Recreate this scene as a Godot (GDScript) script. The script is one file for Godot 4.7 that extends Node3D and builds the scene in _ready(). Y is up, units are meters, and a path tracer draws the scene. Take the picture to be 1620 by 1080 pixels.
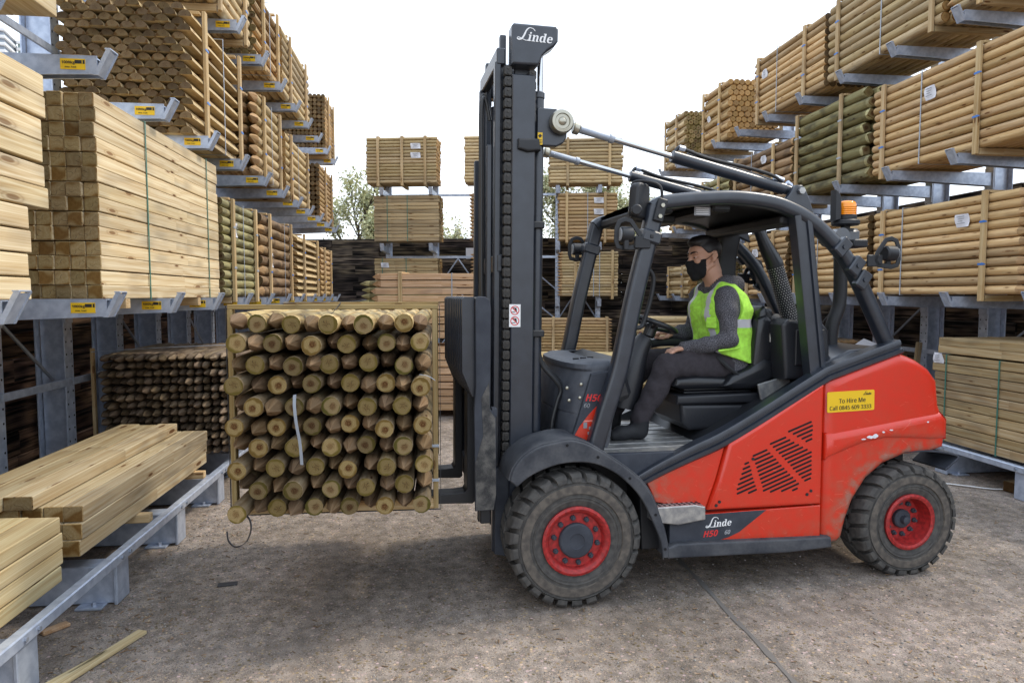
extends Node3D

func _ready() -> void:
	# camera: eye level, aisle along -z, turned a little right and down
	var cam := Camera3D.new()
	cam.name = "camera"
	add_child(cam)
	cam.position = Vector3(0, 1.72, 0)
	cam.rotation = Vector3(-0.06749, -0.11952, 0)
	cam.fov = 53.13
	cam.near = 0.05
	cam.far = 400.0
	cam.current = true
	# bright overcast sky
	var sky_m := ProceduralSkyMaterial.new()
	sky_m.sky_top_color = Color(0.88, 0.93, 1.0)
	sky_m.sky_horizon_color = Color(0.95, 0.975, 1.0)
	sky_m.sky_curve = 0.2
	sky_m.ground_horizon_color = Color(0.55, 0.53, 0.5)
	sky_m.ground_bottom_color = Color(0.4, 0.38, 0.36)
	sky_m.sky_energy_multiplier = 1.2
	sky_m.sun_angle_max = 1.0
	var sky := Sky.new()
	sky.sky_material = sky_m
	var env := Environment.new()
	env.background_mode = Environment.BG_SKY
	env.sky = sky
	env.tonemap_mode = Environment.TONE_MAPPER_LINEAR
	env.tonemap_exposure = 1.3
	env.sdfgi_enabled = true
	env.ssao_enabled = true
	env.ssil_enabled = true
	var we := WorldEnvironment.new()
	we.name = "environment"
	we.environment = env
	add_child(we)
	# veiled sun, high behind the truck and to the right
	var sun := DirectionalLight3D.new()
	sun.name = "sun"
	add_child(sun)
	sun.look_at_from_position(Vector3(7.0, 9.0, -1.5), Vector3.ZERO)
	sun.light_color = Color(1.0, 0.96, 0.90)
	sun.light_energy = 0.7
	sun.light_angular_distance = 10.0
	sun.shadow_enabled = true

	rng.seed = 77
	materials()
	setting()
	left_bundles()
	right_bundles()
	back_bundles()
	var truck_at := Transform3D(Basis(Vector3.UP, deg_to_rad(4.8)), Vector3(0.733, 0, -4.215))
	forklift(truck_at)
	forklift_cargo()
	driver(truck_at)
	litter()

# ------------------------------------------------------------------ ground, walls, racks, far things
func setting() -> void:
	var mb := MB.new()
	var pts := [[-60.0, 60.0], [60.0, 60.0], [60.0, -80.0], [-60.0, -80.0]]
	var vv := PackedVector3Array()
	var tt := PackedVector2Array()
	var t2 := PackedVector2Array()
	for k in [0, 2, 1, 0, 3, 2]:
		vv.append(Vector3(pts[k][0], 0, pts[k][1]))
		tt.append(Vector2(pts[k][0], pts[k][1]))
		t2.append(Vector2((pts[k][0] + 4.0) / 12.0, (pts[k][1] + 12.0) / 12.0))
	var nn := PackedVector3Array()
	nn.resize(6)
	nn.fill(Vector3.UP)
	var ar := []
	ar.resize(Mesh.ARRAY_MAX)
	ar[Mesh.ARRAY_VERTEX] = vv
	ar[Mesh.ARRAY_NORMAL] = nn
	ar[Mesh.ARRAY_TEX_UV] = tt
	ar[Mesh.ARRAY_TEX_UV2] = t2
	var gm := ArrayMesh.new()
	gm.add_surface_from_arrays(Mesh.PRIMITIVE_TRIANGLES, ar)
	gm.surface_set_material(0, M.ground)
	struct(part("ground", gm, self))
	# dark joint between two slabs
	mb = MB.new()
	var a := []
	for i in 41:
		var z := -2.2 - i * 0.1
		var w := 0.014 + 0.004 * sin(i * 1.7) + 0.002 * sin(i * 4.1)
		a.append([Vector3(1.60 + 0.003 * sin(i * 0.9) - w, 0.004, z), Vector3(1.60 + 0.003 * sin(i * 0.9) + w, 0.004, z)])
	mb.sheet(a, 0)
	struct(obj("ground_joint", mb, [mat("joint", lin(0.14, 0.13, 0.12), 0.95)], self))
	# walls of old sleepers
	sleeper_wall("tall dark wall of stacked old sleepers at the far end of the yard", Transform3D(Basis(Vector3.UP, deg_to_rad(-11.0)), Vector3(2.3, 0, -15.30)), 18.0, 3.0, "sleeper")
	sleeper_wall("wall of reddish brown sleepers behind the left rack", Transform3D(Basis(Vector3.UP, PI / 2), Vector3(-3.45, 0, -8.8)), 15.0, 3.0, "wall_brown")
	sleeper_wall("dark sleeper wall behind the rack on the right", Transform3D(Basis(Vector3.UP, PI / 2), Vector3(6.75, 0, -8.0)), 15.0, 3.0, "sleeper")
	# racks
	var zl := []
	for i in 12: zl.append(-3.08 - 0.92 * i)
	rack("cantilever_rack", "galvanised cantilever rack along the left side, its arms carrying yellow load labels", 1.0, -1.75, -2.88, zl, [1.70, 2.99, 4.25], true, {Vector2i(0, 2): 1, Vector2i(1, 2): 1})
	var zr := []
	for i in 12: zr.append(-4.15 - 0.915 * i)
	rack("cantilever_rack", "galvanised cantilever rack along the right side, plain arms without labels", -1.0, 4.92, 6.10, zr, [1.71, 3.05, 4.35], false, {})
	back_rack()
	# trees beyond
	var greens := [lin(0.17, 0.20, 0.065), lin(0.22, 0.22, 0.08), lin(0.13, 0.16, 0.055), lin(0.29, 0.24, 0.085)]
	var yellow := [lin(0.24, 0.22, 0.06), lin(0.20, 0.20, 0.06), lin(0.16, 0.18, 0.06)]
	tree("thin tree with yellowing leaves at the far end of the left rack", Vector3(-2.6, 0, -22.0), 6.0, 0.55, 6500, yellow, 3)
	tree("nearly bare slender tree just left of the mast", Vector3(0.3, 0, -22.5), 4.9, 0.55, 2600, yellow, 8)
	tree("green leafy tree behind the two top bundles right of the mast", Vector3(5.4, 0, -23.0), 6.0, 0.7, 22000, greens, 5)
	tree("tallest green and yellow tree above the cab roof", Vector3(7.4, 0, -22.0), 6.2, 0.7, 22000, greens, 12)
	tree("low bushy tree half hidden by the mast hoses", Vector3(3.4, 0, -24.0), 5.0, 0.7, 9000, greens, 21)
	tower("far blue grey tower block at the left edge of the view", Vector3(-17.2, 0, -30.0), 1.5, 1.5, 12.1, 44, M.tower, 0.2)
	tower("far lower greenish tower block beside the blue grey one", Vector3(-16.1, 0, -31.0), 0.95, 0.95, 12.0, 44, M.tower_green, 0.1)

const BACK := Vector3(-0.65, 0, -14.41)

func back_at(u: float, y: float, out: float) -> Vector3:      # along the back rack, height, distance in front of its face
	var d := Vector3(cos(deg_to_rad(11.0)), 0, sin(deg_to_rad(11.0)))
	return BACK + d * u + Vector3(-d.z, 0, d.x) * out + Vector3(0, y, 0)

func back_rack() -> void:
	var t := thing("cantilever_rack", "galvanised rack across the far end with open lattice bracing", "storage rack", Transform3D(Basis(Vector3.UP, deg_to_rad(-11.0)), BACK), "galvanised cantilever racks")
	var cols := [-0.32, 0.70, 1.66, 3.30, 4.15]
	var cm := MB.new()
	cm.box(Vector3(0, 2.05, -0.45), Vector3(0.10, 4.1, 0.012), 0.002)
	cm.box(Vector3(0, 2.05, -0.62), Vector3(0.10, 4.1, 0.012), 0.002)
	cm.box(Vector3(0, 2.05, -0.535), Vector3(0.012, 4.1, 0.16))
	var cmesh := cm.build([M.galvanised])
	var hm := MB.new()
	for i in 40:
		for x in [-0.03, 0.03]: hm.cyl(Vector3(x, 0.1 + i * 0.1, -0.4435), Vector3(x, 0.1 + i * 0.1, -0.4425), 0.009, 6)
	var hmesh := hm.build([M.hole])
	var am := MB.new()
	am.extrude(P2([0.45, -0.14, 0.45, 0.0, -0.02, 0.0, -0.06, 0.05, -0.085, 0.05, -0.05, -0.10]), -0.04, 0.04, 0.004)
	var amesh := am.build([M.galvanised])
	var turn := Basis(Vector3.UP, -PI / 2)      # extruded profile: x becomes depth
	for x in cols:
		part("bolt_holes", hmesh, part("column", cmesh, t, Transform3D(Basis.IDENTITY, Vector3(x, 0, 0))))
		for y in [1.60, 2.74, 3.88]:
			part("arm", amesh, t, Transform3D(Basis(Vector3.UP, PI / 2), Vector3(x, y, 0)))
	for i in cols.size() - 1:
		var w: float = cols[i + 1] - cols[i]
		for y in [1.19, 2.53, 3.83]:
			var mb := MB.new()
			mb.box(Vector3(cols[i] + w / 2, y, -0.47), Vector3(w, 0.05, 0.02), 0.002)
			obj("tie_bar", mb, [M.galvanised], t)
		for q in [[1.22, 1.85], [1.85, 2.5], [0.55, 1.16]]:
			for s in [-1.0, 1.0]:
				var mb := MB.new()
				mb.tube(PackedVector3Array([Vector3(cols[i] + w / 2 - s * w * 0.48, q[0], -0.50), Vector3(cols[i] + w / 2 , q[1], -0.50)]), 0.016, 6)
				obj("brace", mb, [M.galvanised], t)

# ------------------------------------------------------------------ bundles on the left
func zspan(z0: float, z1: float) -> Array:
	return [(z0 + z1) / 2, absf(z0 - z1)]

func left_b(d: Dictionary, z0: float, z1: float, y: float, face := -1.83) -> void:
	d.len = absf(z0 - z1)
	d.side = 1.0
	var r: float = d.get("r", 0.0)
	var w: float = d.bw * 1.01 * d.cols if d.has("bw") else r * 2.02 * (d.cols + (0.5 if d.get("hex", false) or d.get("half", false) else 0.0))
	d.at = Vector3(face - w / 2, y, (z0 + z1) / 2)
	if d.has("bw"): boards(d)
	else: bundle(d)

func left_bundles() -> void:
	# level 1
	left_b({"name": "sleeper_stack", "label": "pale squared timbers at the far left edge, nearest stack on the shelf", "bw": 0.20, "bh": 0.10, "cols": 4, "rows": 4, "pair": 1, "gap": 0.006, "kind": "pale", "straps": [0.75], "strap_mat": "strap_green", "stick": 0.02, "bearer_at": [0.85]}, -1.2, -3.36, 1.70, -1.80)
	left_b({"name": "sleeper_stack", "label": "pale squared timbers resting on the nearest stack, uneven upper half", "bw": 0.20, "bh": 0.10, "cols": 4, "rows": 6, "pair": 2, "gap": 0.014, "kind": "pale", "straps": [0.72], "strap_mat": "strap_green", "spacers": [0.8, -0.5], "stick": 0.03}, -1.3, -3.55, 2.13, -1.81)
	left_b({"name": "square_post_stack", "label": "tall stack of pale square posts with dark sawn ends on the middle shelf", "bw": 0.080, "bh": 0.0785, "cols": 12, "rows": 14, "pair": 2, "gap": 0.006, "kind": "pale", "ends": "near", "end": "end_beam", "spacers": [0.85, 0.35, -0.2, -0.75], "straps": [0.42, -0.80], "strap_mat": "strap_green", "stick": 0.012, "bearer_at": [0.75, -0.55]}, -4.08, -6.27, 1.70)
	left_b({"name": "round_post_bundle", "label": "greenish round posts between white straps, right after the pale square posts", "r": 0.040, "cols": 9, "rows": 11, "kind": "green", "end": "end_post", "battens": [0.35, -0.48], "straps": [-0.05], "strap_mat": "strap_grey", "papers": [[0.25, 0.70, 0.10, 0.13]], "wob": 0.12, "tie_mat": "strap_grey"}, -6.42, -7.62, 1.71)
	left_b({"name": "pointed_stake_bundle", "label": "thick brown pointed stakes with dark ends and a white tag on the middle shelf", "r": 0.057, "cols": 7, "rows": 8, "near": POINT, "alt": true, "kind": "brown", "end": "end_dark", "ends": "near", "battens": [0.55, -0.65], "straps": [-0.3], "papers": [[0.45, 0.45, 0.08, 0.16]], "wob": 0.14, "stick": 0.05}, -7.80, -9.60, 1.71)
	left_b({"name": "half_round_bundle", "label": "thin half round rails between two battens, second last bundle on the middle shelf", "r": 0.045, "half": true, "cols": 9, "rows": 18, "kind": "gold", "end": "end_tan", "battens": [0.5, -0.7], "stick": 0.03, "seg": 8}, -9.85, -11.75, 1.71)
	left_b({"name": "round_post_bundle", "label": "golden round posts at the far end of the left rack, middle shelf", "r": 0.045, "cols": 8, "rows": 9, "kind": "tan", "end": "end_tan", "battens": [0.3, -0.45]}, -11.95, -13.2, 1.71)
	# level 2
	left_b({"name": "timber_stack", "label": "pale timber stack at the top left corner, cut off by the picture edge", "bw": 0.20, "bh": 0.14, "cols": 4, "rows": 5, "kind": "pale", "straps": [-0.35], "strap_mat": "strap_green", "bearer_at": [-0.75], "bearer_h": 0.10, "bearer_out": -0.1}, -1.5, -3.76, 3.10)
	left_b({"name": "half_round_bundle", "label": "big bundle of dark half round rails showing rows of domed ends", "r": 0.052, "half": true, "cols": 9, "rows": 18, "kind": "gold", "end": "end_dark", "ends": "near", "battens": [0.42, -0.60], "straps": [-0.12], "strap_mat": "strap_grey", "stick": 0.03, "seg": 9, "tie_mat": "strap_blue"}, -5.72, -7.12, 2.99)
	left_b({"name": "pointed_stake_bundle", "label": "golden pointed stakes above the thick brown ones", "r": 0.055, "cols": 7, "rows": 8, "near": POINT, "kind": "gold", "end": "end_tan", "ends": "near", "battens": [0.32, -0.50], "straps": [-0.1], "stick": 0.04}, -7.66, -8.98, 3.02)
	left_b({"name": "round_post_bundle", "label": "smooth golden posts two from the end of the second shelf", "r": 0.050, "cols": 8, "rows": 8, "kind": "gold", "end": "end_tan", "battens": [0.6, -0.62], "straps": [0.05]}, -9.2, -11.0, 3.02)
	left_b({"name": "thin_post_bundle", "label": "thin posts with very dark round ends, end of the second shelf", "r": 0.038, "cols": 11, "rows": 12, "kind": "tan", "end": "end_dark", "ends": "near", "battens": [0.25, -0.5], "variants": 4, "seg": 9}, -11.95, -13.6, 3.02)
	# level 3
	left_b({"name": "round_post_bundle", "label": "round posts high up at the top of the picture, above the half round rails", "r": 0.050, "cols": 9, "rows": 9, "kind": "gold", "end": "end_tan", "ends": "near", "battens": [0.45, -0.4]}, -6.25, -7.55, 4.27)
	left_b({"name": "thin_post_bundle", "label": "thin brown ended posts high on the top shelf next to the sky", "r": 0.038, "cols": 10, "rows": 12, "hex": true, "kind": "tan", "end": "end_post", "ends": "near", "battens": [0.30, -0.42], "straps": [-0.05], "seg": 9}, -7.80, -8.95, 4.28)
	left_b({"name": "round_post_bundle", "label": "golden posts with blue ties on the top shelf, second from the end", "r": 0.052, "cols": 8, "rows": 8, "kind": "gold", "end": "end_tan", "battens": [0.55, -0.6]}, -9.12, -11.1, 4.28)
	left_b({"name": "thin_post_bundle", "label": "thin dark ended posts at the very end of the top shelf", "r": 0.036, "cols": 11, "rows": 14, "kind": "tan", "end": "end_dark", "ends": "near", "battens": [0.2, -0.4], "seg": 9}, -12.72, -13.8, 4.28)
	# on the low rail
	var g := "timber laid on the low rails"
	left_b({"name": "board_stack", "label": "pale yellow boards lying low at the left edge", "group": g, "bw": 0.15, "bh": 0.078, "cols": 3, "rows": 4, "pair": 1, "gap": 0.004, "kind": "fresh", "stick": 0.012, "ends": ""}, -1.35, -3.57, 0.30, -1.83)
	left_b({"name": "beam_stack", "label": "heavy weathered beams with dark ends on the low rail", "group": g, "bw": 0.10, "bh": 0.088, "cols": 7, "rows": 3, "kind": "beam", "ends": "near", "end": "end_beam", "stick": 0.05, "steps": {2: 0}, "bearer_at": [-0.75, 0.30], "bearer_h": 0.055, "bearer_out": 0.07}, -3.78, -5.85, 0.335, -1.85)
	var top := {"name": "beam_stack", "label": "two wide weathered beams lying on top of the low beam stack", "group": g, "bw": 0.145, "bh": 0.075, "cols": 3, "rows": 1, "kind": "beam", "ends": "near", "end": "end_beam", "stick": 0.03}
	left_b(top, -3.74, -5.80, 0.602, -2.06)
	bundle({"name": "pointed_stake_bundle", "label": "low stack of dark slender pointed stakes behind the weathered beams", "group": g, "at": Vector3(-2.24, 0.36, -6.72), "yaw": 0.05, "side": 1.0, "len": 1.5, "r": 0.033, "cols": 16, "rows": 13, "near": POINT, "kind": "stake", "cut": "stake", "end": "end_dark", "ends": "near", "stick": 0.06, "seg": 9, "variants": 4, "wob": 0.15})
	# frame and wire round the stakes
	var t := thing("stake_frame", "thin upright lath and wire beside the dark slender stakes", "lath", Transform3D(Basis.IDENTITY, Vector3(-2.80, 0.30, -6.05)))
	var mb := MB.new()
	mb.box(Vector3(0, 0.48, 0), Vector3(0.025, 1.0, 0.04), 0.003)
	obj("lath", mb, [M_any("batten")], t)
	mb = MB.new()
	mb.tube(smooth([Vector3(0, 0.95, 0.02), Vector3(0.5, 0.98, 0.02), Vector3(1.1, 1.0, 0.02)], 4), 0.003, 5)
	obj("wire", mb, [M.galvanised], t)

func right_b(d: Dictionary, z0: float, z1: float, y: float, face := 5.0) -> void:
	d.len = absf(z0 - z1)
	d.side = -1.0
	var r: float = d.get("r", 0.0)
	var w: float = d.bw * 1.01 * d.cols if d.has("bw") else r * 2.02 * (d.cols + (0.5 if d.get("hex", false) or d.get("half", false) else 0.0))
	d.at = Vector3(face + w / 2, y, (z0 + z1) / 2)
	if d.has("bw"): boards(d)
	else: bundle(d)

func right_bundles() -> void:
	# level 1
	right_b({"name": "pointed_post_bundle", "label": "long tan posts with pointed near ends, right of the amber beacon", "r": 0.041, "cols": 9, "ends": "near", "rows": 11, "near": POINT, "kind": "tan", "end": "end_tan", "battens": [0.55, -0.85], "straps": [-0.55], "papers": [[0.28, 0.76, 0.16, 0.12]]}, -5.2, -7.25, 1.73)
	right_b({"name": "round_post_bundle", "label": "tan posts with dark near ends seen past the exhaust pipe", "r": 0.041, "cols": 9, "rows": 11, "far": POINT, "kind": "tan", "end": "end_dark", "ends": "near", "battens": [0.35, -0.72], "straps": [-0.2]}, -7.36, -8.98, 1.73)
	right_b({"name": "round_post_bundle", "label": "reddish tan posts with brown ends seen through the rear of the cab", "r": 0.041, "cols": 9, "rows": 11, "kind": "tan", "end": "end_dark", "ends": "near", "battens": [0.30, -0.5], "papers": [[-0.25, 0.7, 0.16, 0.12]], "stick": 0.06}, -9.15, -10.5, 1.73)
	right_b({"name": "round_post_bundle", "label": "grey green posts just behind the driver's head", "r": 0.045, "cols": 6, "rows": 7, "kind": "moss", "end": "end_post", "ends": "near", "battens": [0.2], "wob": 0.15}, -11.9, -12.75, 1.73, 5.15)
	right_b({"name": "round_post_bundle", "label": "golden posts held by two tall battens, seen past the driver's face", "r": 0.052, "cols": 7, "rows": 6, "kind": "gold", "end": "end_tan", "ends": "near", "battens": [0.35, -0.45], "hex": true}, -12.85, -14.1, 1.73)
	# level 2
	right_b({"name": "round_post_bundle", "label": "largest tan post bundle on the right, second shelf, with a white tag and blue ties", "r": 0.042, "cols": 10, "ends": "near", "rows": 11, "kind": "tan", "end": "end_tan", "battens": [0.40, -0.92], "straps": [-0.35], "papers": [[-0.22, 0.72, 0.14, 0.13]]}, -5.1, -7.33, 3.07)
	right_b({"name": "thick_post_bundle", "label": "thick mossy green posts with chamfered ends on the second shelf", "r": 0.066, "cols": 7, "rows": 8, "near": BLUNT, "kind": "moss", "end": "end_post", "cut": "green", "ends": "near", "battens": [0.30, -0.70], "wob": 0.2, "stick": 0.06, "tie_mat": "strap_grey"}, -7.48, -8.98, 3.07)
	right_b({"name": "thick_post_bundle", "label": "brownish round posts with two white tags above the cab roof", "r": 0.060, "cols": 7, "rows": 7, "near": BLUNT, "kind": "brown", "end": "end_post", "ends": "near", "battens": [0.45, -0.8], "straps": [-0.25], "papers": [[0.15, 0.8, 0.14, 0.11], [0.12, 0.45, 0.12, 0.11]], "wob": 0.15}, -9.1, -10.95, 3.07)
	right_b({"name": "thick_post_bundle", "label": "small olive post bundle with a tag over the tilt cylinder", "r": 0.058, "cols": 6, "rows": 6, "kind": "green", "end": "end_dark", "ends": "near", "battens": [0.3, -0.4], "papers": [[0.0, 0.7, 0.12, 0.12]], "wob": 0.15}, -11.1, -12.45, 3.07)
	right_b({"name": "round_post_bundle", "label": "farthest tan posts on the second shelf of the right rack", "r": 0.045, "cols": 8, "rows": 8, "kind": "tan", "end": "end_tan", "ends": "near", "battens": [0.3, -0.4]}, -12.6, -14.0, 3.07)
	# level 3
	right_b({"name": "pointed_post_bundle", "label": "pointed stakes at the top right corner, cut off by the picture edge", "r": 0.040, "cols": 10, "rows": 9, "far": POINT, "kind": "gold", "end": "end_tan", "ends": "far", "battens": [0.3, -0.6], "stick": 0.05}, -4.2, -6.28, 4.42)
	right_b({"name": "round_post_bundle", "label": "thick golden posts at the top, right of the bundle with slender stakes", "r": 0.050, "cols": 9, "ends": "near", "rows": 9, "kind": "gold", "end": "end_tan", "battens": [0.85, -0.75], "straps": [0.05]}, -6.32, -8.28, 4.40)
	right_b({"name": "pointed_post_bundle", "label": "tan posts with slender tips at their far end, middle of the top right shelf", "r": 0.045, "cols": 9, "rows": 10, "far": POINT, "kind": "tan", "end": "end_dark", "ends": "near", "battens": [0.55, -0.75], "straps": [-0.2], "papers": [[-0.55, 0.7, 0.14, 0.12]]}, -8.36, -10.35, 4.38)
	right_b({"name": "round_post_bundle", "label": "orange posts showing a full face of round ends against the sky", "r": 0.050, "cols": 9, "rows": 11, "hex": true, "kind": "tan", "end": "end_tan", "ends": "near", "battens": [0.25, -0.45], "papers": [[-0.2, 0.5, 0.1, 0.1]]}, -11.2, -12.3, 4.37)
	right_b({"name": "round_post_bundle", "label": "farthest bundle of round ended posts on the top right shelf", "r": 0.050, "cols": 9, "rows": 11, "hex": true, "kind": "gold", "end": "end_post", "ends": "near", "battens": [0.2, -0.45]}, -13.2, -14.35, 4.37)
	# low rail
	var g := "timber laid on the low rails"
	right_b({"name": "gate_board_stack", "label": "low stack of weathered boards with pointed ends behind the counterweight", "group": g, "bw": 0.11, "bh": 0.078, "cols": 8, "rows": 10, "pair": 1, "gap": 0.006, "kind": "dull", "ends": "far", "end": "dull", "point": true, "straps": [-0.82, -0.20], "strap_mat": "strap_green", "papers": [[-0.92, 0.96, 0.12, 0.10]], "stick": 0.02}, -4.2, -6.18, 0.31, 4.95)
	right_b({"name": "beam_stack", "label": "two layers of plain boards on top of the pointed boards", "group": g, "bw": 0.14, "bh": 0.075, "cols": 6, "ends": "near", "rows": 2, "kind": "dull", "stick": 0.02}, -4.3, -6.13, 1.16, 4.96)
	right_b({"name": "pointed_stake_bundle", "label": "dark low bundle of stakes seen under the shelf behind the exhaust pipe", "group": g, "r": 0.036, "cols": 14, "rows": 10, "near": POINT, "kind": "stake", "end": "end_dark", "ends": "near", "stick": 0.05, "seg": 8}, -9.0, -10.6, 0.36, 5.15)
	var t := thing("timber_offcut", "short dark block of wood on the ground under the right rail", "offcut", Transform3D(Basis(Vector3.UP, 0.2), Vector3(5.25, 0, -5.35)))
	var mb := MB.new()
	mb.box(Vector3(0, 0.05, 0), Vector3(0.5, 0.09, 0.10), 0.006, 0, 0, 1)
	obj("block", mb, [M.dull[0], M.end_dark[0]], t)
	t = thing("cardboard_box", "torn cardboard box and papers lying behind the cab", "box", Transform3D(Basis(Vector3.UP, 0.5), Vector3(5.75, 0.30, -8.2)))
	mb = MB.new()
	mb.extrude(P2([-0.25, 0.0, 0.25, 0.0, 0.32, 0.75, 0.05, 0.55, -0.2, 0.62]), -0.2, -0.19)
	mb.extrude(P2([-0.25, 0.0, 0.25, 0.0, 0.42, 0.70, -0.34, 0.60]), 0.19, 0.2)
	obj("carton", mb, [M.cardboard], t)
	for i in 3:
		mb = MB.new()
		mb.xf = Transform3D(Basis.from_euler(Vector3(0.3 - i * 0.4, i * 0.7, 0.5 - i * 0.35)), Vector3(-0.3 + i * 0.15, 0.72 - i * 0.04, 0.0))
		mb.sheet([[V(-0.2, 0, -0.14), V(0, 0.03, -0.14), V(0.2, 0.01, -0.14)], [V(-0.2, 0.02, 0.14), V(0, 0.06, 0.14), V(0.2, 0.0, 0.14)]], 0)
		obj("paper", mb, [M.paper], t)
	for i in 2:
		t = thing("upright_stake", ["short split stake leaning upright left of the low boards", "second short stake leaning right beside the first"][i], "stake", Transform3D(Basis(Vector3.BACK, [0.08, -0.1][i]), Vector3(5.65 + i * 0.12, 0, -7.6)), "two stakes leaning by the right rail")
		mb = MB.new()
		mb.box(Vector3(0, 0.58, 0), Vector3(0.06, 1.16, 0.05), 0.006)
		obj("stake", mb, [M_any("dull")], t)

func back_b(d: Dictionary, u0: float, u1: float, y: float, out := 0.0) -> void:
	d.len = u1 - u0
	d.side = -1.0
	d.yaw = deg_to_rad(79.0)
	var w: float = d.bw * 1.01 * d.cols if d.has("bw") else d.r * 2.02 * d.cols
	d.at = back_at((u0 + u1) / 2, y, out - w / 2)
	d.group = d.get("group", "bundles at the far end of the yard")
	if d.has("bw"): boards(d)
	else: bundle(d)

func back_bundles() -> void:
	back_b({"name": "round_post_bundle", "label": "top left bundle of thin posts on the far rack, two white tags on it", "r": 0.033, "cols": 8, "ends": "near", "rows": 14, "kind": "gold", "end": "end_tan", "battens": [-0.48, 0.02, 0.50], "ties": false, "papers": [[0.30, 0.80, 0.2, 0.11], [0.30, 0.60, 0.2, 0.11]], "seg": 9}, -0.65, 0.82, 4.02)
	back_b({"name": "board_bundle", "label": "flat boards with green straps below the top left far bundle", "bw": 0.10, "bh": 0.066, "cols": 5, "ends": "near", "rows": 13, "pair": 1, "gap": 0.006, "kind": "dull", "straps": [0.02, -0.40], "strap_mat": "strap_green"}, -0.50, 0.87, 2.84)
	back_b({"name": "board_bundle", "label": "shallow bundle of boards on the lowest visible arms of the far rack", "bw": 0.10, "bh": 0.06, "cols": 5, "ends": "near", "rows": 12, "pair": 1, "gap": 0.006, "kind": "dull", "straps": [0.0, -0.5], "strap_mat": "strap_green", "papers": [[-0.45, 0.82, 0.16, 0.1]]}, -0.50, 0.84, 1.70)
	back_b({"name": "round_post_bundle", "label": "far top bundle half hidden behind the mast", "r": 0.033, "cols": 8, "ends": "near", "rows": 14, "kind": "gold", "end": "end_tan", "battens": [0.45, -0.1], "ties": false, "papers": [[0.30, 0.82, 0.2, 0.11], [0.30, 0.58, 0.2, 0.11]], "seg": 9}, 1.39, 2.85, 4.02)
	back_b({"name": "pointed_post_bundle", "label": "middle far bundle half hidden behind the mast", "r": 0.037, "cols": 8, "rows": 13, "kind": "tan", "end": "end_tan", "ends": "far", "far": POINT, "battens": [0.35, -0.3], "ties": false, "seg": 9}, 1.48, 2.90, 2.84)
	back_b({"name": "pointed_post_bundle", "label": "lowest far bundle half hidden behind the mast", "r": 0.037, "cols": 8, "rows": 12, "kind": "tan", "end": "end_tan", "ends": "far", "far": POINT, "battens": [0.35, -0.3], "ties": false, "seg": 9}, 1.50, 2.90, 1.70)
	back_b({"name": "round_post_bundle", "label": "top far bundle just right of the mast, behind the tilt cylinders", "r": 0.034, "cols": 8, "rows": 13, "kind": "gold", "end": "end_tan", "ends": "far", "battens": [-0.36, 0.48], "ties": false, "seg": 9, "stick": 0.03}, 3.12, 4.60, 3.98)
	back_b({"name": "round_post_bundle", "label": "middle far bundle right of the mast with two white tags", "r": 0.036, "cols": 10, "rows": 13, "kind": "tan", "end": "end_tan", "ends": "far", "battens": [-0.42, 0.35], "straps": [0.0], "ties": false, "papers": [[0.22, 0.84, 0.2, 0.11], [0.22, 0.60, 0.2, 0.11]], "seg": 9, "stick": 0.03}, 3.32, 4.49, 2.84)
	back_b({"name": "pointed_post_bundle", "label": "lower far bundle with comb of pointed tips right of the mast", "r": 0.030, "cols": 10, "rows": 15, "kind": "gold", "end": "end_tan", "ends": "far", "far": POINT, "battens": [-0.25, 0.5], "straps": [0.12, 0.24], "ties": false, "seg": 9}, 3.30, 4.53, 1.70)
	back_b({"name": "round_post_bundle", "label": "low bundle of thin rails between battens beneath the far rack", "r": 0.030, "cols": 6, "ends": "near", "rows": 11, "kind": "tan", "end": "end_tan", "battens": [0.62, -0.45], "near": POINT, "ties": false, "seg": 8}, 2.95, 4.40, 0.60, 0.35)
	# stacks on the ground before the far rack
	var g := "stacks on the ground at the far end"
	var wide := deg_to_rad(83.0)
	boards({"name": "board_stack", "label": "upper reddish brown board stack left of the mast, tied with a pale green strap", "group": g, "at": Vector3(0.25, 1.12, -9.95), "yaw": wide, "side": -1.0, "len": 1.9, "bw": 0.12, "bh": 0.088, "cols": 6, "rows": 9, "pair": 1, "gap": 0.014, "kind": "red", "end": "red", "ends": "far", "battens": [-0.62], "ties": false, "straps": [0.10], "strap_mat": "strap_grey", "papers": [[-0.62, 0.42, 0.16, 0.14]], "stick": 0.05, "point": true})
	boards({"name": "board_stack", "label": "lower reddish brown board stack standing on the ground left of the mast", "group": g, "at": Vector3(0.25, 0.10, -9.95), "yaw": wide, "side": -1.0, "len": 1.9, "bw": 0.12, "bh": 0.088, "cols": 6, "rows": 9, "pair": 1, "gap": 0.014, "kind": "red", "end": "red", "ends": "far", "straps": [0.12], "strap_mat": "strap_grey", "stick": 0.04, "bearer_at": [0.5, -0.5], "bearer_h": 0.1})
	bundle({"name": "pointed_stake_bundle", "label": "short stack of mossy pointed stakes peeping out left of the reddish boards", "group": g, "at": Vector3(-0.35, 1.15, -11.6), "yaw": wide, "side": -1.0, "len": 1.5, "r": 0.05, "cols": 6, "rows": 8, "far": POINT, "kind": "moss", "cut": "green", "end": "end_post", "ends": "far", "stick": 0.04})
	bundle({"name": "round_post_bundle", "label": "pale round posts tied in a low heap behind the front cowl of the truck", "group": g, "at": Vector3(2.15, 0.30, -9.1), "yaw": deg_to_rad(84.0), "side": -1.0, "len": 1.55, "r": 0.058, "cols": 7, "rows": 6, "hex": true, "kind": "fresh_or_lit_post", "end": "end_post", "ends": "far", "wob": 0.1, "stick": 0.08, "straps": [-0.4], "strap_mat": "strap_green", "battens": [-0.42], "ties": false})
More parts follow.
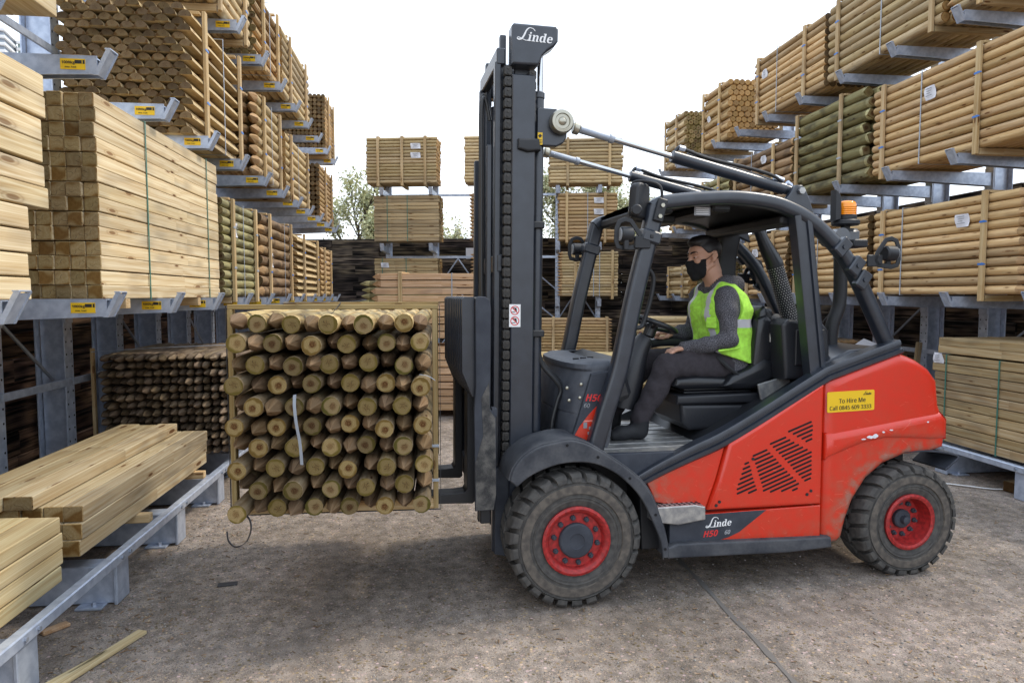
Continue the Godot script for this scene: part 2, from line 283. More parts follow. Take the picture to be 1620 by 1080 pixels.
	bundle({"name": "round_post_bundle", "label": "low golden posts seen below the steering wheel", "group": g, "at": Vector3(4.3, 0.72, -12.4), "yaw": deg_to_rad(80.0), "side": -1.0, "len": 1.3, "r": 0.05, "cols": 6, "rows": 6, "kind": "gold", "end": "end_tan", "ends": "far", "stick": 0.1})
	for i in 2:
		var p := thing("stick", ["green painted stick standing by the far wall", "dark red stick standing by the far wall"][i], "stick", Transform3D(Basis.IDENTITY, Vector3(3.72 + i * 0.13, 0, -12.2)))
		var mb := MB.new()
		mb.box(Vector3(0, 0.62, 0), Vector3(0.045, 1.24, 0.045), 0.004)
		obj("shaft", mb, [mat("stick paint %d" % i, [lin(0.03, 0.16, 0.06), lin(0.20, 0.03, 0.04)][i], 0.6)], p)
	for i in 2:
		var p := thing("pinned_notice", ["white notice pinned to the far wall left of the mast", "white notice pinned to the far wall beside the cab"][i], "notice", Transform3D(Basis(Vector3.UP, deg_to_rad(-11.0)), [Vector3(1.02, 2.66, -15.44), Vector3(4.05, 2.42, -14.85)][i]))
		var mb := MB.new()
		mb.box(Vector3.ZERO, Vector3([0.42, 0.2][i], 0.24, 0.012), 0.002)
		obj("board", mb, [M.paper], p)

# ------------------------------------------------------------------ the load on the forks
func forklift_cargo() -> void:
	var d := {"name": "post_bundle_load", "label": "bundle of round posts on the forks, sawn and pointed ends alternating inside battens", "cat": "timber bundle", "group": "the load on the forks", "at": Vector3(-0.470, 0.645, -4.14), "yaw": -0.015, "side": 1.0, "len": 1.6, "r": 0.0432, "cols": 11, "rows": 10, "dx": 0.0875, "dy": 0.1, "near": FLAT, "far": POINT, "alt": true, "kind": "load", "cut": "load_cut", "lit_top_kind": "fresh_or_lit_post", "end": "end_post", "ends": "near", "wob": 0.15, "stick": 0.05, "seg": 14, "jit": 0.22, "variants": 8, "piece": "post", "taper": 0.16, "tip_out": 0.035}  # top row of posts in paler wood: sunlight from above put into the colour
	var t := bundle(d)
	t.remove_meta("group")
	var w := 0.98
	var h := 0.985
	for z in [0.60, -0.62]:
		for x in [-w / 2 - 0.018, w / 2 + 0.012]:
			var mb := MB.new()
			mb.box(Vector3(x, h / 2 - 0.005, z), Vector3(0.026, h + 0.05, 0.05), 0.003, 0, 1, -1, Vector2(rng.randf(), rng.randf()))
			obj("batten", mb, [M_any("gold_batten")], t)
		var mb := MB.new()
		mb.box(Vector3(0, h + 0.032, z + 0.002), Vector3(w + 0.06, 0.024, 0.045), 0.003, 0, 0, -1, Vector2(rng.randf(), 0))
		obj("top_batten", mb, [M_any("gold_batten")], t)
		mb = MB.new()
		mb.box(Vector3(0, -0.005, z), Vector3(w + 0.01, 0.055, 0.045), 0.003, 0, 0, -1, Vector2(rng.randf(), 0))
		obj("bearer", mb, [M_any("dull")], t)
		mb = MB.new()
		strap_loop(mb, z + 0.018, w + 0.062, -0.03, h + 0.033, 0.012)
		obj("strap", mb, [M.strap_black], t)
	# straps lying along the top, clips, and loose ends
	var rib := rrect(0.014, 0.0016, 0.0004, 1)
	var mb := MB.new()
	mb.sweep(smooth([V(-0.30, h + 0.045, 0.74), V(-0.12, h + 0.06, 0.55), V(0.02, h + 0.055, 0.2), V(0.05, h + 0.06, -0.4)], 5), rib, Vector3(1, 0, 0))
	mb.sweep(smooth([V(-0.13, h - 0.01, 0.70), V(-0.10, h - 0.035, 0.74), V(-0.03, h - 0.03, 0.75), V(0.02, h + 0.02, 0.72), V(0.03, h + 0.05, 0.6)], 5), rib, Vector3(0, 0, 1))
	obj("loose_strap", mb, [M.strap_black], t)
	mb = MB.new()
	mb.sweep(smooth([V(-0.165, 0.60, 0.80), V(-0.160, 0.55, 0.835), V(-0.150, 0.47, 0.850), V(-0.135, 0.37, 0.848), V(-0.130, 0.27, 0.842)], 6), rrect(0.017, 0.002, 0.0005, 1), Vector3(0.9, 0, 0.45).normalized())
	obj("loose_strap", mb, [M.strap_grey], t)
	mb = MB.new()
	mb.sweep(smooth([V(-0.42, 0.03, 0.80), V(-0.385, 0.01, 0.82), V(-0.375, -0.04, 0.83), V(-0.40, -0.10, 0.83), V(-0.45, -0.125, 0.82), V(-0.485, -0.10, 0.81), V(-0.495, -0.055, 0.80)], 6), rrect(0.022, 0.003, 0.0006, 1), Vector3(0.45, 0.45, 0.75).normalized())
	obj("loose_strap", mb, [M.strap_black], t)
	mb = MB.new()
	mb.sweep(smooth([V(w / 2 - 0.06, 0.69, 0.80), V(w / 2 - 0.02, 0.685, 0.82), V(w / 2 + 0.012, 0.66, 0.78)], 5), rib, Vector3(0, 0, 1))
	obj("loose_strap", mb, [M.strap_grey], t)
	for q in [[0.30, 0.09], [0.12, 0.07]]:
		mb = MB.new()
		mb.box(V(w / 2 + 0.012, q[0], 0.629), V(0.036, 0.014, 0.006), 0.001)
		obj("strap_seal", mb, [M.strap_grey], t)

# ------------------------------------------------------------------ small things on the ground
func litter() -> void:
	for i in 2:
		var t := thing("wood_lath", ["split pale lath lying on the gravel at the lower left", "narrow lath touching the split one at the lower left"][i], "lath", Transform3D(Basis(Vector3.UP, [-0.36, -0.47][i]), [Vector3(-1.60, 0.0, -3.22), Vector3(-1.66, 0.0, -3.16)][i]))
		var mb := MB.new()
		mb.box(Vector3(0, 0.012, 0), Vector3([0.055, 0.03][i], 0.018, [0.75, 0.5][i]), 0.003, 0, 2, -1, Vector2(rng.randf(), rng.randf()))
		obj("lath", mb, [M_any("fresh")], t)
	var t := thing("rubber_scrap", "small flat black scrap on the ground before the load", "scrap", Transform3D(Basis(Vector3.UP, 0.15), Vector3(-1.21, 0, -4.13)))
	var mb := MB.new()
	mb.box(Vector3(0, 0.006, 0), Vector3(0.11, 0.008, 0.045), 0.002)
	obj("scrap", mb, [M.strap_black], t)
	t = thing("loose_band", "white plastic band lying on the ground behind the rear wheel", "band", Transform3D(Basis.IDENTITY, Vector3(4.95, 0.004, -5.42)))
	mb = MB.new()
	mb.sweep(smooth([V(-0.32, 0.004, -0.22), V(-0.16, 0.012, -0.06), V(0.0, 0.006, 0.03), V(0.2, 0.015, 0.1), V(0.5, 0.004, 0.22)], 6), rrect(0.025, 0.002, 0.0005, 1), Vector3(-0.5, 0, 0.86))
	obj("band", mb, [M.print_white], t)
	t = thing("bark_scrap", "rust brown bark scrap under the first low rail foot", "scrap", Transform3D(Basis(Vector3.UP, 0.9), Vector3(-1.93, 0, -3.66)))
	mb = MB.new()
	mb.box(Vector3(0, 0.012, 0), Vector3(0.13, 0.02, 0.05), 0.006)
	obj("scrap", mb, [M.red[0]], t)
	# pebbles and splinters strewn over the yard
	var r := RandomNumberGenerator.new()
	r.seed = 5
	for kind in 2:
		var pm := MB.new()
		if kind == 0:
			pm.ball(Vector3.ZERO, Vector3(1, 0.6, 0.8), 6, 4)
		else:
			pm.box(Vector3.ZERO, Vector3(0.35, 0.18, 2.0), 0.05)
		var mm := MultiMesh.new()
		mm.transform_format = MultiMesh.TRANSFORM_3D
		mm.use_colors = true
		mm.mesh = pm.build([M.grit], 60.0)
		mm.instance_count = [12000, 1500][kind]
		for i in mm.instance_count:
			var z := -2.4 - pow(r.randf(), 1.8) * 7.0
			var x := r.randf_range(-1.9, 5.0) if r.randf() < 0.75 else (-1.75 + absf(r.randfn()) * 0.35)
			var s := (0.0022 + 0.0065 * pow(r.randf(), 3.0)) if kind == 0 else r.randf_range(0.005, 0.018)
			mm.set_instance_transform(i, Transform3D(Basis(Vector3.UP, r.randf() * TAU).scaled(Vector3.ONE * s), Vector3(x, s * 0.25, z)))
			var k := r.randf_range(0.55, 1.35)
			mm.set_instance_color(i, Color(0.23 * k, 0.21 * k, 0.19 * k) if kind == 0 else Color(0.22 * k, 0.14 * k, 0.08 * k))
		var mi := MultiMeshInstance3D.new()
		mi.multimesh = mm
		put(mi, ["gravel", "wood_splinters"][kind], self)
		tag(mi, ["loose pebbles strewn over the concrete yard", "splinters and bark crumbs strewn over the yard"][kind], ["gravel", "splinters"][kind], "", "stuff")

# ------------------------------------------------------------------ mesh builder
class MB:
	var p := PackedVector3Array()
	var t := PackedVector2Array()
	var s := PackedInt32Array()
	var c := PackedColorArray()
	var col := Color.WHITE
	var tinted := false
	var xf := Transform3D.IDENTITY

	func tri(a: Vector3, b: Vector3, d: Vector3, ua := Vector2.ZERO, ub := Vector2.ZERO, ud := Vector2.ZERO, sf := 0) -> void:
		p.append(xf * a); p.append(xf * b); p.append(xf * d)
		t.append(ua); t.append(ub); t.append(ud)
		s.append(sf)
		if tinted:
			c.append(col); c.append(col); c.append(col)

	func quad(a: Vector3, b: Vector3, d: Vector3, e: Vector3, ua := Vector2.ZERO, ub := Vector2(1, 0), ud := Vector2(1, 1), ue := Vector2(0, 1), sf := 0) -> void:
		tri(a, b, d, ua, ub, ud, sf)
		tri(a, d, e, ua, ud, ue, sf)

	# bevelled box; g is the axis of the grain (end faces get surface se)
	func box(ce: Vector3, size: Vector3, bv := 0.0, sf := 0, g := 1, se := -1, off := Vector2.ZERO, basis := Basis.IDENTITY) -> void:
		var h := size * 0.5
		bv = minf(bv, minf(h.x, minf(h.y, h.z)) * 0.45)
		if se < 0: se = sf
		var old := xf
		xf = xf * Transform3D(basis, ce)
		for k in 3:
			var i := (k + 1) % 3
			var j := (k + 2) % 3
			for sg in [-1.0, 1.0]:
				var q := []
				for st in [[-1, -1], [1, -1], [1, 1], [-1, 1]]:
					var v := Vector3.ZERO
					v[k] = sg * h[k]; v[i] = st[0] * (h[i] - bv); v[j] = st[1] * (h[j] - bv)
					q.append(v)
				_face(q, sg < 0, k, g, sf, se, off)
		if bv > 0.0:
			for k in 3:
				var i := (k + 1) % 3
				var j := (k + 2) % 3
				for si in [-1.0, 1.0]:
					for sj in [-1.0, 1.0]:
						var a := Vector3.ZERO
						a[i] = si * h[i]; a[j] = sj * (h[j] - bv); a[k] = -(h[k] - bv)
						var b := a
						b[k] = h[k] - bv
						var d := Vector3.ZERO
						d[i] = si * (h[i] - bv); d[j] = sj * h[j]; d[k] = h[k] - bv
						var e := d
						e[k] = -(h[k] - bv)
						_face([a, e, d, b], si * sj < 0, i if i != g else j, g, se if i == g or j == g else sf, se, off)
			for sx in [-1.0, 1.0]:
				for sy in [-1.0, 1.0]:
					for sz in [-1.0, 1.0]:
						var sv := Vector3(sx, sy, sz)
						var q := []
						for k in 3:
							var v := (h - Vector3(bv, bv, bv)) * sv
							v[k] = h[k] * sv[k]
							q.append(v)
						if sx * sy * sz < 0: q.reverse()
						tri(q[0], q[1], q[2], off, off, off, sf)
		xf = old

	func _face(q: Array, flip: bool, k: int, g: int, sf: int, se: int, off: Vector2) -> void:
		var u := []
		var o := 3 - k - g if k != g else (g + 1) % 3
		for v in q:
			u.append(Vector2(v[o], v[g] if k != g else v[(g + 2) % 3]) + off)
		var f := se if k == g else sf
		if flip:
			quad(q[3], q[2], q[1], q[0], u[3], u[2], u[1], u[0], f)
		else:
			quad(q[0], q[1], q[2], q[3], u[0], u[1], u[2], u[3], f)

	static func ccw(poly: PackedVector2Array) -> PackedVector2Array:
		var a := 0.0
		for i in poly.size():
			a += poly[i].cross(poly[(i + 1) % poly.size()])
		if a < 0.0:
			poly = poly.duplicate()
			poly.reverse()
		return poly

	static func inset(poly: PackedVector2Array, d: float) -> PackedVector2Array:
		var out := PackedVector2Array()
		var n := poly.size()
		for i in n:
			var e0 := (poly[i] - poly[(i + n - 1) % n]).normalized()
			var e1 := (poly[(i + 1) % n] - poly[i]).normalized()
			var n0 := Vector2(-e0.y, e0.x)
			var n1 := Vector2(-e1.y, e1.x)
			var m := n0 + n1
			var l := m.length()
			m = m / l if l > 0.01 else n0
			out.append(poly[i] + m * d / maxf(0.45, m.dot(n0)))
		return out

	# polygon in x,y drawn out from z0 to z1, rounded edges bv at the z1 side (and at z0 when both)
	func extrude(poly: PackedVector2Array, z0: float, z1: float, bv := 0.0, sf := 0, steps := 3, both := true) -> void:
		poly = ccw(poly)
		var rings := []
		var zs := []
		if bv > 0.0 and both:
			for i in range(0, steps):
				var a := float(i) / steps * PI / 2
				rings.append(inset(poly, bv * (1.0 - sin(a)))); zs.append(z0 + bv * (1.0 - cos(a)))
		rings.append(poly); zs.append(z0 + (bv if both else 0.0))
		rings.append(poly); zs.append(z1 - bv)
		if bv > 0.0:
			for i in range(1, steps + 1):
				var a := float(i) / steps * PI / 2
				rings.append(inset(poly, bv * (1.0 - cos(a)))); zs.append(z1 - bv + bv * sin(a))
		var n := poly.size()
		for k in rings.size() - 1:
			var per := 0.0
			for i in n:
				var j := (i + 1) % n
				var l: float = poly[i].distance_to(poly[j])
				var a: Vector2 = rings[k][i]
				var b: Vector2 = rings[k][j]
				var d: Vector2 = rings[k + 1][j]
				var e: Vector2 = rings[k + 1][i]
				quad(Vector3(a.x, a.y, zs[k]), Vector3(b.x, b.y, zs[k]), Vector3(d.x, d.y, zs[k + 1]), Vector3(e.x, e.y, zs[k + 1]), a, b, d, e, sf)
				per += l
		for side in 2:
			var r: PackedVector2Array = rings[0] if side == 0 else rings[rings.size() - 1]
			var z: float = zs[0] if side == 0 else zs[zs.size() - 1]
			var ix := Geometry2D.triangulate_polygon(r)
			if ix.is_empty():
				ix = Geometry2D.triangulate_polygon(poly)
			for q in range(0, ix.size(), 3):
				var a := r[ix[q]]
				var b := r[ix[q + 1]]
				var d := r[ix[q + 2]]
				if ((b - a).cross(d - a) < 0.0) == (side == 1):
					var m := b
					b = d
					d = m
				tri(Vector3(a.x, a.y, z), Vector3(b.x, b.y, z), Vector3(d.x, d.y, z), a, b, d, sf)

	# profile (x along side, y along tangent x side) swept along a path
	func sweep(path: PackedVector3Array, prof: PackedVector2Array, side: Vector3, sf := 0, caps := true, scales := PackedFloat32Array()) -> void:
		prof = ccw(prof)
		var n := path.size()
		var m := prof.size()
		var rings := []
		var run := 0.0
		var runs := []
		for i in n:
			var tg := (path[mini(i + 1, n - 1)] - path[maxi(i - 1, 0)]).normalized()
			var b := tg.cross(side).normalized()
			var a := b.cross(tg).normalized()
			var sc := scales[i] if scales.size() else 1.0
			var ring := PackedVector3Array()
			for q in prof:
				ring.append(path[i] + (a * q.x + b * q.y) * sc)
			rings.append(ring)
			if i > 0: run += path[i].distance_to(path[i - 1])
			runs.append(run)
		_skin(rings, runs, sf, caps)

	func _skin(rings: Array, runs: Array, sf: int, caps: bool) -> void:
		var m: int = rings[0].size()
		for i in rings.size() - 1:
			for k in m:
				var l := (k + 1) % m
				var u0 := float(k) / m
				var u1 := float(k + 1) / m
				quad(rings[i][k], rings[i][l], rings[i + 1][l], rings[i + 1][k], Vector2(u0, runs[i]), Vector2(u1, runs[i]), Vector2(u1, runs[i + 1]), Vector2(u0, runs[i + 1]), sf)
		if caps:
			var n := rings.size() - 1
			for e in 2:
				var r: PackedVector3Array = rings[0] if e == 0 else rings[n]
				var ce := Vector3.ZERO
				for v in r: ce += v
				ce /= m
				for k in m:
					var l := (k + 1) % m
					if e == 0:
						tri(ce, r[l], r[k], Vector2.ZERO, Vector2.ZERO, Vector2.ZERO, sf)
					else:
						tri(ce, r[k], r[l], Vector2.ZERO, Vector2.ZERO, Vector2.ZERO, sf)

	func tube(path: PackedVector3Array, radii, segs := 10, sf := 0, caps := true) -> void:
		var n := path.size()
		var rings := []
		var runs := []
		var run := 0.0
		var t0 := (path[1] - path[0]).normalized()
		var a := t0.cross(Vector3.UP if absf(t0.y) < 0.9 else Vector3.RIGHT).normalized()
		for i in n:
			var tg := (path[mini(i + 1, n - 1)] - path[maxi(i - 1, 0)]).normalized()
			a = (a - tg * a.dot(tg)).normalized()
			var b := tg.cross(a)
			var r: float = radii[i] if radii is Array or radii is PackedFloat32Array else radii
			var ring := PackedVector3Array()
			for k in segs:
				var an := TAU * k / segs
				ring.append(path[i] + (a * cos(an) + b * sin(an)) * r)
			rings.append(ring)
			if i > 0: run += path[i].distance_to(path[i - 1])
			runs.append(run)
		_skin(rings, runs, sf, caps)

	# profile of (radius, height) turned round local z
	func lathe(prof: Array, segs := 32, sf := 0) -> void:
		for i in prof.size() - 1:
			var a: Vector2 = prof[i]
			var b: Vector2 = prof[i + 1]
			for k in segs:
				var t0 := TAU * k / segs
				var t1 := TAU * (k + 1) / segs
				var u0 := float(k) / segs
				var u1 := float(k + 1) / segs
				var va := Vector3(a.x * cos(t0), a.x * sin(t0), a.y)
				var vb := Vector3(a.x * cos(t1), a.x * sin(t1), a.y)
				var vc := Vector3(b.x * cos(t1), b.x * sin(t1), b.y)
				var vd := Vector3(b.x * cos(t0), b.x * sin(t0), b.y)
				if b.x < 1e-5:
					tri(va, vb, vc, Vector2(u0, i), Vector2(u1, i), Vector2(u0, i + 1), sf)
				elif a.x < 1e-5:
					tri(va, vc, vd, Vector2(u0, i), Vector2(u1, i + 1), Vector2(u0, i + 1), sf)
				else:
					quad(va, vb, vc, vd, Vector2(u0, i), Vector2(u1, i), Vector2(u1, i + 1), Vector2(u0, i + 1), sf)

	func cyl(a: Vector3, b: Vector3, r: float, segs := 12, sf := 0, bv := 0.0) -> void:
		if bv <= 0.0:
			tube(PackedVector3Array([a, b]), r, segs, sf)
		else:
			var d := (b - a).normalized() * bv
			tube(PackedVector3Array([a, a + d, b - d, b]), [r - bv, r, r, r - bv], segs, sf)

	func ball(ce: Vector3, r: Vector3, segs := 12, rows := 8, sf := 0) -> void:
		for i in rows:
			var a0 := -PI / 2 + PI * i / rows
			var a1 := -PI / 2 + PI * (i + 1) / rows
			for k in segs:
				var t0 := TAU * k / segs
				var t1 := TAU * (k + 1) / segs
				var f := func(a: float, q: float) -> Vector3: return ce + r * Vector3(cos(a) * cos(q), sin(a), -cos(a) * sin(q))
				if i == 0:
					tri(f.call(a0, t0), f.call(a1, t1), f.call(a1, t0), Vector2.ZERO, Vector2.ZERO, Vector2.ZERO, sf)
				elif i == rows - 1:
					tri(f.call(a0, t0), f.call(a0, t1), f.call(a1, t1), Vector2.ZERO, Vector2.ZERO, Vector2.ZERO, sf)
				else:
					quad(f.call(a0, t0), f.call(a0, t1), f.call(a1, t1), f.call(a1, t0), Vector2.ZERO, Vector2.ZERO, Vector2.ZERO, Vector2.ZERO, sf)

	# grid of points pts[i][j] (rows of equal length) as a sheet facing (dj x di)
	func sheet(pts: Array, sf := 0, flip := false) -> void:
		for i in pts.size() - 1:
			for j in pts[i].size() - 1:
				var a: Vector3 = pts[i][j]
				var b: Vector3 = pts[i][j + 1]
				var d: Vector3 = pts[i + 1][j + 1]
				var e: Vector3 = pts[i + 1][j]
				if flip:
					quad(a, e, d, b, Vector2.ZERO, Vector2(0, 1), Vector2(1, 1), Vector2(1, 0), sf)
				else:
					quad(a, b, d, e, Vector2.ZERO, Vector2(1, 0), Vector2(1, 1), Vector2(0, 1), sf)

	func build(mats: Array, crease := 42.0) -> ArrayMesh:
		var nt := s.size()
		var fn := PackedVector3Array()
		fn.resize(nt)
		var bucket := {}
		var keys := []
		keys.resize(nt * 3)
		for i in nt:
			var a := p[i * 3]
			fn[i] = (p[i * 3 + 1] - a).cross(p[i * 3 + 2] - a)
			for k in 3:
				var v := p[i * 3 + k]
				var key := Vector3i(roundi(v.x * 8000), roundi(v.y * 8000), roundi(v.z * 8000))
				keys[i * 3 + k] = key
				if bucket.has(key):
					bucket[key].append(i)
				else:
					bucket[key] = [i]
		var un := PackedVector3Array()
		un.resize(nt)
		for i in nt: un[i] = fn[i].normalized()
		var lim := cos(deg_to_rad(crease))
		var mesh := ArrayMesh.new()
		var top := 0
		for x in s: top = maxi(top, x)
		for sf in top + 1:
			var vv := PackedVector3Array()
			var nn := PackedVector3Array()
			var tt := PackedVector2Array()
			var cc := PackedColorArray()
			for i in nt:
				if s[i] != sf or un[i] == Vector3.ZERO: continue
				for k in [0, 2, 1]:
					var q: int = i * 3 + k
					var sum := Vector3.ZERO
					for f in bucket[keys[q]]:
						if un[f].dot(un[i]) > lim: sum += fn[f]
					vv.append(p[q]); nn.append(sum.normalized()); tt.append(t[q])
					if tinted: cc.append(c[q])
			if vv.is_empty(): continue
			var ar := []
			ar.resize(Mesh.ARRAY_MAX)
			ar[Mesh.ARRAY_VERTEX] = vv
			ar[Mesh.ARRAY_NORMAL] = nn
			ar[Mesh.ARRAY_TEX_UV] = tt
			if tinted: ar[Mesh.ARRAY_COLOR] = cc
			mesh.add_surface_from_arrays(Mesh.PRIMITIVE_TRIANGLES, ar)
			if sf < mats.size():
				mesh.surface_set_material(mesh.get_surface_count() - 1, mats[sf])
		return mesh


# ------------------------------------------------------------------ naming and tagging
var used := {}

func numbered(parent: Node, called: String) -> String:
	var key := "%d/%s" % [parent.get_instance_id(), called]
	var n: int = used.get(key, 0)
	used[key] = n + 1
	return called if n == 0 else "%s_%03d" % [called, n]

func put(node: Node3D, called: String, parent: Node) -> Node3D:
	node.name = numbered(parent, called)
	parent.add_child(node, true)
	return node

func part(called: String, mesh: Mesh, parent: Node, at := Transform3D.IDENTITY) -> MeshInstance3D:
	var o := MeshInstance3D.new()
	o.mesh = mesh
	o.transform = at
	put(o, called, parent)
	return o

func obj(called: String, mb: MB, mats: Array, parent: Node, crease := 42.0) -> MeshInstance3D:
	return part(called, mb.build(mats, crease), parent)

func tag(o: Node3D, label: String, category: String, group := "", kind := "") -> Node3D:
	if label: o.set_meta("label", label)
	if category: o.set_meta("category", category)
	if group: o.set_meta("group", group)
	if kind: o.set_meta("kind", kind)
	return o

func thing(called: String, label: String, category: String, at := Transform3D.IDENTITY, group := "") -> Node3D:
	var o := Node3D.new()
	o.transform = at
	put(o, called, self)
	return tag(o, label, category, group)

func struct(o: Node3D) -> Node3D:
	o.set_meta("kind", "structure")
	return o

func smooth(pts: Array, n := 6) -> PackedVector3Array:
	var out := PackedVector3Array()
	var m := pts.size()
	for i in m - 1:
		var a: Vector3 = pts[maxi(i - 1, 0)]
		var b: Vector3 = pts[i]
		var c: Vector3 = pts[i + 1]
		var d: Vector3 = pts[mini(i + 2, m - 1)]
		for k in n:
			out.append(b.cubic_interpolate(c, a, d, float(k) / n))
	out.append(pts[m - 1])
	return out

func rrect(w: float, h: float, r: float, n := 3) -> PackedVector2Array:
	var out := PackedVector2Array()
	for q in 4:
		var cx := (w / 2 - r) * (1 if q in [0, 3] else -1)
		var cy := (h / 2 - r) * (1 if q in [0, 1] else -1)
		for k in n + 1:
			var a := PI / 2 * (q + float(k) / n)
			out.append(Vector2(cx + r * cos(a), cy + r * sin(a)))
	return out

func P2(a: Array) -> PackedVector2Array:
	var out := PackedVector2Array()
	for i in range(0, a.size(), 2): out.append(Vector2(a[i], a[i + 1]))
	return out

func uv(a: Array, w: float) -> Array:      # flat list x, y -> points at z = w
	var out := []
	for i in range(0, a.size(), 2): out.append(Vector3(a[i], a[i + 1], w))
	return out

func text_into(mb: MB, words: String, size: float, at: Transform3D, bold := false, serif := false, shear := 0.0, sf := 0, depth := 0.002) -> float:
	var f := SystemFont.new()
	f.font_names = PackedStringArray(["Droid Serif" if serif else "Droid Sans"])
	f.font_weight = 700 if bold else 400
	var tm := TextMesh.new()
	tm.text = words
	tm.font = f
	tm.font_size = 64
	tm.pixel_size = size / 64.0
	tm.depth = depth / maxf(size, 0.001) * size
	tm.curve_step = 2.0
	tm.horizontal_alignment = HORIZONTAL_ALIGNMENT_LEFT
	var wide := tm.get_aabb().size.x
	for k in tm.get_surface_count():
		var ar := tm.surface_get_arrays(k)
		var vs: PackedVector3Array = ar[Mesh.ARRAY_VERTEX]
		var ix = ar[Mesh.ARRAY_INDEX]
		var idx: PackedInt32Array = ix if ix != null else PackedInt32Array(range(vs.size()))
		for q in range(0, idx.size(), 3):
			var tr := []
			for e in 3:
				var v := vs[idx[q + e]]
				v.x += v.y * shear
				tr.append(at * v)
			mb.tri(tr[0], tr[2], tr[1], Vector2.ZERO, Vector2.ZERO, Vector2.ZERO, sf)
	return wide

# ------------------------------------------------------------------ textures and materials
var M := {}          # materials
var TX := {}         # textures
var rng := RandomNumberGenerator.new()

func lin(r: float, g: float, b: float) -> Color:
	return Color(r, g, b).linear_to_srgb()

func fnl(seed_: int, freq: float, type := FastNoiseLite.TYPE_SIMPLEX, oct := 1) -> FastNoiseLite:
	var n := FastNoiseLite.new()
	n.seed = seed_
	n.noise_type = type
	n.frequency = freq
	n.fractal_type = FastNoiseLite.FRACTAL_FBM if oct > 1 else FastNoiseLite.FRACTAL_NONE
	n.fractal_octaves = oct
	return n

func tex(w: int, h: int, bytes: PackedByteArray) -> ImageTexture:
	return ImageTexture.create_from_image(Image.create_from_data(w, h, false, Image.FORMAT_RGB8, bytes))

# planks and posts: grain runs along v; knots bend it. sharp = contrast of the grain
func wood_texture(w: int, h: int, seed_: int, knots: int, rings: float, sharp: float, periodic: bool, grime: float) -> ImageTexture:
	var r := RandomNumberGenerator.new()
	r.seed = seed_
	var ks := []
	for i in knots:
		ks.append([r.randf() * w, r.randf() * h, r.randf_range(3.0, 8.0) * w / 256.0, r.randf_range(0.5, 1.0)])
	var n1 := fnl(seed_, 1.0)
	var n2 := fnl(seed_ + 7, 1.0)
	var n3 := fnl(seed_ + 13, 1.0, FastNoiseLite.TYPE_SIMPLEX, 3)
	var by := PackedByteArray()
	by.resize(w * h * 3)
	var cx := PackedFloat32Array()
	var cz := PackedFloat32Array()
	for x in w:
		cx.append(cos(TAU * x / w)); cz.append(sin(TAU * x / w))
	var at := 0
	for y in h:
		var near := []
		for k in ks:
			if absf(k[1] - y) < k[2] * 9.0: near.append(k)
		var yy := float(y) / w
		for x in w:
			var bend := 0.0
			var dark := 0.0
			for k in near:
				var dx: float = x - k[0]
				var dy: float = (y - k[1]) * 0.55
				var d2: float = (dx * dx + dy * dy) / (k[2] * k[2])
				if d2 < 16.0:
					var e := exp(-d2 * 0.22)
					bend += signf(dx) * e * k[2] * 0.9
					dark = maxf(dark, (1.0 - smoothstep(0.5, 1.5, d2)) * k[3])
					dark = maxf(dark, exp(-absf(d2 - 2.6) * 1.5) * 0.25)
			var g: float
			var f: float
			var xs := (x + bend) / w
			if periodic:
				g = n1.get_noise_3d(cx[x] * rings + bend * 0.05, cz[x] * rings, yy * 1.1)
				f = n2.get_noise_3d(cx[x] * rings * 4.0, cz[x] * rings * 4.0, yy * 3.0)
			else:
				var warp := n3.get_noise_2d(xs * 1.2, yy * 0.35) * 0.5
				g = sin((xs + warp * 0.35) * rings * TAU)
				g = g * 0.65 + n1.get_noise_2d(xs * 22.0, yy * 1.0) * 0.6
				f = n2.get_noise_2d(xs * 70.0, yy * 2.2)
			var k := clampf(0.32 + 0.34 * sharp * g + 0.20 * f, 0.0, 1.0)
			var mud := grime * maxf(0.0, n3.get_noise_2d(xs * 2.0 + 9.0, yy * 1.3))
			var lr := lerpf(252, 208, k)
			var lg := lerpf(246, 182, k)
			var lb := lerpf(234, 146, k)
			lr = lerpf(lr, 104, dark * 0.85) * (1.0 - mud)
			lg = lerpf(lg, 66, dark * 0.85) * (1.0 - mud)
			lb = lerpf(lb, 38, dark * 0.85) * (1.0 - mud * 0.9)
			by[at] = int(lr); by[at + 1] = int(lg); by[at + 2] = int(lb)
			at += 3
	return tex(w, h, by)

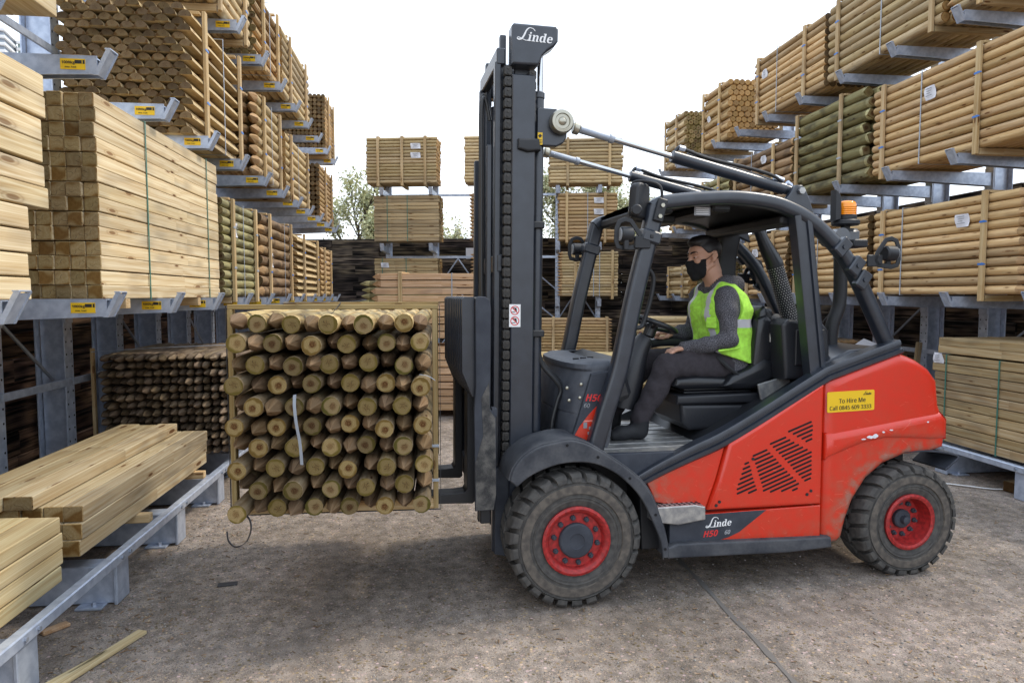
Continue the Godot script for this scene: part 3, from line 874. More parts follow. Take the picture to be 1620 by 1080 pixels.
# sawn end of a log or of a squared timber: year rings round a pith, cracks, a darker heart
func end_texture(n: int, seed_: int, pitch: float, heart: float, edge: Vector3) -> ImageTexture:
	var a := fnl(seed_, 0.012)
	var b := fnl(seed_ + 3, 0.08, FastNoiseLite.TYPE_SIMPLEX, 2)
	var by := PackedByteArray()
	by.resize(n * n * 3)
	var at := 0
	for y in n:
		for x in n:
			var dx := (x - n * 0.5) / n
			var dy := (y - n * 0.5) / n
			var d := sqrt(dx * dx + dy * dy)
			var an := atan2(dy, dx)
			var w := a.get_noise_2d(x, y)
			var ring := 0.5 + 0.5 * sin((d + w * 0.05) * TAU * pitch)
			var sp := b.get_noise_2d(x, y)
			var k := clampf(0.25 + ring * 0.3 + sp * 0.25, 0, 1)
			var crack := smoothstep(0.985, 0.999, absf(cos(an * 1.5 + w * 3.0 + seed_))) * smoothstep(0.01, 0.06, d) * (1.0 - smoothstep(0.12, 0.3, d))
			var he := heart * (1.0 - smoothstep(0.1, 0.24 + w * 0.05, d))
			var rim := smoothstep(0.36, 0.47, d + w * 0.05)
			var col := Vector3(248, 234, 204).lerp(Vector3(208, 182, 140), k)
			col = col.lerp(Vector3(142, 98, 66), he * (0.6 + 0.4 * ring))
			col = col * (Vector3.ONE.lerp(edge, rim))
			col = col.lerp(Vector3(52, 36, 24), crack * 0.75)
			by[at] = int(clampf(col.x, 0, 255)); by[at + 1] = int(clampf(col.y, 0, 255)); by[at + 2] = int(clampf(col.z, 0, 255))
			at += 3
	return tex(n, n, by)

func old_wood_texture(w: int, h: int, seed_: int) -> ImageTexture:
	var a := fnl(seed_, 1.0, FastNoiseLite.TYPE_SIMPLEX, 2)
	var b := fnl(seed_ + 5, 1.0)
	var by := PackedByteArray()
	by.resize(w * h * 3)
	var at := 0
	for y in h:
		for x in w:
			var g := a.get_noise_2d(x * 0.035, y * 0.004)
			var f := b.get_noise_2d(x * 0.22, y * 0.015)
			var m := a.get_noise_2d(x * 0.012 + 50.0, y * 0.008)
			var v := 0.64 + 0.26 * g + 0.13 * f + 0.32 * m
			v -= smoothstep(0.35, 0.6, -g + f * 0.3) * 0.4
			v = clampf(v, 0.08, 1.0)
			by[at] = int(255 * v); by[at + 1] = int(240 * v); by[at + 2] = int((222 - 14 * m) * v)
			at += 3
	return tex(w, h, by)

# grime: multiplies a colour; noise between two greys, with a few scratches and specks
func grime_texture(n: int, seed_: int, lo: Vector3, hi: Vector3, scratches: int, freq: float) -> ImageTexture:
	var img_a := fnl(seed_, freq, FastNoiseLite.TYPE_SIMPLEX, 4).get_seamless_image(n, n).get_data()
	var img_b := fnl(seed_ + 4, freq * 12.0, FastNoiseLite.TYPE_SIMPLEX, 2).get_seamless_image(n, n).get_data()
	var by := PackedByteArray()
	by.resize(n * n * 3)
	for i in n * n:
		var k := clampf((img_a[i] / 255.0 - 0.5) * 1.6 + 0.5 + (img_b[i] / 255.0 - 0.5) * 0.4, 0, 1)
		by[i * 3] = int(lerpf(lo.x, hi.x, k)); by[i * 3 + 1] = int(lerpf(lo.y, hi.y, k)); by[i * 3 + 2] = int(lerpf(lo.z, hi.z, k))
	var r := RandomNumberGenerator.new()
	r.seed = seed_
	for q in scratches:
		var x := r.randf() * n
		var y := r.randf() * n
		var an := r.randf() * TAU
		var up := r.randf_range(0.15, 0.5)
		for k in int(r.randf_range(6, n * 0.12)):
			var i := (int(y + k * sin(an) + n) % n) * n + int(x + k * cos(an) + n) % n
			for e in 3: by[i * 3 + e] = int(lerpf(by[i * 3 + e], 235, up))
			an += r.randf_range(-0.03, 0.03)
	return tex(n, n, by)

# red covers of the truck, laid out in metres: road dust thrown up round the wheels, scuffs and scratches
func paint_texture() -> ImageTexture:
	var w := 1024
	var h := 610
	var a := fnl(71, 0.02, FastNoiseLite.TYPE_SIMPLEX, 4)
	var b := fnl(72, 0.25, FastNoiseLite.TYPE_SIMPLEX, 2)
	var by := PackedByteArray()
	by.resize(w * h * 3)
	var at := 0
	for y in h:
		var py := 0.2 + 1.25 * (1.0 - float(y) / h)
		for x in w:
			var px := 0.4 + 2.1 * x / w
			var n := a.get_noise_2d(x, y)
			var f := b.get_noise_2d(x, y)
			var dr := sqrt((px - 2.135) * (px - 2.135) + (py - 0.335) * (py - 0.335)) - 0.44
			var df := sqrt(px * px + (py - 0.38) * (py - 0.38)) - 0.56
			var dust := 0.75 * exp(-maxf(dr, 0.0) * 13.0) + 0.45 * exp(-maxf(df, 0.0) * 7.0) + 0.4 * exp(-maxf(py - 0.23, 0.0) * 11.0)
			dust = clampf(dust * (0.75 + 0.9 * n + 0.5 * f) + 0.035 + 0.06 * n, 0, 0.8)
			var c := Vector3(208, 43, 17) * (1.0 + 0.03 * f)
			c = c.lerp(Vector3(146, 118, 106), dust)
			by[at] = int(clampf(c.x, 0, 255)); by[at + 1] = int(clampf(c.y, 0, 255)); by[at + 2] = int(clampf(c.z, 0, 255))
			at += 3
	var r := RandomNumberGenerator.new()
	r.seed = 73
	for q in 320:
		var x := r.randf() * w
		var y := (0.25 + 0.7 * r.randf()) * h
		var an := r.randf_range(-0.9, 0.9) + (PI if r.randf() < 0.5 else 0.0)
		var up := r.randf_range(0.15, 0.65)
		for k in int(r.randf_range(3, 46) * r.randf()):
			var i := clampi(int(y + k * sin(an)), 0, h - 1) * w + clampi(int(x + k * cos(an)), 0, w - 1)
			by[i * 3] = int(lerpf(by[i * 3], 232, up)); by[i * 3 + 1] = int(lerpf(by[i * 3 + 1], 150, up)); by[i * 3 + 2] = int(lerpf(by[i * 3 + 2], 138, up))
	return tex(w, h, by)

# wear of the yard over twelve metres: old tyre tracks along the aisle, drips, pale dusty and darker damp patches
func stain_texture() -> ImageTexture:
	var n := 1024
	var a := fnl(21, 0.006, FastNoiseLite.TYPE_SIMPLEX, 4).get_seamless_image(n, n).get_data()
	var b := fnl(23, 0.03, FastNoiseLite.TYPE_SIMPLEX, 3).get_seamless_image(n, n).get_data()
	var val := PackedFloat32Array()
	val.resize(n * n)
	var tracks := [0.30, 0.335, 0.42, 0.455, 0.52, 0.61, 0.645]
	for y in n:
		for x in n:
			var i := y * n + x
			var na := a[i] / 255.0
			var nb := b[i] / 255.0
			var v := 0.80 + 0.22 * na + 0.10 * (nb - 0.5)
			for q in tracks.size():
				var c: float = tracks[q] + 0.012 * sin(y * TAU / n * (1 + q % 2) + q)
				var e := absf(float(x) / n - c) / 0.012
				if e < 1.6: v -= 0.10 * exp(-e * e * 1.5) * clampf(2.2 * nb - 0.5, 0, 1)
			val[i] = v
	var r := RandomNumberGenerator.new()
	r.seed = 24
	for q in 420:
		var cx := r.randi() % n
		var cy := r.randi() % n
		var rad := r.randf_range(0.6, 5.0) * r.randf()
		var up := r.randf_range(-0.22, 0.06)
		var m := int(rad) + 1
		for dy in range(-m, m + 1):
			for dx in range(-m, m + 1):
				if dx * dx + dy * dy <= rad * rad:
					val[posmod(cy + dy, n) * n + posmod(cx + dx, n)] += up
	var by := PackedByteArray()
	by.resize(n * n * 3)
	for i in n * n:
		var v := clampf(val[i], 0.2, 1.0) * 255.0
		by[i * 3] = int(v); by[i * 3 + 1] = int(v * 0.995); by[i * 3 + 2] = int(v * (0.985 + 0.015 * a[i] / 255.0))
	return tex(n, n, by)

func ground_textures() -> void:
	var n := 1024
	var cells := func(s0: int, f: float, ret: int) -> PackedByteArray:
		var q := fnl(s0, f, FastNoiseLite.TYPE_CELLULAR)
		q.cellular_return_type = ret
		q.cellular_jitter = 1.0
		return q.get_seamless_image(n, n, false, false, 0.04, false).get_data()
	var id1: PackedByteArray = cells.call(5, 0.075, FastNoiseLite.RETURN_CELL_VALUE)
	var d1: PackedByteArray = cells.call(5, 0.075, FastNoiseLite.RETURN_DISTANCE)
	var id2: PackedByteArray = cells.call(9, 0.2, FastNoiseLite.RETURN_CELL_VALUE)
	var d2: PackedByteArray = cells.call(9, 0.2, FastNoiseLite.RETURN_DISTANCE)
	var sm := fnl(3, 0.01, FastNoiseLite.TYPE_SIMPLEX, 4).get_seamless_image(n, n).get_data()
	var fine := fnl(4, 0.35, FastNoiseLite.TYPE_SIMPLEX, 2).get_seamless_image(n, n).get_data()
	var lo1 := 255
	var hi1 := 0
	for i in range(0, n * n, 97):
		lo1 = mini(lo1, d1[i]); hi1 = maxi(hi1, d1[i])
	var by := PackedByteArray()
	by.resize(n * n * 3)
	var hb := PackedByteArray()
	hb.resize(n * n)
	for i in n * n:
		var f := (fine[i] - 128) / 128.0
		var v := 143.0 + (sm[i] - 128) * 0.22 + f * 30.0
		var r := v
		var g := v * 0.968
		var b := v * 0.94
		var h := 70.0 + f * 14.0
		var c2 := id2[i]
		if c2 > 120:
			var m2 := clampf(1.4 - 2.4 * float(d2[i] - lo1) / (hi1 - lo1), 0, 1)
			var t2 := 60.0 + ((c2 * 37) % 150)
			r = lerpf(r, t2 * 1.05, m2 * 0.75); g = lerpf(g, t2 * 0.96, m2 * 0.75); b = lerpf(b, t2 * (0.78 + 0.2 * (c2 % 7) / 7.0), m2 * 0.75)
			h += 24.0 * m2
		var c1 := id1[i]
		if c1 > 205:
			var m1 := clampf(1.9 - 3.6 * float(d1[i] - lo1) / (hi1 - lo1), 0, 1)
			var t1 := 72.0 + ((c1 * 53) % 150)
			var warm := 0.74 + 0.22 * ((c1 * 11) % 5) / 5.0
			r = lerpf(r, t1 * 1.06, m1 * 0.65); g = lerpf(g, t1 * 0.95, m1 * 0.65); b = lerpf(b, t1 * warm, m1 * 0.8)
			h += 80.0 * m1
		by[i * 3] = int(clampf(r, 20, 250)); by[i * 3 + 1] = int(clampf(g, 20, 250)); by[i * 3 + 2] = int(clampf(b, 20, 250))
		hb[i] = int(clampf(h, 0, 255))
	TX.ground = tex(n, n, by)
	TX.ground_h = ImageTexture.create_from_image(Image.create_from_data(n, n, false, Image.FORMAT_L8, hb))
	# stains: oil, tyre dirt, dry dusty streaks, over some metres
	TX.stain = stain_texture()

func mat(called: String, color: Color, rough := 0.7, metal := 0.0, texture: Texture2D = null, scale := Vector3.ONE, tri := false) -> StandardMaterial3D:
	var m := StandardMaterial3D.new()
	m.resource_name = called
	m.albedo_color = color
	m.roughness = rough
	m.metallic = metal
	if texture:
		m.albedo_texture = texture
		m.uv1_scale = scale
		if tri:
			m.uv1_triplanar = true
			m.uv1_triplanar_sharpness = 4.0
	M[called] = m
	return m

func relief(m: StandardMaterial3D, t: Texture2D, cm: float) -> StandardMaterial3D:
	m.heightmap_enabled = true
	m.heightmap_texture = t
	m.heightmap_scale = cm
	return m

func tones(called: String, base: Array, spread: float, texture: Texture2D, rough: float, scale := Vector3.ONE) -> void:
	var list := []
	if called == "end_post":
		texture = null
	for i in 5:
		if called == "end_post": texture = TX["end%d" % i]
		var k := 1.0 + spread * (i - 2) / 2.0
		var w = 1.0 + 0.25 * spread * [0.6, -1, 1, -0.4, 0.2][i]
		var m := mat("%s %d" % [called, i], lin(base[0] * k, base[1] * k, base[2] * k * w), rough, 0.0, texture, scale)
		m.metallic_specular = 0.3
		list.append(m)
	M[called] = list

func materials() -> void:
	TX.pole = wood_texture(256, 1024, 11, 15, 1.4, 0.75, true, 0.1)
	TX.rough_pole = wood_texture(256, 1024, 14, 8, 2.0, 1.0, true, 0.4)
	TX.board = wood_texture(512, 1024, 12, 9, 7.0, 0.8, false, 0.16)
	TX.worn_board = wood_texture(512, 1024, 17, 12, 11.0, 0.9, false, 0.18)
	for i in 5: TX["end%d" % i] = end_texture(160, 31 + i * 6, [13.0, 9.0, 16.0, 11.0, 14.0][i], [0.9, 0.25, 0.6, 1.0, 0.45][i], [Vector3(0.72, 0.74, 0.5), Vector3(0.8, 0.8, 0.6), Vector3(0.62, 0.66, 0.42), Vector3(0.75, 0.7, 0.55), Vector3(0.7, 0.7, 0.5)][i])
	TX.end_plain = end_texture(192, 33, 9.0, 0.15, Vector3(0.8, 0.7, 0.55))
	TX.old = old_wood_texture(256, 512, 41)
	TX.mud = grime_texture(256, 58, Vector3(165, 168, 175), Vector3(255, 250, 242), 90, 0.02)
	TX.steel = grime_texture(256, 51, Vector3(222, 225, 230), Vector3(255, 255, 255), 30, 0.02)
	TX.dust = grime_texture(512, 52, Vector3(205, 206, 210), Vector3(255, 253, 250), 140, 0.012)
	TX.rubber = grime_texture(256, 53, Vector3(196, 194, 192), Vector3(255, 250, 242), 60, 0.02)
	TX.cloth = grime_texture(256, 54, Vector3(228, 228, 228), Vector3(255, 255, 255), 0, 0.02)
	TX.knit = grime_texture(128, 55, Vector3(55, 55, 62), Vector3(255, 255, 255), 0, 0.25)
	ground_textures()
	# timber kinds; linear base colours
	var ps := Vector3(1, 1.0 / 2.4, 1)
	var bs := Vector3(2.0, 0.45, 1)
	tones("tan", [0.57, 0.435, 0.265], 0.24, TX.pole, 0.7, ps)
	tones("gold", [0.55, 0.465, 0.31], 0.22, TX.pole, 0.7, ps)
	tones("green", [0.40, 0.40, 0.24], 0.22, TX.rough_pole, 0.75, ps)
	tones("moss", [0.23, 0.225, 0.13], 0.25, TX.rough_pole, 0.8, ps)
	tones("brown", [0.35, 0.26, 0.175], 0.22, TX.rough_pole, 0.75, ps)
	tones("load_cut", [0.21, 0.155, 0.105], 0.25, TX.board, 0.75, bs)
	tones("load", [0.28, 0.235, 0.165], 0.2, TX.rough_pole, 0.75, ps)
	tones("stake", [0.235, 0.195, 0.155], 0.25, TX.rough_pole, 0.75, ps)
	tones("pale", [0.74, 0.655, 0.48], 0.1, TX.board, 0.7, bs)
	tones("fresh", [0.56, 0.50, 0.335], 0.12, TX.board, 0.7, bs)
	tones("beam", [0.45, 0.405, 0.305], 0.16, TX.worn_board, 0.75, bs)
	tones("dull", [0.45, 0.37, 0.245], 0.2, TX.worn_board, 0.75, bs)
	tones("red", [0.68, 0.49, 0.34], 0.16, TX.board, 0.75, bs)
	tones("fresh_or_lit_post", [0.62, 0.52, 0.30], 0.14, TX.rough_pole, 0.75, ps)  # pale posts of the low heap; also painted sunlight on top of the load
	tones("gold_batten", [0.36, 0.295, 0.165], 0.12, TX.board, 0.75, bs)
	var gt := mat("grit", Color.WHITE, 0.9)
	gt.vertex_color_use_as_albedo = true
	tones("cut", [0.50, 0.36, 0.22], 0.15, TX.board, 0.75, bs)
	tones("batten", [0.58, 0.465, 0.30], 0.14, TX.board, 0.75, bs)
	tones("end_post", [0.27, 0.235, 0.155], 0.35, TX.end_plain, 0.85)
	tones("end_tan", [0.46, 0.335, 0.20], 0.22, TX.end_plain, 0.85)
	tones("end_dark", [0.175, 0.14, 0.10], 0.35, TX.end_plain, 0.85)
	tones("end_beam", [0.35, 0.30, 0.205], 0.26, TX.end_plain, 0.85, Vector3(4.2, 4.2, 1))
	for k in ["tan", "gold", "green", "moss", "brown", "load", "stake"]:
		for m in M[k]: relief(m, m.albedo_texture, 0.12)
	for k in ["beam", "dull", "pale", "fresh", "red"]:
		for m in M[k]: relief(m, m.albedo_texture, 0.06)
	tones("sleeper", [0.16, 0.142, 0.13], 0.5, TX.old, 0.9, Vector3(1.6, 0.35, 1))
	for m in M.sleeper: relief(m, TX.old, 1.0)
	tones("wall_brown", [0.30, 0.21, 0.165], 0.4, TX.old, 0.9, Vector3(1.6, 0.35, 1))
	for m in M.wall_brown: relief(m, TX.old, 0.8)
	# metals, paints and the rest
	mat("galvanised", lin(0.52, 0.58, 0.69), 0.33, 0.4, TX.steel, Vector3(2, 2, 2), true)
	mat("galvanised_dull", lin(0.36, 0.39, 0.44), 0.5, 0.5, TX.steel, Vector3(1.5, 1.5, 1.5), true)
	mat("hole", lin(0.012, 0.012, 0.014), 0.9)
	mat("label_yellow", lin(0.80, 0.50, 0.01), 0.5)
	mat("print_black", lin(0.02, 0.02, 0.02), 0.6)
	mat("print_white", lin(0.80, 0.80, 0.80), 0.5)
	mat("print_red", lin(0.62, 0.03, 0.03), 0.5)
	mat("print_grey", lin(0.25, 0.26, 0.28), 0.6)
	mat("paper", lin(0.72, 0.72, 0.76), 0.8)
	mat("strap_green", lin(0.05, 0.17, 0.13), 0.4)
	mat("strap_blue", lin(0.03, 0.16, 0.50), 0.4)
	mat("strap_grey", lin(0.33, 0.37, 0.43), 0.4)
	mat("dusty_grey", lin(0.070, 0.076, 0.090), 0.7, 0.0, TX.mud, Vector3(0.7, 0.7, 0.7), true)
	mat("strap_black", lin(0.035, 0.035, 0.04), 0.45)
	var ch := mat("charcoal", lin(0.019, 0.025, 0.038), 0.36, 0.0, TX.dust, Vector3(1.1, 1.1, 1.1), true)
	ch.clearcoat_enabled = true
	ch.clearcoat = 0.5
	ch.clearcoat_roughness = 0.3
	mat("charcoal_dusty", lin(0.042, 0.049, 0.065), 0.7, 0.0, TX.dust, Vector3(0.9, 0.9, 0.9), true)
	mat("grey_plastic", lin(0.072, 0.080, 0.098), 0.55, 0.0, TX.dust, Vector3(1.3, 1.3, 1.3), true)
	mat("black", lin(0.013, 0.014, 0.017), 0.5)
	mat("black_gloss", lin(0.011, 0.012, 0.015), 0.28)
	mat("vinyl", lin(0.016, 0.017, 0.021), 0.42)
	mat("void", lin(0.006, 0.006, 0.007), 0.9)
	mat("hose", lin(0.015, 0.016, 0.018), 0.4)
	mat("chain", lin(0.060, 0.058, 0.056), 0.45, 0.5, TX.rubber, Vector3(6, 6, 6), true)
	mat("chrome", lin(0.55, 0.56, 0.58), 0.12, 1.0)
	mat("zinc", lin(0.40, 0.38, 0.31), 0.32, 0.85)
	mat("bare_steel", lin(0.48, 0.48, 0.47), 0.45, 0.7, TX.dust, Vector3(2, 2, 2), true)
	TX.mudx = grime_texture(256, 57, Vector3(135, 136, 140), Vector3(255, 250, 242), 240, 0.014)
	mat("mud", lin(0.12, 0.118, 0.115), 0.85, 0.0, TX.mudx, Vector3(2.5, 2.5, 2.5), true)
	mat("rubber_dusty", lin(0.125, 0.112, 0.100), 0.9, 0.0, TX.rubber, Vector3(3, 3, 3), true)
	mat("rubber", lin(0.085, 0.083, 0.081), 0.85, 0.0, TX.rubber, Vector3(3, 3, 3), true)
	TX.paint = paint_texture()
	var rd := mat("paint_red", Color.WHITE, 0.36, 0.0, TX.paint, Vector3(1 / 2.1, -1 / 1.25, 1))
	rd.uv1_offset = Vector3(-0.4 / 2.1, 1 + 0.2 / 1.25, 0)
	rd.texture_repeat = false
	rd.clearcoat_enabled = true
	rd.clearcoat = 0.4
	rd.clearcoat_roughness = 0.2
	mat("rim_red", lin(0.42, 0.022, 0.022), 0.55, 0.0, TX.rubber, Vector3(5, 5, 5), true)
	var am := mat("amber", lin(0.95, 0.30, 0.005), 0.15)
	am.metallic_specular = 0.6
	mat("mirror", lin(0.6, 0.62, 0.64), 0.05, 1.0)
	mat("lens", lin(0.30, 0.31, 0.33), 0.2)
	mat("smoked", lin(0.11, 0.115, 0.125), 0.2)
	mat("skin", lin(0.50, 0.275, 0.185), 0.5)
	mat("hair", lin(0.010, 0.008, 0.008), 0.5)
	mat("sweater", lin(0.21, 0.205, 0.225), 0.95, 0.0, TX.knit, Vector3(4, 4, 4), true)
	mat("trousers", lin(0.040, 0.034, 0.040), 0.95, 0.0, TX.cloth, Vector3(5, 5, 5), true)
	mat("mask", lin(0.006, 0.006, 0.007), 0.95)
	mat("shoe", lin(0.012, 0.013, 0.016), 0.7)
	var hv := mat("hi_vis", lin(0.42, 0.95, 0.05), 0.75, 0.0, TX.cloth, Vector3(4, 4, 4), true)
	hv.vertex_color_use_as_albedo = true
	mat("reflective", lin(0.50, 0.50, 0.53), 0.45)
	mat("cardboard", lin(0.40, 0.26, 0.15), 0.85)
	mat("bark", lin(0.10, 0.08, 0.06), 0.9, 0.0, TX.old, Vector3(3, 1, 1))
	var lf := mat("leaf", Color.WHITE, 0.7)
	lf.vertex_color_use_as_albedo = true
	lf.backlight_enabled = true
	lf.backlight = Color(0.5, 0.5, 0.5)
	var gr := mat("ground", Color(1.03, 1.0, 0.97), 0.92, 0.0, TX.ground, Vector3(1 / 1.35, 1 / 1.35, 1))
	gr.metallic_specular = 0.25
	relief(gr, TX.ground_h, 0.3)
	gr.detail_enabled = true
	gr.detail_albedo = TX.stain
	gr.detail_blend_mode = BaseMaterial3D.BLEND_MODE_MUL
	gr.detail_uv_layer = BaseMaterial3D.DETAIL_UV_2
	mat("tower", lin(0.30, 0.34, 0.40), 0.8)
	mat("tower_green", lin(0.26, 0.33, 0.32), 0.8)

func M_any(kind: String) -> StandardMaterial3D:
	return M[kind][rng.randi() % 5]

# ------------------------------------------------------------------ timber
const FLAT := 0
const POINT := 1
const BLUNT := 2

# a post along local z, from -len/2 to +len/2; surfaces: 0 side, 1 sawn end, 2 cut faces of a point
func pole_mesh(r: float, ln: float, near: int, far: int, seg: int, wob: float, half: bool, taper := 0.0) -> ArrayMesh:
	var mb := MB.new()
	var st := []                      # [z, s, surface of the band that ends here]
	var tl := r * rng.randf_range(2.6, 3.4)
	var tf := r * rng.randf_range(2.6, 3.4)
	var h := ln / 2
	if far == POINT:
		for k in 5: st.append([-h + tf * k / 4.0, lerpf(0.10, 1.02, k / 4.0), 2])
	elif far == BLUNT:
		st.append([-h, 0.72, 2]); st.append([-h + r * 0.5, 1.45, 2])
	else:
		st.append([-h, 1.42, 0]); st.append([-h + r * 0.06, 1.45, 0])
	for k in range(1, 5): st.append([-h + ln * (0.08 + 0.84 * k / 5.0), 1.45, 0])
	if near == POINT:
		for k in 5: st.append([h - tl * (4 - k) / 4.0, lerpf(1.02, 0.10, k / 4.0), 2 if k > 0 else 0])
	elif near == BLUNT:
		st.append([h - r * 0.5, 1.45, 0]); st.append([h, 0.72, 2])
	else:
		st.append([h - r * 0.06, 1.45, 0]); st.append([h, 1.42, 0])
	var ph := rng.randf() * TAU
	var cx := rng.randf_range(-1, 1) * wob * r
	var cy := rng.randf_range(-1, 1) * wob * r
	var tp := rng.randf_range(-1, 1) * wob * 0.5 + (taper if near == FLAT else -taper)
	var o := Vector2(0, rng.randf())
	var rings := []
	var cross := []
	for q in st:
		var b := sin(PI * (q[0] / ln + 0.5))
		var ce := Vector3(cx * b, cy * b, q[0])
		var rr: float = r * (1.0 + tp * q[0] / ln + rng.randf_range(-1, 1) * wob * 0.25)
		var ring := PackedVector3Array()
		if half:
			for k in seg:
				var a := PI * k / (seg - 1)
				var f := minf(1.0, q[1] / maxf(maxf(absf(cos(a)), absf(sin(a))), 0.01))
				ring.append(ce + Vector3(cos(a), sin(a) , 0) * rr * f + Vector3(0, -rr * 0.5, 0))
		else:
			for k in seg:
				var a := TAU * k / seg
				var f := minf(1.0, q[1] / maxf(absf(cos(a + ph)), absf(sin(a + ph))))
				var lump := 1.0 + wob * 0.12 * sin(a * 3.0 + q[0] * 5.0 + ph)
				ring.append(ce + Vector3(cos(a), sin(a), 0) * rr * f * lump)
		rings.append(ring)
	for i in rings.size() - 1:
		var sf: int = maxi(st[i + 1][2], st[i][2] if st[i + 1][2] == 2 or i < 4 and far != FLAT and st[i + 1][0] <= -h + tf + 0.001 else 0)
		for k in seg:
			var l := (k + 1) % seg
			var u0 := float(k) / seg
			var u1 := float(k + 1) / seg
			mb.quad(rings[i][k], rings[i][l], rings[i + 1][l], rings[i + 1][k], Vector2(u0, st[i][0]) + o, Vector2(u1, st[i][0]) + o, Vector2(u1, st[i + 1][0]) + o, Vector2(u0, st[i + 1][0]) + o, sf)
	for e in 2:
		var r0: PackedVector3Array = rings[0] if e == 0 else rings[rings.size() - 1]
		var ce := Vector3.ZERO
		for v in r0: ce += v
		ce /= seg
		var pith := Vector2(rng.randf_range(-0.08, 0.08), rng.randf_range(-0.08, 0.08)) + Vector2(0.5, 0.5)
		var sf := 2 if (far if e == 0 else near) == POINT else 1
		for k in seg:
			var l := (k + 1) % seg
			var a := r0[k] - ce
			var b := r0[l] - ce
			var ua := Vector2(a.x, a.y).rotated(ph) / (2.1 * r) + pith
			var ub := Vector2(b.x, b.y).rotated(ph) / (2.1 * r) + pith
			if e == 0: mb.tri(ce, r0[l], r0[k], pith, ub, ua, sf)
			else: mb.tri(ce, r0[k], r0[l], pith, ua, ub, sf)
	# keep three surfaces even where one is unused, so that overrides fit
	return mb.build([null, null, null], 38.0)

func dress(o: MeshInstance3D, mesh_kind: Array, mats: Array) -> void:
	for k in o.mesh.get_surface_count():
		o.set_surface_override_material(k, mats[mesh_kind[k]])

# which of the three surfaces each mesh really has
func surfaces_of(near: int, far: int) -> Array:
	if near == POINT and far == POINT: return [0, 2]
	if near == FLAT and far == FLAT: return [0, 1]
	return [0, 1, 2]

func strap_loop(mb: MB, z: float, w: float, y0: float, y1: float, wide := 0.014, th := 0.0025, x0 := 0.0) -> void:
	var g := 0.006
	for sx in [-1.0, 1.0]:
		mb.box(Vector3(x0 + sx * (w / 2 + g), (y0 + y1) / 2, z), Vector3(th, y1 - y0 + 2 * g, wide))
	for y in [y0 - g, y1 + g]:
		mb.box(Vector3(x0, y, z), Vector3(w + 2 * g - th, th, wide))

func paper_sheet(parent: Node3D, x: float, y: float, z: float, side: float, w: float, h: float) -> void:
	var mb := MB.new()
	var pts := []
	for i in 4:
		var row := []
		for j in 4:
			row.append(Vector3(x + side * (0.004 + 0.012 * sin(i * 1.3 + j * 0.9 + z)), y + h * (0.5 - i / 3.0), z + side * -w * (j / 3.0 - 0.5) + 0.004 * i))
		pts.append(row)
	mb.sheet(pts, 0, true)
	for k in 4:
		mb.box(Vector3(x + side * 0.019, y + h * (0.32 - 0.18 * k), z + w * 0.05 * (k % 2)), Vector3(0.001, h * 0.05, w * (0.6 - 0.12 * (k % 3))), 0, 1)
	obj("paper_label", mb, [M.paper, M.print_grey], parent)

func bundle(d: Dictionary) -> Node3D:
	var t := thing(d.name, d.label, d.get("cat", "timber bundle"), Transform3D(Basis(Vector3.UP, d.get("yaw", 0.0)), d.at), d.get("group", "bundles of timber on the racks"))
	var side: float = d.get("side", 1.0)
	var r: float = d.r
	var ln: float = d.len
	var rows: int = d.rows
	var cols: int = d.cols
	var half: bool = d.get("half", false)
	var hex: bool = d.get("hex", false)
	var near: int = d.get("near", FLAT)
	var far: int = d.get("far", FLAT)
	var alt: bool = d.get("alt", false)
	var dy: float = d.get("dy", r * (1.07 if half else 1.74 if hex else 2.0) * 1.01)
	var dx: float = d.get("dx", r * 2.02)
	var w := dx * cols + (dx * 0.5 if hex or half else 0.0)
	var ht := dy * (rows - 1) + (r if half else 2 * r)
	var kinds := []
	var nv: int = d.get("variants", 4)
	for v in nv:
		var a := near
		var b := far
		if alt and v % 2 == 1:
			a = far
			b = near
		kinds.append([pole_mesh(r * 0.99, ln * rng.randf_range(0.985, 1.0), a, b, d.get("seg", 12), d.get("wob", 0.06), half, d.get("taper", 0.0)), surfaces_of(a, b)])
	var side_m: Array = M[d.kind]
	var end_m: Array = M[d.end]
	var cut_m: Array = M[d.get("cut", "cut")]
	var ends: String = d.get("ends", "")
	var low: bool = d.at.y > 1.6
	var pack := rng.randi() % 5
	var lit_top_m = M[d.lit_top_kind] if d.has("lit_top_kind") else null  # paler side colour for the top row, painting in light from above
	for j in rows:
		for i in cols:
			if ends == "" and not (i <= 1 or j >= rows - 2 or (low and j <= 1)): continue
			var x := side * (w / 2 - r - i * dx - (dx * 0.5 if (hex or half) and j % 2 == 1 else 0.0))
			var y := (r * 0.5 if half else r) + j * dy
			var v := ((i + j) % 2 + 2 * (rng.randi() % (nv / 2))) if alt else rng.randi() % nv
			var o := MeshInstance3D.new()
			o.mesh = kinds[v][0]
			var turn := Basis(Vector3.BACK, 0.0 if half else rng.randf() * TAU)
			if not alt and near == far and rng.randf() < 0.5 and not half: turn = Basis(Vector3.UP, PI) * turn
			o.transform = Transform3D(turn, Vector3(x + rng.randf_range(-1, 1) * r * d.get("jit", 0.04), y + (rng.randf_range(-1, 1) * r * d.jit if d.has("jit") else 0.0), rng.randf_range(-1, 1) * d.get("stick", 0.012) + (d.get("tip_out", 0.0) if v % 2 == 1 else 0.0)))
			var k := (pack + rng.randi() % 3) % 5
			dress(o, kinds[v][1], [side_m[k] if not (lit_top_m and j == rows - 1) else lit_top_m[k], end_m[rng.randi() % 5], cut_m[rng.randi() % 5]])
			put(o, d.get("piece", "post"), t)
	finish_bundle(t, d, w, ht, side, ln)
	return t

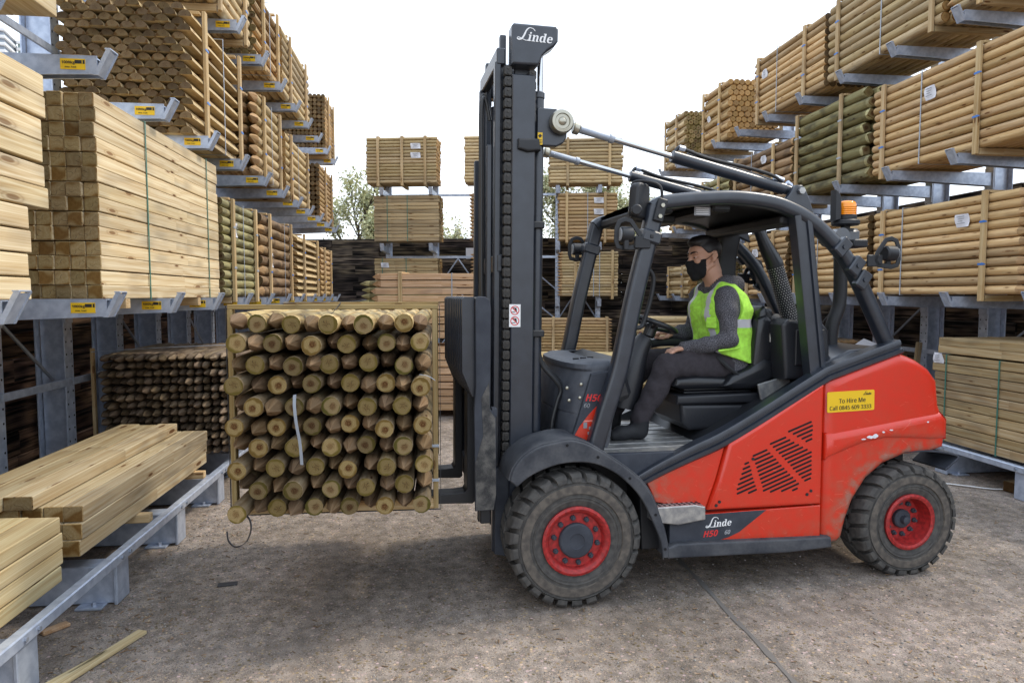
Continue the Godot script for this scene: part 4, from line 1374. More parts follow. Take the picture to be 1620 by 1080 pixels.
func finish_bundle(t: Node3D, d: Dictionary, w: float, ht: float, side: float, ln: float) -> void:
	var bx: float = side * (w / 2 + 0.018)
	for z in d.get("battens", []):
		var mb := MB.new()
		mb.box(Vector3(bx, ht / 2 - 0.02, z), Vector3(0.028, ht + rng.randf_range(0.05, 0.10), 0.055), 0.003, 0, 1, -1, Vector2(rng.randf(), rng.randf()))
		obj("batten", mb, [M_any("batten")], t)
		mb = MB.new()
		mb.box(Vector3(0, -0.035, z), Vector3(w * 0.98, 0.06, 0.05), 0.003, 0, 0, -1, Vector2(rng.randf(), rng.randf()))
		obj("bearer", mb, [M_any("dull")], t)
		mb = MB.new()
		mb.box(Vector3(0, ht + 0.014, z), Vector3(w * 0.97, 0.024, 0.05), 0.003, 0, 0, -1, Vector2(rng.randf(), rng.randf()))
		obj("top_batten", mb, [M_any("batten")], t)
		if d.get("ties", true):
			for q in [0.3, 0.72]:
				var s := MB.new()
				s.box(Vector3(bx + side * 0.0155, ht * q, z), Vector3(0.003, 0.018, 0.07), 0, 0)
				s.box(Vector3(bx + side * 0.017, ht * q + 0.002, z + 0.03), Vector3(0.003, 0.009, 0.05), 0, 0, 1, -1, Vector2.ZERO, Basis(Vector3.RIGHT, 0.3))
				obj("strap_end", s, [M[d.get("tie_mat", "strap_blue")]], t)
	for z in d.get("straps", []):
		var mb := MB.new()
		strap_loop(mb, z, w, 0, ht)
		obj("strap", mb, [M[d.get("strap_mat", "strap_grey")]], t)
	for q in d.get("papers", []):
		paper_sheet(t, side * (w / 2 + 0.01), ht * q[1], q[0], side, q[2], q[3])

# squared timber: rows x cols of boards bw x bh along local z
func boards(d: Dictionary) -> Node3D:
	var t := thing(d.name, d.label, d.get("cat", "timber stack"), Transform3D(Basis(Vector3.UP, d.get("yaw", 0.0)), d.at), d.get("group", "bundles of timber on the racks"))
	var side: float = d.get("side", 1.0)
	var bw: float = d.bw
	var bh: float = d.bh
	var ln: float = d.len
	var pair: int = d.get("pair", 0)
	var gap: float = d.get("gap", 0.012)
	var w: float = bw * 1.01 * d.cols
	var kinds := []
	for v in 5:
		var mb := MB.new()
		var l: float = ln * rng.randf_range(0.992, 1.0)
		mb.box(Vector3.ZERO, Vector3(bw * 0.99, bh * 0.985, l), 0.004, 0, 2, 1, Vector2(rng.randf(), rng.randf() * 0.4))
		if d.get("point", false):
			# a short four-sided point at the far end
			var q := []
			for sg in [[1, -1], [1, 1], [-1, 1], [-1, -1]]: q.append(Vector3(sg[0] * bw * 0.49, sg[1] * bh * 0.49, -l / 2))
			for k in 4: mb.tri(q[k], q[(k + 1) % 4], Vector3(0, 0, -l / 2 - bh * 0.9), Vector2.ZERO, Vector2(0.1, 0), Vector2(0, 0.1), 0)
		kinds.append(mb.build([null, null], 30.0))
	var ends: String = d.get("ends", "")
	var y := 0.0
	for j in d.rows:
		if pair and j > 0 and j % pair == 0:
			y += gap
			for z in d.get("spacers", []):
				var s := MB.new()
				s.box(Vector3(0, y - gap / 2, z), Vector3(w * 0.99, gap, 0.03), 0, 0, 0)
				obj("spacer", s, [M_any("dull")], t)
		var ci := 0
		var first: int = d.get("steps", {}).get(j, 0)
		for i in d.cols:
			if i < first: continue
			if ends == "" and not (i <= 1 or j >= d.rows - 2): continue
			var o := MeshInstance3D.new()
			o.mesh = kinds[rng.randi() % 5]
			o.transform = Transform3D(Basis(Vector3.BACK, PI * (rng.randi() % 2) + rng.randf_range(-0.008, 0.008)) * Basis(Vector3.UP, rng.randf_range(-0.0012, 0.0012)), Vector3(side * (w / 2 - bw * 0.505 - i * bw * 1.01) + rng.randf_range(-1, 1) * 0.003, y + bh / 2, rng.randf_range(-1, 1) * d.get("stick", 0.008)))
			o.set_surface_override_material(0, M[d.kind][rng.randi() % 5])
			o.set_surface_override_material(1, M[d.get("end", "end_beam")][rng.randi() % 5])
			put(o, d.get("piece", "board"), t)
		y += bh
	for z in d.get("bearer_at", []):
		var s := MB.new()
		s.box(Vector3(side * d.get("bearer_out", 0.0), -d.get("bearer_h", 0.06) / 2, z), Vector3(w, d.get("bearer_h", 0.06), 0.06), 0.003, 0, 0, -1, Vector2(rng.randf(), 0))
		obj("bearer", s, [M_any("batten")], t)
	finish_bundle(t, d, w, y, side, ln)
	return t

# ------------------------------------------------------------------ racks
# columns along z, arms towards the aisle; side = +1 when the aisle lies at +x
func rack(called: String, label: String, side: float, x_tip: float, x_col: float, zs: Array, levels: Array, yellow: bool, skip: Dictionary) -> Node3D:
	var t := thing(called, label, "storage rack", Transform3D(Basis.IDENTITY, Vector3(x_col, 0, 0)), "galvanised cantilever racks")
	var reach: float = absf(x_tip - x_col)
	# column: flanges and web, standing on a foot
	var cm := MB.new()
	var hgt := 4.95
	for k in [0.0, -0.21]:
		cm.box(Vector3(side * (k - 0.006), hgt / 2, 0), Vector3(0.012, hgt, 0.13), 0.002)
	cm.box(Vector3(side * -0.108, hgt / 2, 0), Vector3(0.19, hgt, 0.012))
	var col_mesh := cm.build([M.galvanised])
	var hm := MB.new()
	for i in 46:
		for z in [-0.04, 0.04]:
			hm.cyl(Vector3(side * 0.0002, 0.25 + i * 0.1, z), Vector3(side * 0.0015, 0.25 + i * 0.1, z), 0.009, 6)
	var hole_mesh := hm.build([M.hole])
	# arm: a tapered channel with a turned-up end plate
	var am := MB.new()
	var y0 := -0.115
	for z in [-0.038, 0.038]:
		am.extrude(P2([0.012, -0.14, reach, -0.095, reach, 0.0, 0.012, 0.0]), z - 0.003, z + 0.003)
	am.box(Vector3(reach / 2, -0.003, 0), Vector3(reach - 0.03, 0.006, 0.068))
	am.extrude(P2([reach - 0.02, -0.10, reach + 0.005, -0.10, reach + 0.075, 0.035, reach + 0.05, 0.035]), -0.045, -0.037)
	am.extrude(P2([reach - 0.02, -0.10, reach + 0.005, -0.10, reach + 0.075, 0.035, reach + 0.05, 0.035]), 0.037, 0.045)
	am.box(Vector3(reach + 0.0575, 0.038, 0), Vector3(0.03, 0.007, 0.09), 0.002)
	am.box(Vector3(reach + 0.03, -0.035, 0), Vector3(0.008, 0.14, 0.074), 0, 0, 1, -1, Vector2.ZERO, Basis(Vector3.BACK, -0.48))
	am.box(Vector3(0.006, -0.07, 0), Vector3(0.012, 0.26, 0.12), 0.002)
	if side < 0: am = mirror_x(am)
	var arm_mesh := am.build([M.galvanised])
	var lm := MB.new()
	lm.box(Vector3(side * (reach - 0.12), -0.048, 0.0425), Vector3(0.125, 0.056, 0.002), 0, 0)
	lm.box(Vector3(side * (reach - 0.092), -0.036, 0.0439), Vector3(0.035, 0.018, 0.0012), 0, 1)
	lm.box(Vector3(side * (reach - 0.065), -0.036, 0.0439), Vector3(0.010, 0.02, 0.0012), 0, 1)
	text_into(lm, "1000kg", 0.020, Transform3D(Basis.IDENTITY, Vector3(side * (reach - 0.12) - 0.056, -0.04, 0.0438)), true, false, 0.0, 1)
	text_into(lm, "max. load", 0.013, Transform3D(Basis.IDENTITY, Vector3(side * (reach - 0.12) - 0.04, -0.063, 0.0438)), false, false, 0.0, 1)
	var lab_mesh := lm.build([M.label_yellow, M.print_black])
	var fm := MB.new()
	fm.box(Vector3(side * reach / 2, 0.115, 0), Vector3(reach, 0.21, 0.13), 0.006)
	fm.box(Vector3(side * (reach + 0.002), 0.12, 0), Vector3(0.02, 0.235, 0.155), 0.008)
	fm.box(Vector3(side * (reach - 0.12), 0.007, 0.03), Vector3(0.14, 0.013, 0.2), 0.003)
	fm.cyl(Vector3(side * (reach - 0.1), 0.013, 0.10), Vector3(side * (reach - 0.1), 0.035, 0.10), 0.013, 6)
	fm.box(Vector3(side * (reach - 0.02), 0.245, 0), Vector3(0.012, 0.07, 0.13), 0.002)
	var foot_mesh := fm.build([M.galvanised])
	for i in zs.size():
		var at := Transform3D(Basis.IDENTITY, Vector3(0, 0, zs[i]))
		part("bolt_holes", hole_mesh, part("column", col_mesh, t, at))
		part("foot", foot_mesh, t, at)
		for l in levels.size():
			if skip.has(Vector2i(i, l)): continue
			var arm := part("arm", arm_mesh, t, at.translated(Vector3(0, levels[l], 0)))
			if yellow: part("load_label", lab_mesh, arm)
	# rails and braces between the columns
	for i in zs.size() - 1:
		var mid: float = (zs[i] + zs[i + 1]) / 2
		var span: float = absf(zs[i + 1] - zs[i])
		for y in [1.03, 3.6]:
			var b := MB.new()
			b.box(Vector3(side * 0.012, y, mid), Vector3(0.02, 0.055, span - 0.02), 0.002)
			obj("tie_bar", b, [M.galvanised], t)
		if i % 2 == 0:
			for q in [[1.05, 1.68]]:
				for s in [1.0]:
					var b := MB.new()
					b.tube(PackedVector3Array([Vector3(side * -0.11, q[0], mid - s * span * 0.46), Vector3(side * -0.11, q[1], mid + s * span * 0.46)]), 0.013, 6)
					obj("brace", b, [M.galvanised_dull], t)
	var b := MB.new()
	b.box(Vector3(side * (reach + 0.005), 0.262, (zs[0] + zs[-1]) / 2 + 0.4), Vector3(0.055, 0.055, absf(zs[0] - zs[-1]) + 1.6), 0.006)
	obj("ground_rail", b, [M.galvanised], t)
	for z in zs:
		for q in [-0.05, 0.05]:
			var n := MB.new()
			n.cyl(Vector3(side * (reach + 0.032), 0.262, z + q), Vector3(side * (reach + 0.042), 0.262, z + q), 0.011, 6)
			obj("rail_bolt", n, [M.galvanised_dull], t)
	return t

func mirror_x(m: MB) -> MB:
	var o := MB.new()
	for i in m.s.size():
		var a := m.p[i * 3]
		var b := m.p[i * 3 + 1]
		var d := m.p[i * 3 + 2]
		o.tri(Vector3(-a.x, a.y, a.z), Vector3(-d.x, d.y, d.z), Vector3(-b.x, b.y, b.z), m.t[i * 3], m.t[i * 3 + 2], m.t[i * 3 + 1], m.s[i])
	return o

# ------------------------------------------------------------------ walls of old railway sleepers
func sleeper_wall(label: String, at: Transform3D, length: float, hgt: float, kind: String, seen_from := 0.0, seen_to := 1.0) -> void:
	var t := thing("sleeper_wall", label, "wall", at, "walls of stacked old sleepers")
	var kinds := []
	for v in 5:
		var mb := MB.new()
		var ln := 2.2
		mb.box(Vector3.ZERO, Vector3(ln, 0.2005, 0.12), 0.012, 0, 0, -1, Vector2(rng.randf(), rng.randf()))
		kinds.append(mb.build([null], 30.0))
	var rows := int(round(hgt / 0.2))
	for j in rows:
		var x := -length / 2 + 1.1 - (1.1 if j % 2 else 0.0)
		while x < length / 2 + 1.1:
			var o := MeshInstance3D.new()
			o.mesh = kinds[rng.randi() % 5]
			o.transform = Transform3D(Basis(Vector3.UP, rng.randf_range(-0.004, 0.004) + PI * (rng.randi() % 2)), Vector3(x, 0.1 + j * 0.2, rng.randf_range(-0.015, 0.015)))
			o.set_surface_override_material(0, M[kind][rng.randi() % 5])
			put(o, "sleeper", t)
			x += 2.2

# ------------------------------------------------------------------ the forklift; x runs to its rear, z to the side seen
func wheel(t: Node3D, called: String, at: Vector3, out: float, r: float, wide: float, rim_r: float, nut_r: float, hub_r: float, deep: float, lugs: int) -> void:
	var o := Node3D.new()
	o.transform = Transform3D(Basis(Vector3.UP, 0.0 if out > 0 else PI) * Basis(Vector3.BACK, 0.13), at)
	put(o, called, t)
	var h := wide / 2
	var mb := MB.new()
	var k := r / 0.38
	mb.lathe([Vector2(rim_r - 0.01, -h * 0.6), Vector2(rim_r, -h + 0.012), Vector2(rim_r + 0.03, -h), Vector2(r * 0.80, -h - 0.006), Vector2(r * 0.90, -h + 0.012), Vector2(r * 0.925, -h * 0.6), Vector2(r * 0.93, h * 0.6),
		Vector2(r * 0.90, h - 0.012), Vector2(r * 0.86, h + 0.003), Vector2(r * 0.85, h - 0.005), Vector2(r * 0.83, h - 0.004), Vector2(r * 0.82, h + 0.004)], 64)
	mb.lathe([Vector2(r * 0.82, h + 0.004), Vector2(r * 0.76, h + 0.006), Vector2(r * 0.70, h + 0.006), Vector2(r * 0.69, h - 0.003)], 64, 1)
	mb.lathe([Vector2(r * 0.69, h - 0.003), Vector2(r * 0.655, h - 0.003), Vector2(r * 0.645, h + 0.004), Vector2(r * 0.635, h + 0.004), Vector2(r * 0.625, h - 0.001), Vector2(rim_r + 0.04, h), Vector2(rim_r + 0.03, h - 0.006), Vector2(rim_r + 0.012, h - 0.012), Vector2(rim_r, h - 0.02), Vector2(rim_r - 0.012, h * 0.5)], 64)
	for s in [-1.0, 1.0]:
		for i in lugs:
			var a := TAU * (i + (0.0 if s > 0 else 0.5)) / lugs
			var da := TAU / lugs * 0.36
			var pr := [[r * 0.87, h + 0.006], [r * 0.94, h + 0.003], [r * 0.985, h - 0.012], [r, h - 0.035], [r * 1.0, 0.01], [r * 0.92, 0.0]]
			var ring_a := PackedVector3Array()
			var ring_b := PackedVector3Array()
			for q in pr.size():
				var sk: float = 0.10 * (1.0 - pr[q][1] / h)
				var sh: float = 0.92 if q < 2 else 1.0
				for e in 2:
					var an: float = a + sk + (da * sh if e else -da * sh)
					var v := Vector3(cos(an) * pr[q][0], sin(an) * pr[q][0], s * pr[q][1])
					if e == 0: ring_a.append(v)
					else: ring_b.append(v)
			for q in pr.size() - 1:
				if s > 0:
					mb.quad(ring_a[q], ring_b[q], ring_b[q + 1], ring_a[q + 1])
				else:
					mb.quad(ring_a[q], ring_a[q + 1], ring_b[q + 1], ring_b[q])
			for q in range(1, pr.size() - 1):
				if s > 0:
					mb.tri(ring_a[0], ring_a[q], ring_a[q + 1])
					mb.tri(ring_b[0], ring_b[q + 1], ring_b[q])
				else:
					mb.tri(ring_a[0], ring_a[q + 1], ring_a[q])
					mb.tri(ring_b[0], ring_b[q], ring_b[q + 1])
	obj("tyre", mb, [M.rubber, M.rubber_dusty], o, 34.0)
	mb = MB.new()
	var fz := h - deep
	mb.lathe([Vector2(rim_r - 0.02, -h * 0.6), Vector2(rim_r - 0.004, h - 0.03), Vector2(rim_r + 0.006, h - 0.014), Vector2(rim_r + 0.008, h + 0.002), Vector2(rim_r - 0.006, h + 0.008), Vector2(rim_r - 0.020, h + 0.002), Vector2(rim_r - 0.028, fz + 0.02), Vector2(rim_r - 0.036, fz), Vector2(0.001, fz)], 48)
	obj("rim", mb, [M.rim_red], o, 34.0)
	mb = MB.new()
	mb.lathe([Vector2(hub_r, fz - 0.02), Vector2(hub_r, fz + 0.022), Vector2(hub_r - 0.008, fz + 0.03), Vector2(hub_r * 0.45, fz + 0.032), Vector2(hub_r * 0.42, fz + 0.028 if deep < 0.06 else fz + 0.06), Vector2(hub_r * 0.25, fz + 0.026 if deep < 0.06 else fz + 0.066), Vector2(0.0, fz + 0.026 if deep < 0.06 else fz + 0.066)], 32)
	obj("hub_cap", mb, [M.charcoal_dusty], o, 34.0)
	mb = MB.new()
	mb.lathe([Vector2(0.016, -0.01), Vector2(0.016, 0.012), Vector2(0.013, 0.016), Vector2(0.009, 0.017), Vector2(0.009, 0.026), Vector2(0.0, 0.028)], 6)
	var nut := mb.build([M.charcoal_dusty])
	for i in 10:
		var a := TAU * (i + 0.5) / 10
		part("wheel_nut", nut, o, Transform3D(Basis.IDENTITY, Vector3(cos(a) * nut_r, sin(a) * nut_r, fz)))

func lettering(parent: Node3D, words_at: Transform3D, k: float, m: StandardMaterial3D) -> void:
	# the maker's script: a swash capital drawn as a ribbon, then four sloping letters; k = height of the capital
	var mb := MB.new()
	mb.xf = words_at
	var pts := smooth([Vector3(0.52, 0.82, 0), Vector3(0.60, 0.98, 0), Vector3(0.80, 1.02, 0), Vector3(0.98, 0.92, 0), Vector3(1.02, 1.0, 0)], 5)
	pts = smooth([Vector3(1.62, 0.86, 0), Vector3(1.42, 1.06, 0), Vector3(1.08, 1.10, 0), Vector3(0.82, 0.86, 0), Vector3(0.62, 0.42, 0), Vector3(0.40, 0.10, 0), Vector3(0.14, 0.02, 0), Vector3(0.0, 0.10, 0), Vector3(0.12, 0.21, 0), Vector3(0.42, 0.12, 0), Vector3(0.78, 0.0, 0), Vector3(1.08, 0.06, 0)], 5)
	var sc := PackedFloat32Array()
	for i in pts.size():
		pts[i] *= k
		sc.append(0.55 + 0.75 * sin(PI * clampf((float(i) / pts.size() - 0.15) / 0.5, 0, 1)))
	mb.sweep(pts, P2([-0.0012, -0.055 * k, 0.0012, -0.055 * k, 0.0012, 0.055 * k, -0.0012, 0.055 * k]), Vector3(0, 0, 1), 0, true, sc)
	mb.xf = Transform3D.IDENTITY
	text_into(mb, "inde", k * 1.02, words_at * Transform3D(Basis.IDENTITY, Vector3(k * 0.98, k * 0.315, 0)), true, true, 0.22, 0, 0.002)
	obj("lettering", mb, [m], parent)

func forklift(at: Transform3D) -> Node3D:
	var t := thing("forklift_truck", "red and charcoal forklift truck with raised black mast, carrying a bundle of round posts", "forklift", at)
	var Z := Vector3(0, 0, 1)
	var mb: MB
	# wheels
	for s in [1.0, -1.0]:
		wheel(t, "front_wheel", Vector3(0, 0.38, s * 0.50), s, 0.38, 0.28, 0.186, 0.126, 0.097, 0.028, 26)
		wheel(t, "rear_wheel", Vector3(2.135, 0.335, s * 0.50), s, 0.348, 0.24, 0.166, 0.100, 0.058, 0.085, 24)
	mb = MB.new()
	mb.box(Vector3(0, 0.38, 0), Vector3(0.22, 0.24, 0.72), 0.03)
	mb.box(Vector3(2.135, 0.35, 0), Vector3(0.16, 0.16, 0.7), 0.03)
	obj("axle", mb, [M.black], t)
	# chassis and everything dark under the covers
	mb = MB.new()
	mb.extrude(P2([0.42, 0.26, 0.40, 0.70, 0.86, 0.80, 0.93, 0.868, 1.52, 1.190, 1.95, 1.33, 1.95, 0.72, 1.74, 0.5, 1.66, 0.26]), -0.535, 0.535, 0.01)
	mb.extrude(P2([-0.10, 0.44, -0.10, 0.84, 0.40, 0.80, 0.44, 0.42]), -0.33, 0.33, 0.01)
	obj("chassis", mb, [M.black], t)
	# floor
	mb = MB.new()
	mb.extrude(P2([0.14, 0.800, 0.14, 0.815, 0.90, 0.815, 0.90, 0.800]), -0.52, 0.52, 0.004)
	for i in 7: mb.box(Vector3(0.52, 0.8175, -0.36 + i * 0.12), Vector3(0.70, 0.005, 0.02), 0.001)
	obj("floor_plate", mb, [M.bare_steel], t)
	# dark side panels below the floor
	for s in [-1.0, 1.0]:
		mb = MB.new()
		mb.extrude(P2([0.13, 0.79, 0.16, 0.83, 0.90, 0.822, 0.84, 0.80, 0.66, 0.75, 0.42, 0.62, 0.30, 0.70]), minf(s * 0.50, s * 0.54), maxf(s * 0.50, s * 0.54), 0.008)
		obj("side_panel", mb, [M.charcoal_dusty], t)
	# frame rail of the cab, climbing to the rear
	var prof := P2([-0.045, -0.045, 0.03, -0.045, 0.036, -0.038, 0.036, -0.014, 0.024, -0.008, 0.024, 0.004, 0.040, 0.010, 0.040, 0.032, 0.030, 0.043, -0.045, 0.043])
	for s in [1.0, -1.0]:
		mb = MB.new()
		var pth := smooth(uv([0.385, 0.672, 0.52, 0.738, 0.70, 0.815, 0.878, 0.885, 1.10, 0.997, 1.505, 1.222, 1.62, 1.272, 2.055, 1.410], s * 0.555), 5)
		var sc := PackedFloat32Array()
		for i in pth.size(): sc.append(lerpf(0.72, 1.0, clampf(i / 12.0, 0, 1)))
		mb.sweep(pth, prof if s > 0 else mirror_p(prof), Z, 0, true, sc)
		obj("frame_rail", mb, [M.charcoal], t)
	# pillars
	for s in [1.0, -1.0]:
		mb = MB.new()
		mb.sweep(smooth(uv([0.130, 0.84, 0.205, 1.08, 0.281, 1.32, 0.355, 1.674, 0.425, 1.96, 0.487, 2.215], s * 0.515), 4), rrect(0.085, 0.098, 0.025), Z)
		obj("front_pillar", mb, [M.charcoal], t)
		mb = MB.new()
		mb.sweep(PackedVector3Array(uv([1.392, 2.19, 1.41, 2.08, 1.525, 1.25], s * 0.515)), P2([-0.04, -0.055, 0.030, -0.055, 0.034, -0.050, 0.034, -0.022, 0.022, -0.017, 0.022, 0.012, 0.036, 0.018, 0.036, 0.050, 0.032, 0.055, -0.04, 0.055]) if s > 0 else rrect(0.07, 0.11, 0.01), Z)
		obj("rear_pillar", mb, [M.charcoal], t)
		mb = MB.new()
		mb.sweep(smooth(uv([0.470, 2.205, 0.515, 2.235, 0.62, 2.252, 0.76, 2.267, 0.977, 2.279, 1.20, 2.260, 1.35, 2.215, 1.47, 2.155, 1.58, 2.072, 1.70, 1.955, 1.80, 1.812, 1.92, 1.600, 1.99, 1.468, 2.05, 1.375], s * 0.505), 4), rrect(0.092, 0.080, 0.028), Z)
		obj("roof_rail", mb, [M.charcoal], t)
		# stepped clamps and a seam strip on the rail
		for q in [[1.655, 2.005, 0.80], [1.752, 1.895, 0.92], [1.80, 1.812, 1.0]]:
			var c := MB.new()
			c.box(Vector3(q[0], q[1], s * 0.545), Vector3(0.075, 0.11, 0.05), 0.008, 0, 1, -1, Vector2.ZERO, Basis(Vector3.BACK, q[2] - PI / 2))
			c.cyl(Vector3(q[0], q[1], s * 0.57), Vector3(q[0], q[1], s * 0.578), 0.014, 6)
			obj("clamp", c, [M.charcoal], t)
	# roof: sheet over the rails, with thickness and dark underside
	mb = MB.new()
	var top := smooth(uv([0.50, 2.262, 0.62, 2.281, 0.76, 2.296, 0.977, 2.308, 1.20, 2.290, 1.35, 2.245, 1.46, 2.19], 0), 4)
	var sheet_hi := []
	var sheet_lo := []
	for v in top:
		var a := []
		var b := []
		for k in 9:
			var w := lerpf(-0.47, 0.47, k / 8.0)
			var up := 0.014 * (1.0 - pow(absf(w) / 0.47, 2.0))
			a.append(v + Vector3(0, up, w))
			b.append(v + Vector3(0, up - 0.055, w))
		sheet_hi.append(a); sheet_lo.append(b)
	mb.sheet(sheet_hi, 0, true)
	mb.sheet(sheet_lo, 0)
	obj("roof_panel", mb, [M.black_gloss], t)
	for i in 3:
		mb = MB.new()
		mb.box(Vector3([0.56, 0.92, 1.36][i], [2.215, 2.235, 2.165][i], 0), Vector3(0.12, 0.06, 0.94), 0.02)
		obj("roof_beam", mb, [M.black], t)
	mb = MB.new()
	mb.box(Vector3(0.66, 2.195, -0.12), Vector3(0.26, 0.05, 0.5), 0.015)
	obj("cab_lamp_housing", mb, [M.vinyl], t)
	mb = MB.new()
	mb.box(Vector3(0.80, 2.205, 0.455), Vector3(0.10, 0.05, 0.003))
	for k in 4: mb.box(Vector3(0.80, 2.222 - k * 0.011, 0.4575), Vector3(0.08, 0.004, 0.001), 0, 1)
	obj("rating_label", mb, [M.print_grey, M.print_white], t)
	# far rear column with its hood, air intake pipe with perforated guard
	mb = MB.new()
	mb.sweep(smooth([Vector3(1.44, 1.30, -0.44), Vector3(1.44, 1.90, -0.44), Vector3(1.45, 2.08, -0.42), Vector3(1.47, 2.22, -0.40)], 4), rrect(0.10, 0.15, 0.03), Z)
	obj("hood_column", mb, [M.black], t)
	mb = MB.new()
	mb.tube(smooth([Vector3(1.60, 2.26, -0.34), Vector3(1.645, 2.18, -0.33), Vector3(1.70, 2.06, -0.32), Vector3(1.76, 1.95, -0.31), Vector3(1.765, 1.93, -0.31)], 4), [0.03, 0.032, 0.034, 0.036, 0.038, 0.04, 0.042, 0.046, 0.05, 0.053, 0.056, 0.058, 0.06, 0.06, 0.06, 0.06, 0.06], 16)
	var pipe := obj("intake_pipe", mb, [M.black_gloss], t)
	mb = MB.new()
	var pa := Vector3(1.762, 1.94, -0.31)
	var pb := Vector3(1.93, 1.42, -0.29)
	mb.cyl(pa, pb, 0.056, 18)
	mb.cyl(pa, pa.lerp(pb, 0.03), 0.062, 18)
	obj("pipe_guard", mb, [M.black], pipe)
	mb = MB.new()
	var ax := (pb - pa).normalized()
	var e1 := ax.cross(Z).normalized()
	var e2 := ax.cross(e1)
	for i in 30:
		for k in 20:
			var an := TAU * (k + 0.5 * (i % 2)) / 20
			var n := e1 * cos(an) + e2 * sin(an)
			var c := pa.lerp(pb, (i + 1.5) / 32.0) + n * 0.0565
			mb.cyl(c, c + n * 0.003, 0.0048, 6)
	var perf := obj("guard_studs", mb, [M.bare_steel], pipe)
	perf.set_meta("kind", "stuff")
	# exhaust pipe standing behind the near pillar
	mb = MB.new()
	mb.tube(smooth([Vector3(1.985, 1.99, 0.1), Vector3(1.99, 1.85, 0.1), Vector3(1.993, 1.73, 0.1), Vector3(1.982, 1.64, 0.1), Vector3(1.945, 1.54, 0.1), Vector3(1.932, 1.46, 0.1), Vector3(1.932, 1.37, 0.1)], 5), 0.043, 18)
	mb.cyl(Vector3(1.985, 1.99, 0.1), Vector3(1.985, 2.08, 0.1), 0.032, 16)
	var ex := obj("exhaust_pipe", mb, [M.black], t)
	mb = MB.new()
	mb.cyl(Vector3(1.985, 1.965, 0.1), Vector3(1.985, 1.985, 0.1), 0.047, 18)
	mb.cyl(Vector3(1.932, 1.372, 0.1), Vector3(1.932, 1.392, 0.1), 0.048, 18)
	obj("pipe_clamp", mb, [M.bare_steel], ex)
	# beacon, its shield and the grey lamp below
	mb = MB.new()
	mb.cyl(Vector3(1.90, 2.165, 0.25), Vector3(1.90, 2.20, 0.25), 0.085, 24, 0, 0.008)
	mb.cyl(Vector3(1.905, 2.20, 0.25), Vector3(1.905, 2.232, 0.25), 0.062, 24, 0, 0.006)
	mb.box(Vector3(1.90, 2.11, 0.25), Vector3(0.05, 0.12, 0.04), 0.006)
	mb.box(Vector3(1.88, 2.04, 0.33), Vector3(0.10, 0.05, 0.2), 0.008)
	var bc := obj("beacon_base", mb, [M.black], t)
	mb = MB.new()
	var dome := [Vector2(0.060, 0.0)]
	for i in 9: dome.append(Vector2(0.060 if i % 2 else 0.0565, 0.006 + i * 0.006))
	for q in [[0.0575, 0.066], [0.052, 0.078], [0.040, 0.086], [0.02, 0.090], [0.0, 0.091]]: dome.append(Vector2(q[0], q[1]))
	mb.xf = Transform3D(Basis(Vector3.RIGHT, -PI / 2), Vector3(1.905, 2.232, 0.25))
	mb.lathe(dome, 32)
	obj("beacon_lens", mb, [M.amber], bc)
	mb = MB.new()
	mb.extrude(P2([1.798, 2.19, 1.798, 2.385, 1.818, 2.375, 1.838, 2.34, 1.842, 2.20]), 0.23, 0.29, 0.008)
	obj("beacon_shield", mb, [M.black], bc)
	mb = MB.new()
	mb.tube(PackedVector3Array([Vector3(1.80, 2.085, 0.20), Vector3(1.80, 2.085, 0.36)]), 0.055, 20)
	mb.box(Vector3(1.93, 2.09, 0.22), Vector3(0.16, 0.12, 0.10), 0.03)
	obj("work_lamp", mb, [M.smoked], t)
	# lamps on handle plates: rear near, rear far, front near, front far
	lamp_plate(t, Vector3(1.935, 1.975, 0.575), 0.0, 1.0)
	lamp_plate(t, Vector3(1.74, 1.90, -0.56), 0.1, 1.0)
	lamp_plate(t, Vector3(0.318, 2.058, 0.56), PI, 0.94)
	lamp_plate(t, Vector3(0.400, 2.055, -0.62), PI, 0.94)
	for s in [1.0, -1.0]:
		mb = MB.new()
		mb.box(Vector3(0.445, 2.045, s * 0.52), Vector3(0.115, 0.07, 0.115), 0.01, 0, 1, -1, Vector2.ZERO, Basis(Vector3.BACK, -0.28))
		mb.box(Vector3(0.44, 2.045, s * 0.58), Vector3(0.018, 0.02, 0.008), 0.002, 1)
		obj("pillar_clamp", mb, [M.charcoal, M.black], t)
	# mirror with its bent bracket
	mb = MB.new()
	mb.xf = Transform3D(Basis(Vector3.UP, 0.5) * Basis(Vector3.BACK, -0.1), Vector3(0.395, 2.245, 0.50))
	mb.extrude(rrect(0.115, 0.20, 0.035, 5), -0.03, 0.03, 0.015)
	var mi := obj("side_mirror", mb, [M.black], t)
	mb = MB.new()
	mb.xf = Transform3D(Basis(Vector3.UP, 0.5) * Basis(Vector3.BACK, -0.1), Vector3(0.395, 2.245, 0.50))
	mb.extrude(rrect(0.10, 0.185, 0.03, 5), -0.033, -0.0305, 0.0, 0)
	mb.cyl(Vector3(-0.045, -0.06, 0.02), Vector3(-0.075, -0.065, 0.05), 0.03, 12, 1, 0.006)
	obj("mirror_face", mb, [M.mirror, M.black], mi)
	mb = MB.new()
	mb.tube(smooth([Vector3(0.36, 2.30, 0.46), Vector3(0.375, 2.355, 0.47), Vector3(0.44, 2.352, 0.52), Vector3(0.50, 2.325, 0.54), Vector3(0.512, 2.26, 0.54), Vector3(0.50, 2.19, 0.54)], 5), 0.009, 8)
	mb.box(Vector3(0.492, 2.19, 0.565), Vector3(0.055, 0.13, 0.03), 0.006, 0, 1, -1, Vector2.ZERO, Basis(Vector3.BACK, -0.25))
